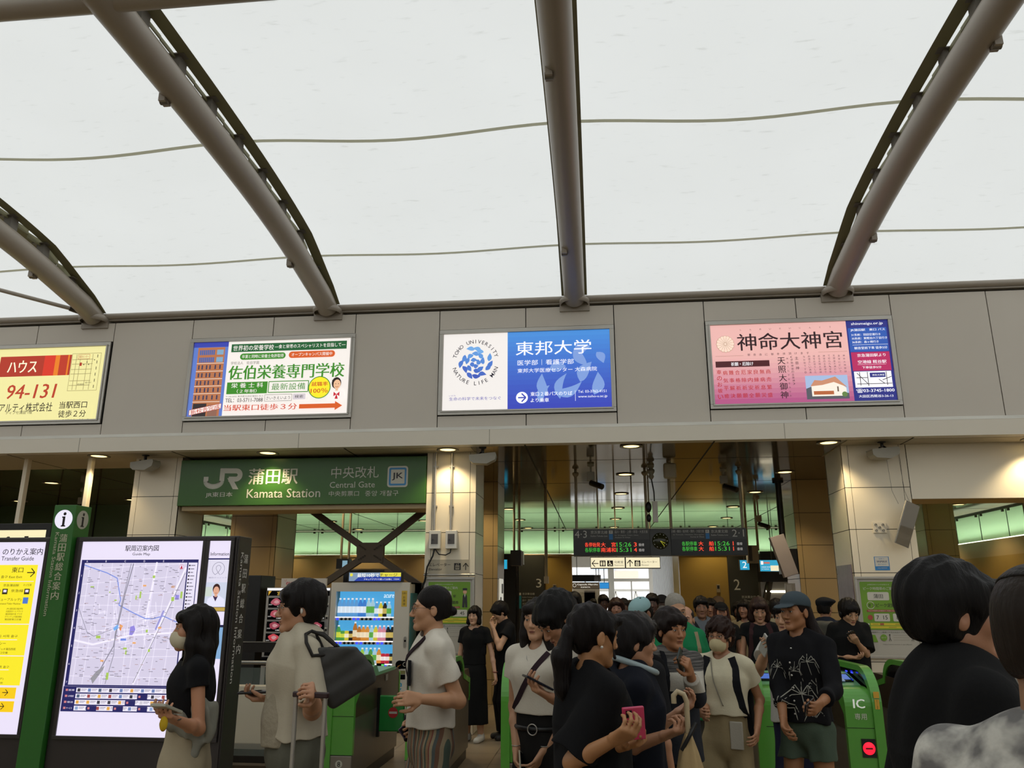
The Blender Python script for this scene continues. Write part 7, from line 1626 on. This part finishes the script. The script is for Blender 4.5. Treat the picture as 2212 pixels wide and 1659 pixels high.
def x5(i):
    t = bag_thing(i, 'backpack', 'black backpack held up in front by the person looking down beside the pillar', 'backpack'); H = i['H']; K = Field([-.3, -.7, .7], [.3, -.1, 1.5], .01); K.box((0, -.36, .70 * H), (.15, .09, .17), .05).cone((0, -.4, .8 * H), (0, -.36, .74 * H), .05, .1, .04); K.mesh('body', [cloth('141416')], t); MB().box((-.19, -.46, .62 * H), (-.15, -.44, .66 * H), m_white).build('tag', t)
person('person in black looking down into a held backpack beside the rear pillar', px=1091, top=1299, Y=10.2, face=-72, head=(0, 28), hair='thick', shirt='131315', sleeve=.45, hem=.46, loose=.03, pants='131315', ptype='wide', rh=('px', 1064, 1352, 10.2), lh=('px', 1066, 1358, 10.0), palm=(UP, UP), extra=x5, res=.009)
def x6(i):
    H = i['H']; crossbody(i, '33242a', 'dark cross strap over the white tee of the woman with the ring belt', (.09, .82 * H), (-.135, .63 * H), .03)
    y = -.112; root = i['root']; MB().tube([(.028 * math.cos(a) + .01, y - .012, .577 * H + .028 * math.sin(a)) for a in np.linspace(0, 6.28, 19)], .0035, m_alu, n=8, caps=False).build('belt_buckle', root)
    b = MB(); N = 28; pts = []
    for k in range(N): a = 6.283 * k / N; pts.append((.139 * math.cos(a), .109 * math.sin(a) + .004, .577 * H))
    b.tube(pts + [pts[0]], .014, m_black, n=6, caps=False).build('belt', root)
    MB().tube([(-.05, -.045, .835 * H), (-.035, -.1, .80 * H), (0, -.122, .775 * H), (.035, -.1, .80 * H), (.05, -.045, .835 * H)], .002, m_alu, n=6).ell((0, -.124, .768 * H), (.005, .004, .008), m_alu, 8).build('necklace', root)
    phone_in(i, 0, 'pale fan-like phone hanging low in the right hand of the woman with the ring belt', 'b0a48c', (.07, .14, .01), shift=(.03, .01, 0))
    for q in (0, 1): MB().tube([(i['hands'][q][2] + V3((.024 * math.cos(a), .024 * math.sin(a), .02))) for a in np.linspace(0, 6.28, 13)], .0022, m_alu, n=6, caps=False).build('bracelet', root)
person('woman with bangs, long black hair, white tee and ring-buckle belt', px=1164, top=1291, Y=4.75, face=-24, female=True, hair='long', hairc='1a1411', shirt='d0c9ba', sleeve=.42, hem=('py', 1540), loose=.022, pants='1c1b1a', ptype='pants', rh=('px', 1115, 1618, 4.7), lh=('px', 1176, 1620, 4.65), curl=(30, 20), extra=x6, skin='bd8f6e', res=.005, ripple=.006, bust=1)
def x7(i): phone_in(i, 1, 'dark phone tilted in the hand in front of the white tee', '1c1c24', (.074, .15, .010), shift=(.02, .012, 0))
person('man with thick black hair bent over a phone, mostly behind the ponytail woman', px=1285, top=1287, Y=4.3, face=-68, head=(10, 40), lean=13, h=1.715, hair='thick', hairc='0f0d0c', shirt='bab4a8', sleeve=.5, hem=.5, loose=.012, pants='1b1a19', lh=('px', 1192, 1508, 4.0), rh=('px', 1300, 1560, 4.6), palm=(None, UP), elb=(None, (.05, .2, -1)), curl=(45, 35), extra=x7, skin='a87858', res=.005)
def x8(i):
    prop_phone(1369, 1562, 3.02, 'pink phone case held up by the ponytail woman in black', (8, -4, 12), (.078, .11, .016), 'c23a5c')
    MB().ell((-.079 * i['f'], .008, -.038), (.006, .006, .006), m_white, 8).xf(i['hm4']).build('ear_stud', i['root'])
person('woman with a long dark ponytail in a loose black tee holding a pink phone', px=1272, top=1297, Y=3.3, face=118, head=(4, 6), female=True, h=1.63, hair='pony', hairc='120d0c', shirt='0e0e10', sleeve=.88, hem=.44, loose=.05, neck='wide', pants='101012', ptype='wide', rh=('px', 1326, 1598, 2.98), lh=('px', 1352, 1608, 3.12), palm=((.8, -.1, .3), (-.3, .2, 1)), curl=(50, 55), elb=((-.05, .55, -1), (.1, .3, -1)), extra=x8, skin='a9784f', res=.0045, ripple=.008, b=1.02, hs=1.04)
def x9(i):
    H = i['H']; nb = i['nb']; t = bag_thing(i, 'neck_ring', 'pale blue cooling ring round the neck of the woman in navy', 'neck ring')
    pts = [(nb.x + .085 * math.sin(a), nb.y - .03 - .10 * math.cos(a), nb.z + .035 - .035 * math.cos(a)) for a in np.linspace(.45, 5.83, 22)]; MB().tube(pts, [.012] + [.014] * 20 + [.011], mat('ring_blue', '93a3a6', .3), n=12).build('ring', t)
    c, fd, pn, th, T = i['hand0']; p = i['W'](c); t = thing('folding_umbrella', 'beige folded umbrella with a hooked handle held by the woman in navy', 'umbrella', (p.x + .05, p.y - .02, p.z))
    MB().tube([(.0, 0, -.02), (.0, 0, .10), (-.01, 0, .125), (-.035, 0, .135), (-.05, 0, .12), (-.05, 0, .09)], .011, mat('umbrella_handle', 'b8a684', .4), n=10).build('handle', t)
    b = MB(); n = 20; rows_ = []
    for j in range(9):
        z = -.02 - j * .07; r = [.012, .035, .05, .056, .056, .05, .042, .03, .014][j]; rows_.append([((r * (1 + .18 * math.sin(5 * 2 * PI * k / n + j * .5))) * math.cos(2 * PI * k / n), (r * (1 + .18 * math.sin(5 * 2 * PI * k / n + j * .5))) * math.sin(2 * PI * k / n), z) for k in range(n)])
    vs = [v for r in rows_ for v in r]; b.add(vs, [(j * n + k, j * n + (k + 1) % n, (j + 1) * n + (k + 1) % n, (j + 1) * n + k) for j in range(8) for k in range(n)], True, cloth('b39a70')).build('canopy', t)
    MB().tube([(.012, -.012, -.01), (.03, -.02, .02), (.0, -.03, -.03), (-.03, -.02, -.08)], .008, m_black, n=8).build('cord', t)
person('woman in a navy blouse with greying dark hair and a pale blue neck ring', px=1358, top=1322, Y=3.75, face=106, female=True, hair='thick', hairc='1d1a1a', shirt='10131d', sleeve=.95, hem=.44, loose=.035, neck='wide', pants='101218', ptype='wide', rh=('px', 1432, 1590, 3.5), lh=('px', 1462, 1542, 3.85), palm=((.3, 0, 1), (-.3, 0, 1)), curl=(60, 40), elb=((-.05, .2, -1), (.1, .3, -1)), extra=x9, skin='b07f60', res=.005, ripple=.007, b=1.12)
def x10(i):
    H = i['H']; t = bag_thing(i, 'backpack', 'black backpack with straps on the youth in the striped top', 'backpack'); pad(i, 0, .52 * H, .8 * H, .3, .14, cloth('15161b'), 'body', 1, t); ribbon(i['T'], [(-.085, .845 * H), (-.105, .79 * H), (-.11, .70 * H), (-.14, .58 * H)], .032, cloth('15161b'), 'shoulder_strap', t, -1, .008)
    phone_in(i, 1, 'dark green phone raised in the hand of the youth in the striped top', '2a3634', (.076, .155, .011), shift=(.02, .015, 0))
    c, fd, pn, th, T = i['hand0']; p = i['W'](c); t = thing('baseball_cap', 'black cap held at the waist by the youth in the striped top', 'cap', (p.x + .03, p.y - .02, p.z)); K = Field([-.16, -.16, -.14], [.16, .16, .14], .008); K.ell((0, 0, 0), (.085, .05, .075), 0).ell((.02, -.05, -.03), (.06, .04, .02), .02); K.mesh('cap', [cloth('0f0f11')], t)
person('youth with thick dark hair in a grey, white and navy striped top looking aside', px=1444, top=1311, Y=4.98, face=34, hair='thick', hairc='1d1512', shirt='151b2a', smat=stripe_mat(), sleeve=1.75, hem=.47, loose=.022, pants='14161c', rh=('px', 1383, 1462, 4.85), lh=('px', 1490, 1452, 4.68), palm=((.3, -.3, 1), (-.8, .6, .3)), curl=(50, 48), elb=((-.3, .5, -.9), (.3, .2, -1)), extra=x10, skin='a87450', res=.005)
def x11(i):
    H = i['H']; backpack(i, '1a1b1f', 'black backpack worn by the masked woman in the cream top', w_=.27)
    t = bag_thing(i, 'phone_pouch', 'white phone pouch on a thin cord over the cream top', 'pouch'); T = i['T']; Q = i['Q']; y = min(Q.front_y(.09, .53 * H, -1, .0), T.front_y(.09, .56 * H, -1, 0)) - .014
    MB().box((.045, y - .008, .485 * H), (.125, y + .008, .59 * H), cloth('a8a396')).build('pouch', t, bevel=.006); ribbon(T, [(-.055, .83 * H), (-.03, .74 * H), (.05, .585 * H)], .006, cloth('8a8578'), 'cord', t, -1, .004, 14)
person('masked woman in spectacles, cream top and wide beige trousers walking forward', px=1553, top=1330, Y=5.5, face=-14, head=(-6, 0), female=True, hair='curly', hairc='2a1a14', glasses=True, mask='bfb28c', shirt='cdc5aa', sleeve=.5, hem=('py', 1541), loose=.024, pants='8f8060', ptype='wide', rh=('px', 1517, 1535, 5.3), lh=('px', 1636, 1572, 5.4), stride=.1, curl=(65, 30), elb=((-.15, 1, -.2), (.1, 1, -.2)), extra=x11, skin='b08060', res=.005, ripple=.006)
def palm_print(i):
    T = i['T']; root = i['root']; m = cloth('a9a79c'); H = i['H']
    for k, (x, z, s_, a) in enumerate(((.045, .63, 1.25, 12), (-.055, .585, 1.1, -14), (.10, .745, .8, 10), (-.10, .72, .8, -20), (-.09, .54, .7, 20), (.115, .55, .9, -10), (.0, .50, .6, 0), (.02, .71, .6, 170), (.13, .66, .8, 5))):
        z = z * H; b = MB(); top = (x, z)
        tr = (x + .09 * s_ * math.sin(R(a)), z - .10 * s_ * math.cos(R(a))); polys = [[top, tr]] + [[top, (x + .05 * s_ * math.sin(R(q)), z + .045 * s_ * math.cos(R(q)) + .006), (x + .075 * s_ * math.sin(R(q * 1.12)), z + .060 * s_ * math.cos(R(q * 1.1)) - .05 * abs(math.sin(R(q))))] for q in (-105, -70, -35, 0, 35, 70, 105)]
        for pl in polys:
            P = []
            for (xa, za), (xb, zb) in zip(pl, pl[1:]):
                for q in range(4): xx, zz = xa + (xb - xa) * q / 4, za + (zb - za) * q / 4; y = T.front_y(xx, zz, -1, .002); 
                if y < 0: pass
                P += [(xa + (xb - xa) * q / 4, T.front_y(xa + (xb - xa) * q / 4, za + (zb - za) * q / 4, -1, .001), za + (zb - za) * q / 4) for q in range(4)]
            P.append((pl[-1][0], T.front_y(pl[-1][0], pl[-1][1], -1, .001), pl[-1][1]))
            if all(p[1] < -.02 for p in P): b.tube(P, [.0026 * s_] * (len(P) - 1) + [.001], m, n=5)
        if b.v: b.build('palm_tree_print', root)
    for z in (.79, .74, .695, .65, .605, .56, .515): y = T.front_y(0, z * H, -1, .001); MB().lathe([(.0005, -.003), (.006, -.003), (.006, .003)], (0, y, z * H), 'y', 10, m_white).build('button', root)
    K = MB(); nb = i['nb']
    for q in (-1, 1): K.add([(q * .05, nb.y - .03, nb.z + .035), (q * .012, -.112, .79 * H), (q * .07, -.10, .795 * H), (q * .095, -.04, .835 * H)], [(0, 1, 2, 3) if q < 0 else (3, 2, 1, 0)], m=cloth('131316'))
    K.build('collar', root)
    phone_in(i, 1, 'dark phone at the hip in the left hand of the man in the palm shirt', '1a1a1d', (.07, .14, .01), shift=(.02, .012, 0))
person('long-haired man in a blue-grey cap, black palm-tree shirt and green shorts', px=1716, top=1275, Y=5.55, face=-28, head=(-8, 0), hair='tail', hairc='1c1210', cap=('3f4a50', 'cap'), shirt='131316', sleeve=1.6, neck='v', hem=('py', 1556), loose=.022, b=.95, pants='4c5a4c', ptype='shorts', plen=('py', 1636), rh=('px', 1692, 1552, 5.35), lh=('px', 1772, 1520, 5.1), palm=(None, (-1, 0, .3)), curl=(30, 60), elb=(None, (.08, 1, -.5)), extra=palm_print, skin='a06e4a', res=.005, ripple=.007, stride=.1, h=1.69)
# --- behind them
def st(col, label, q=1): return lambda i: crossbody(i, col, label, (.09 * q, .83 * i['H']), (-.15 * q, .58 * i['H']), .03)
person('balding grey-haired man in a green polo with a beige bag strap', px=1455, top=1288, Y=6.5, face=18, head=(0, 14), h=1.68, hair='buzz', hairc='8f8a80', mask='b5b0a2', shirt='1c7a4c', sleeve=.6, hem=.46, loose=.035, b=1.2, pants='4a4842', extra=lambda i: crossbody(i, '9a8a6c', 'beige cross strap over the green polo', (.13, .83 * i['H']), (.15, .58 * i['H']), .03), skin='b98c6c', res=.0065)
person('person in a pale blue and white cap with head bowed, white shirt and dark strap', px=1397, top=1311, Y=6.9, face=-40, head=(0, 30), h=1.66, hair='short', cap=('8fb0b2', 'cap'), shirt='b4aea2', sleeve=.5, hem=.48, pants='3a3a3a', extra=st('2a211e', 'dark strap over the white shirt of the person in the pale blue cap'), skin='9a6a50', res=.007)
person('person with wavy grey hair seen from behind between the navy blouse and the striped top', px=1374, top=1321, Y=4.65, face=130, female=True, hair='curly', hairc='4c4946', shirt='1c1c1e', sleeve=.9, hem=.45, pants='1c1c1e', skin='b07f60', res=.0065)
person('man with a receding hairline whose face shows right of the green polo man', px=1479, top=1308, Y=7.0, face=-6, hair='bald', hairc='2a2624', shirt='1a1a1c', sleeve=.5, pants='222222', skin='b8876a', res=.008, x=None)
person('tall man in a grey-blue shirt with a dark shoulder strap', px=1513, top=1287, Y=9.5, face=4, hair='short', shirt='5c6066', sleeve=.6, hem=.47, loose=.03, pants='35363a', extra=st('1c1c20', 'dark shoulder strap on the grey-blue shirt', -1), skin='8a6048', res=.009)
person('man behind the shoulder of the tall man in grey-blue', px=1534, top=1292, Y=10.9, face=-4, hair='short', shirt='222226', pants='222222', skin='8a6048', res=.011)
person('woman in a black baseball cap behind the masked woman', px=1556, top=1300, Y=10.2, face=8, female=True, hair='long', hairc='3a2018', cap=('141416', 'cap'), shirt='1c1c1c', pants='1c1c1c', skin='b07c60', res=.009)
person('man in a tan cap and beige shirt behind the woman in the black cap', px=1550, top=1287, Y=11.9, face=10, hair='short', cap=('6a5440', 'cap'), shirt='8a7a58', b=1.1, pants='3a3830', skin='8a6048', res=.011)
person('woman with long dark hair and a beige top before the stair hood', px=1607, top=1295, Y=11.0, face=-20, female=True, hair='long', shirt='8a7c62', pants='22201e', skin='8f6650', res=.011)
person('woman in a black top with brown bobbed hair looking down', px=1637, top=1291, Y=9.4, face=4, head=(0, 14), female=True, hair='bob', hairc='2c1a16', shirt='121214', sleeve=.3, hem=.5, neck='wide', pants='161618', hs=1.1, extra=lambda i: backpack(i, '3a2426', 'dark maroon backpack straps over the black top of the woman with brown hair', w_=.26), skin='b8876a', res=.008)
person('person in a pale jacket with back turned before the stair hood', px=1676, top=1292, Y=10.2, face=160, hair='short', shirt='8d866e', sleeve=1.6, pants='2a2a2a', skin='8a6048', res=.011)
person('person with a black backpack left of the woman with brown hair', px=1612, top=1304, Y=11.3, face=150, hair='bob', female=True, shirt='7a6f58', pants='2a2a2a', skin='8a6048', res=.011, extra=lambda i: backpack(i, '17181b', 'black backpack on the person left of the woman with brown hair', straps=False))
def x24(i): phone_in(i, 0, 'phone with white papers held up beside the palm-tree shirt', 'b8b5ae', (.08, .17, .012), shift=(.0, .015, 0), screen=False)
person('person in a white shirt hidden behind the capped man, holding up a phone', px=1697, top=1297, Y=6.3, face=-24, hair='short', shirt='b9b6ae', sleeve=.5, hem=.48, loose=.03, pants='23243a', rh=('px', 1656, 1405, 6.05), palm=((0, -1, .3), None), curl=(45, 35), elb=((-.6, .2, -1), None), extra=x24, skin='b58a6a', res=.0065)
person('man in a black beret and navy shirt with a large grey backpack, back turned', px=1778, top=1290, Y=9.95, face=158, hair='short', cap=('15161a', 'beret'), shirt='20242f', sleeve=1.4, hem=.46, loose=.03, pants='1c1e22', extra=lambda i: backpack(i, '54524a', 'large grey backpack on the man in the beret', w_=.36, d=.22, z=(.48, .84)), skin='a87858', res=.0085)
def x26(i):
    f = i['f']; MB().tube([(.088 * f * math.cos(a), .01 * f, .035 * f + .10 * f * math.sin(a)) for a in np.linspace(0, PI, 15)], .007, m_greydev, n=8).ell((-.088 * f, .01 * f, -.01 * f), (.018, .032, .038), m_black).ell((.088 * f, .01 * f, -.01 * f), (.018, .032, .038), m_black).xf(i['hm4']).build('headphones', i['root'])
    phone_in(i, 1, 'dark phone read by the man with headphones', '141417', (.08, .16, .01), shift=(.02, .012, 0))
person('young man with over-ear headphones and a black open shirt reading his phone', px=1828, top=1297, Y=9.35, face=24, head=(0, 18), h=1.64, hair='thick', shirt='141414', sleeve=.85, hem=.45, loose=.045, pants='161616', lh=('px', 1852, 1388, 9.1), rh=('px', 1838, 1420, 9.2), palm=(UP, (-.3, .5, 1)), elb=(None, (.5, .4, -.9)), extra=x26, skin='c09272', res=.008, hs=1.12)
# --- far crowd in the passage
far = [('man with black hair whose face rises behind the bent man', 1240, 1278, 9.6, -14, 0, 'short', '2a2a2c', 'b58464', {}), ('dark-haired person far off before the cafe counter', 1281, 1293, 17, 0, 0, 'short', '2a2a2a', '6a4a3a', {}),
       ('man in silhouette right of the cafe counter', 1303, 1284, 13, 10, 0, 'short', '3a3a3e', '5a3f34', {}), ('woman with brown bangs and a bob before the bright window', 1331, 1291, 9.9, 0, 1, 'bob', '2e2a2a', 'a87860', dict(hairc='2e1d18')),
       ('grey-haired person behind the woman with brown bangs', 1347, 1292, 12, 0, 0, 'short', '6a6a6a', '6a4a3a', dict(hairc='3a3532')), ('bespectacled woman in a white mask left of the pale blue cap', 1375, 1294, 9.45, 6, 1, 'bob', '3a3436', '8a6048', dict(mask='9a948c', glasses=True)),
       ('person with dark hair just left of the masked bespectacled woman', 1361, 1296, 12.5, 0, 0, 'short', '2a2a2a', '5a3f34', {}), ('tall young man in silhouette against the white louvres', 1408, 1281, 10.5, 0, 0, 'short', '2c2a28', '5a3f34', {}),
       ('man in a dark cap and mask in silhouette near the louvres', 1429, 1284, 11.6, 0, 0, 'short', '3a3a3a', '6a5244', dict(cap=('1c1c20', 'cap'), mask='8a8680')), ('person with reddish dark hair behind the tall young man', 1392, 1293, 13, 0, 1, 'bob', '3a2a26', '5a3f34', dict(hairc='2a1815')),
       ('person at the far end of the passage, small against the window', 1318, 1297, 19, 0, 0, 'short', '3a3a3a', '5a3f34', {}), ('dark-haired person behind the cap of the youth\'s left side', 1228, 1293, 10.6, 10, 0, 'thick', '1c1c1e', '8a6048', {}),
       ('person with dark curls at the right of the platform two panel', 1592, 1300, 12.4, 8, 1, 'bob', '2a2724', '6a4a3a', {}), ('man in dark clothes near the stair hood lamp', 1655, 1297, 12.6, 12, 0, 'short', '2b2b2d', '7a5646', {})]
for l, px_, tp, Y_, fc, fem, hr, sh_, sk_, kw in far:
    person(l, px=px_, top=tp, Y=Y_, face=fc, female=bool(fem), hair=hr, shirt=sh_, sleeve=.5, hem=.48, pants='26262a', skin=sk_, res=.012, curl=(30, 30), **kw)
# --- close by at the right edge
def xr(i):
    T = i['T']; nb = i['nb']; pts = []
    K = Field([-.16, -.2, nb.z - .12], [.16, .16, nb.z + .05], .006); K.cone(nb + V3((0, 0, -.06)), nb + V3((0, -.01, -.005)), .078, .068, .02); K.plane(nb + V3((0, -.03, .0)), (0, -.35, 1)); K.mesh('undershirt_collar', [cloth('b3ab98')], i['root'])
    b = MB(); P = [(.083 * math.cos(a), nb.y - .02 + .083 * math.sin(a), nb.z - .014 + .018 * math.sin(a)) for a in np.linspace(0, 6.28, 33)]; b.tube(P, .0028, cloth('6a6c68'), n=6, caps=False).build('neck_piping', i['root'])
person('man with thick black hair in a black top, large at the right, seen from behind', px=2026, top=1204, Y=2.28, face=112, hair='thick', hairc='100e0e', shirt='0f0f10', sleeve=.9, hem=.45, loose=.05, neck='wide', pants='15161a', extra=xr, skin='a8775a', res=.004, b=1.08, ripple=.005, hs=1.0)
person('man with a shaved fade and a mottled white tee cut by the right edge', px=2236, top=1222, Y=1.45, face=158, hair='fade', hairc='1c1714', shirt='b9b5ac', smat=mottle_mat(), sleeve=.6, hem=.45, loose=.035, neck='round', pants='22242a', skin='9a7256', res=.004, hs=.98)
def xs(i): crossbody(i, '1c1c22', 'dark padded strap of the half-hidden person at the right edge', (.1, .83 * i['H']), (.13, .60 * i['H']), .05)
person('half-hidden person in a pale grey tee between the two men at the right edge', px=2136, top=1250, Y=3.1, face=118, hair='short', shirt='8f8d84', sleeve=.6, hem=.46, loose=.03, pants='20222c', extra=xs, skin='ab7a58', res=.0055)
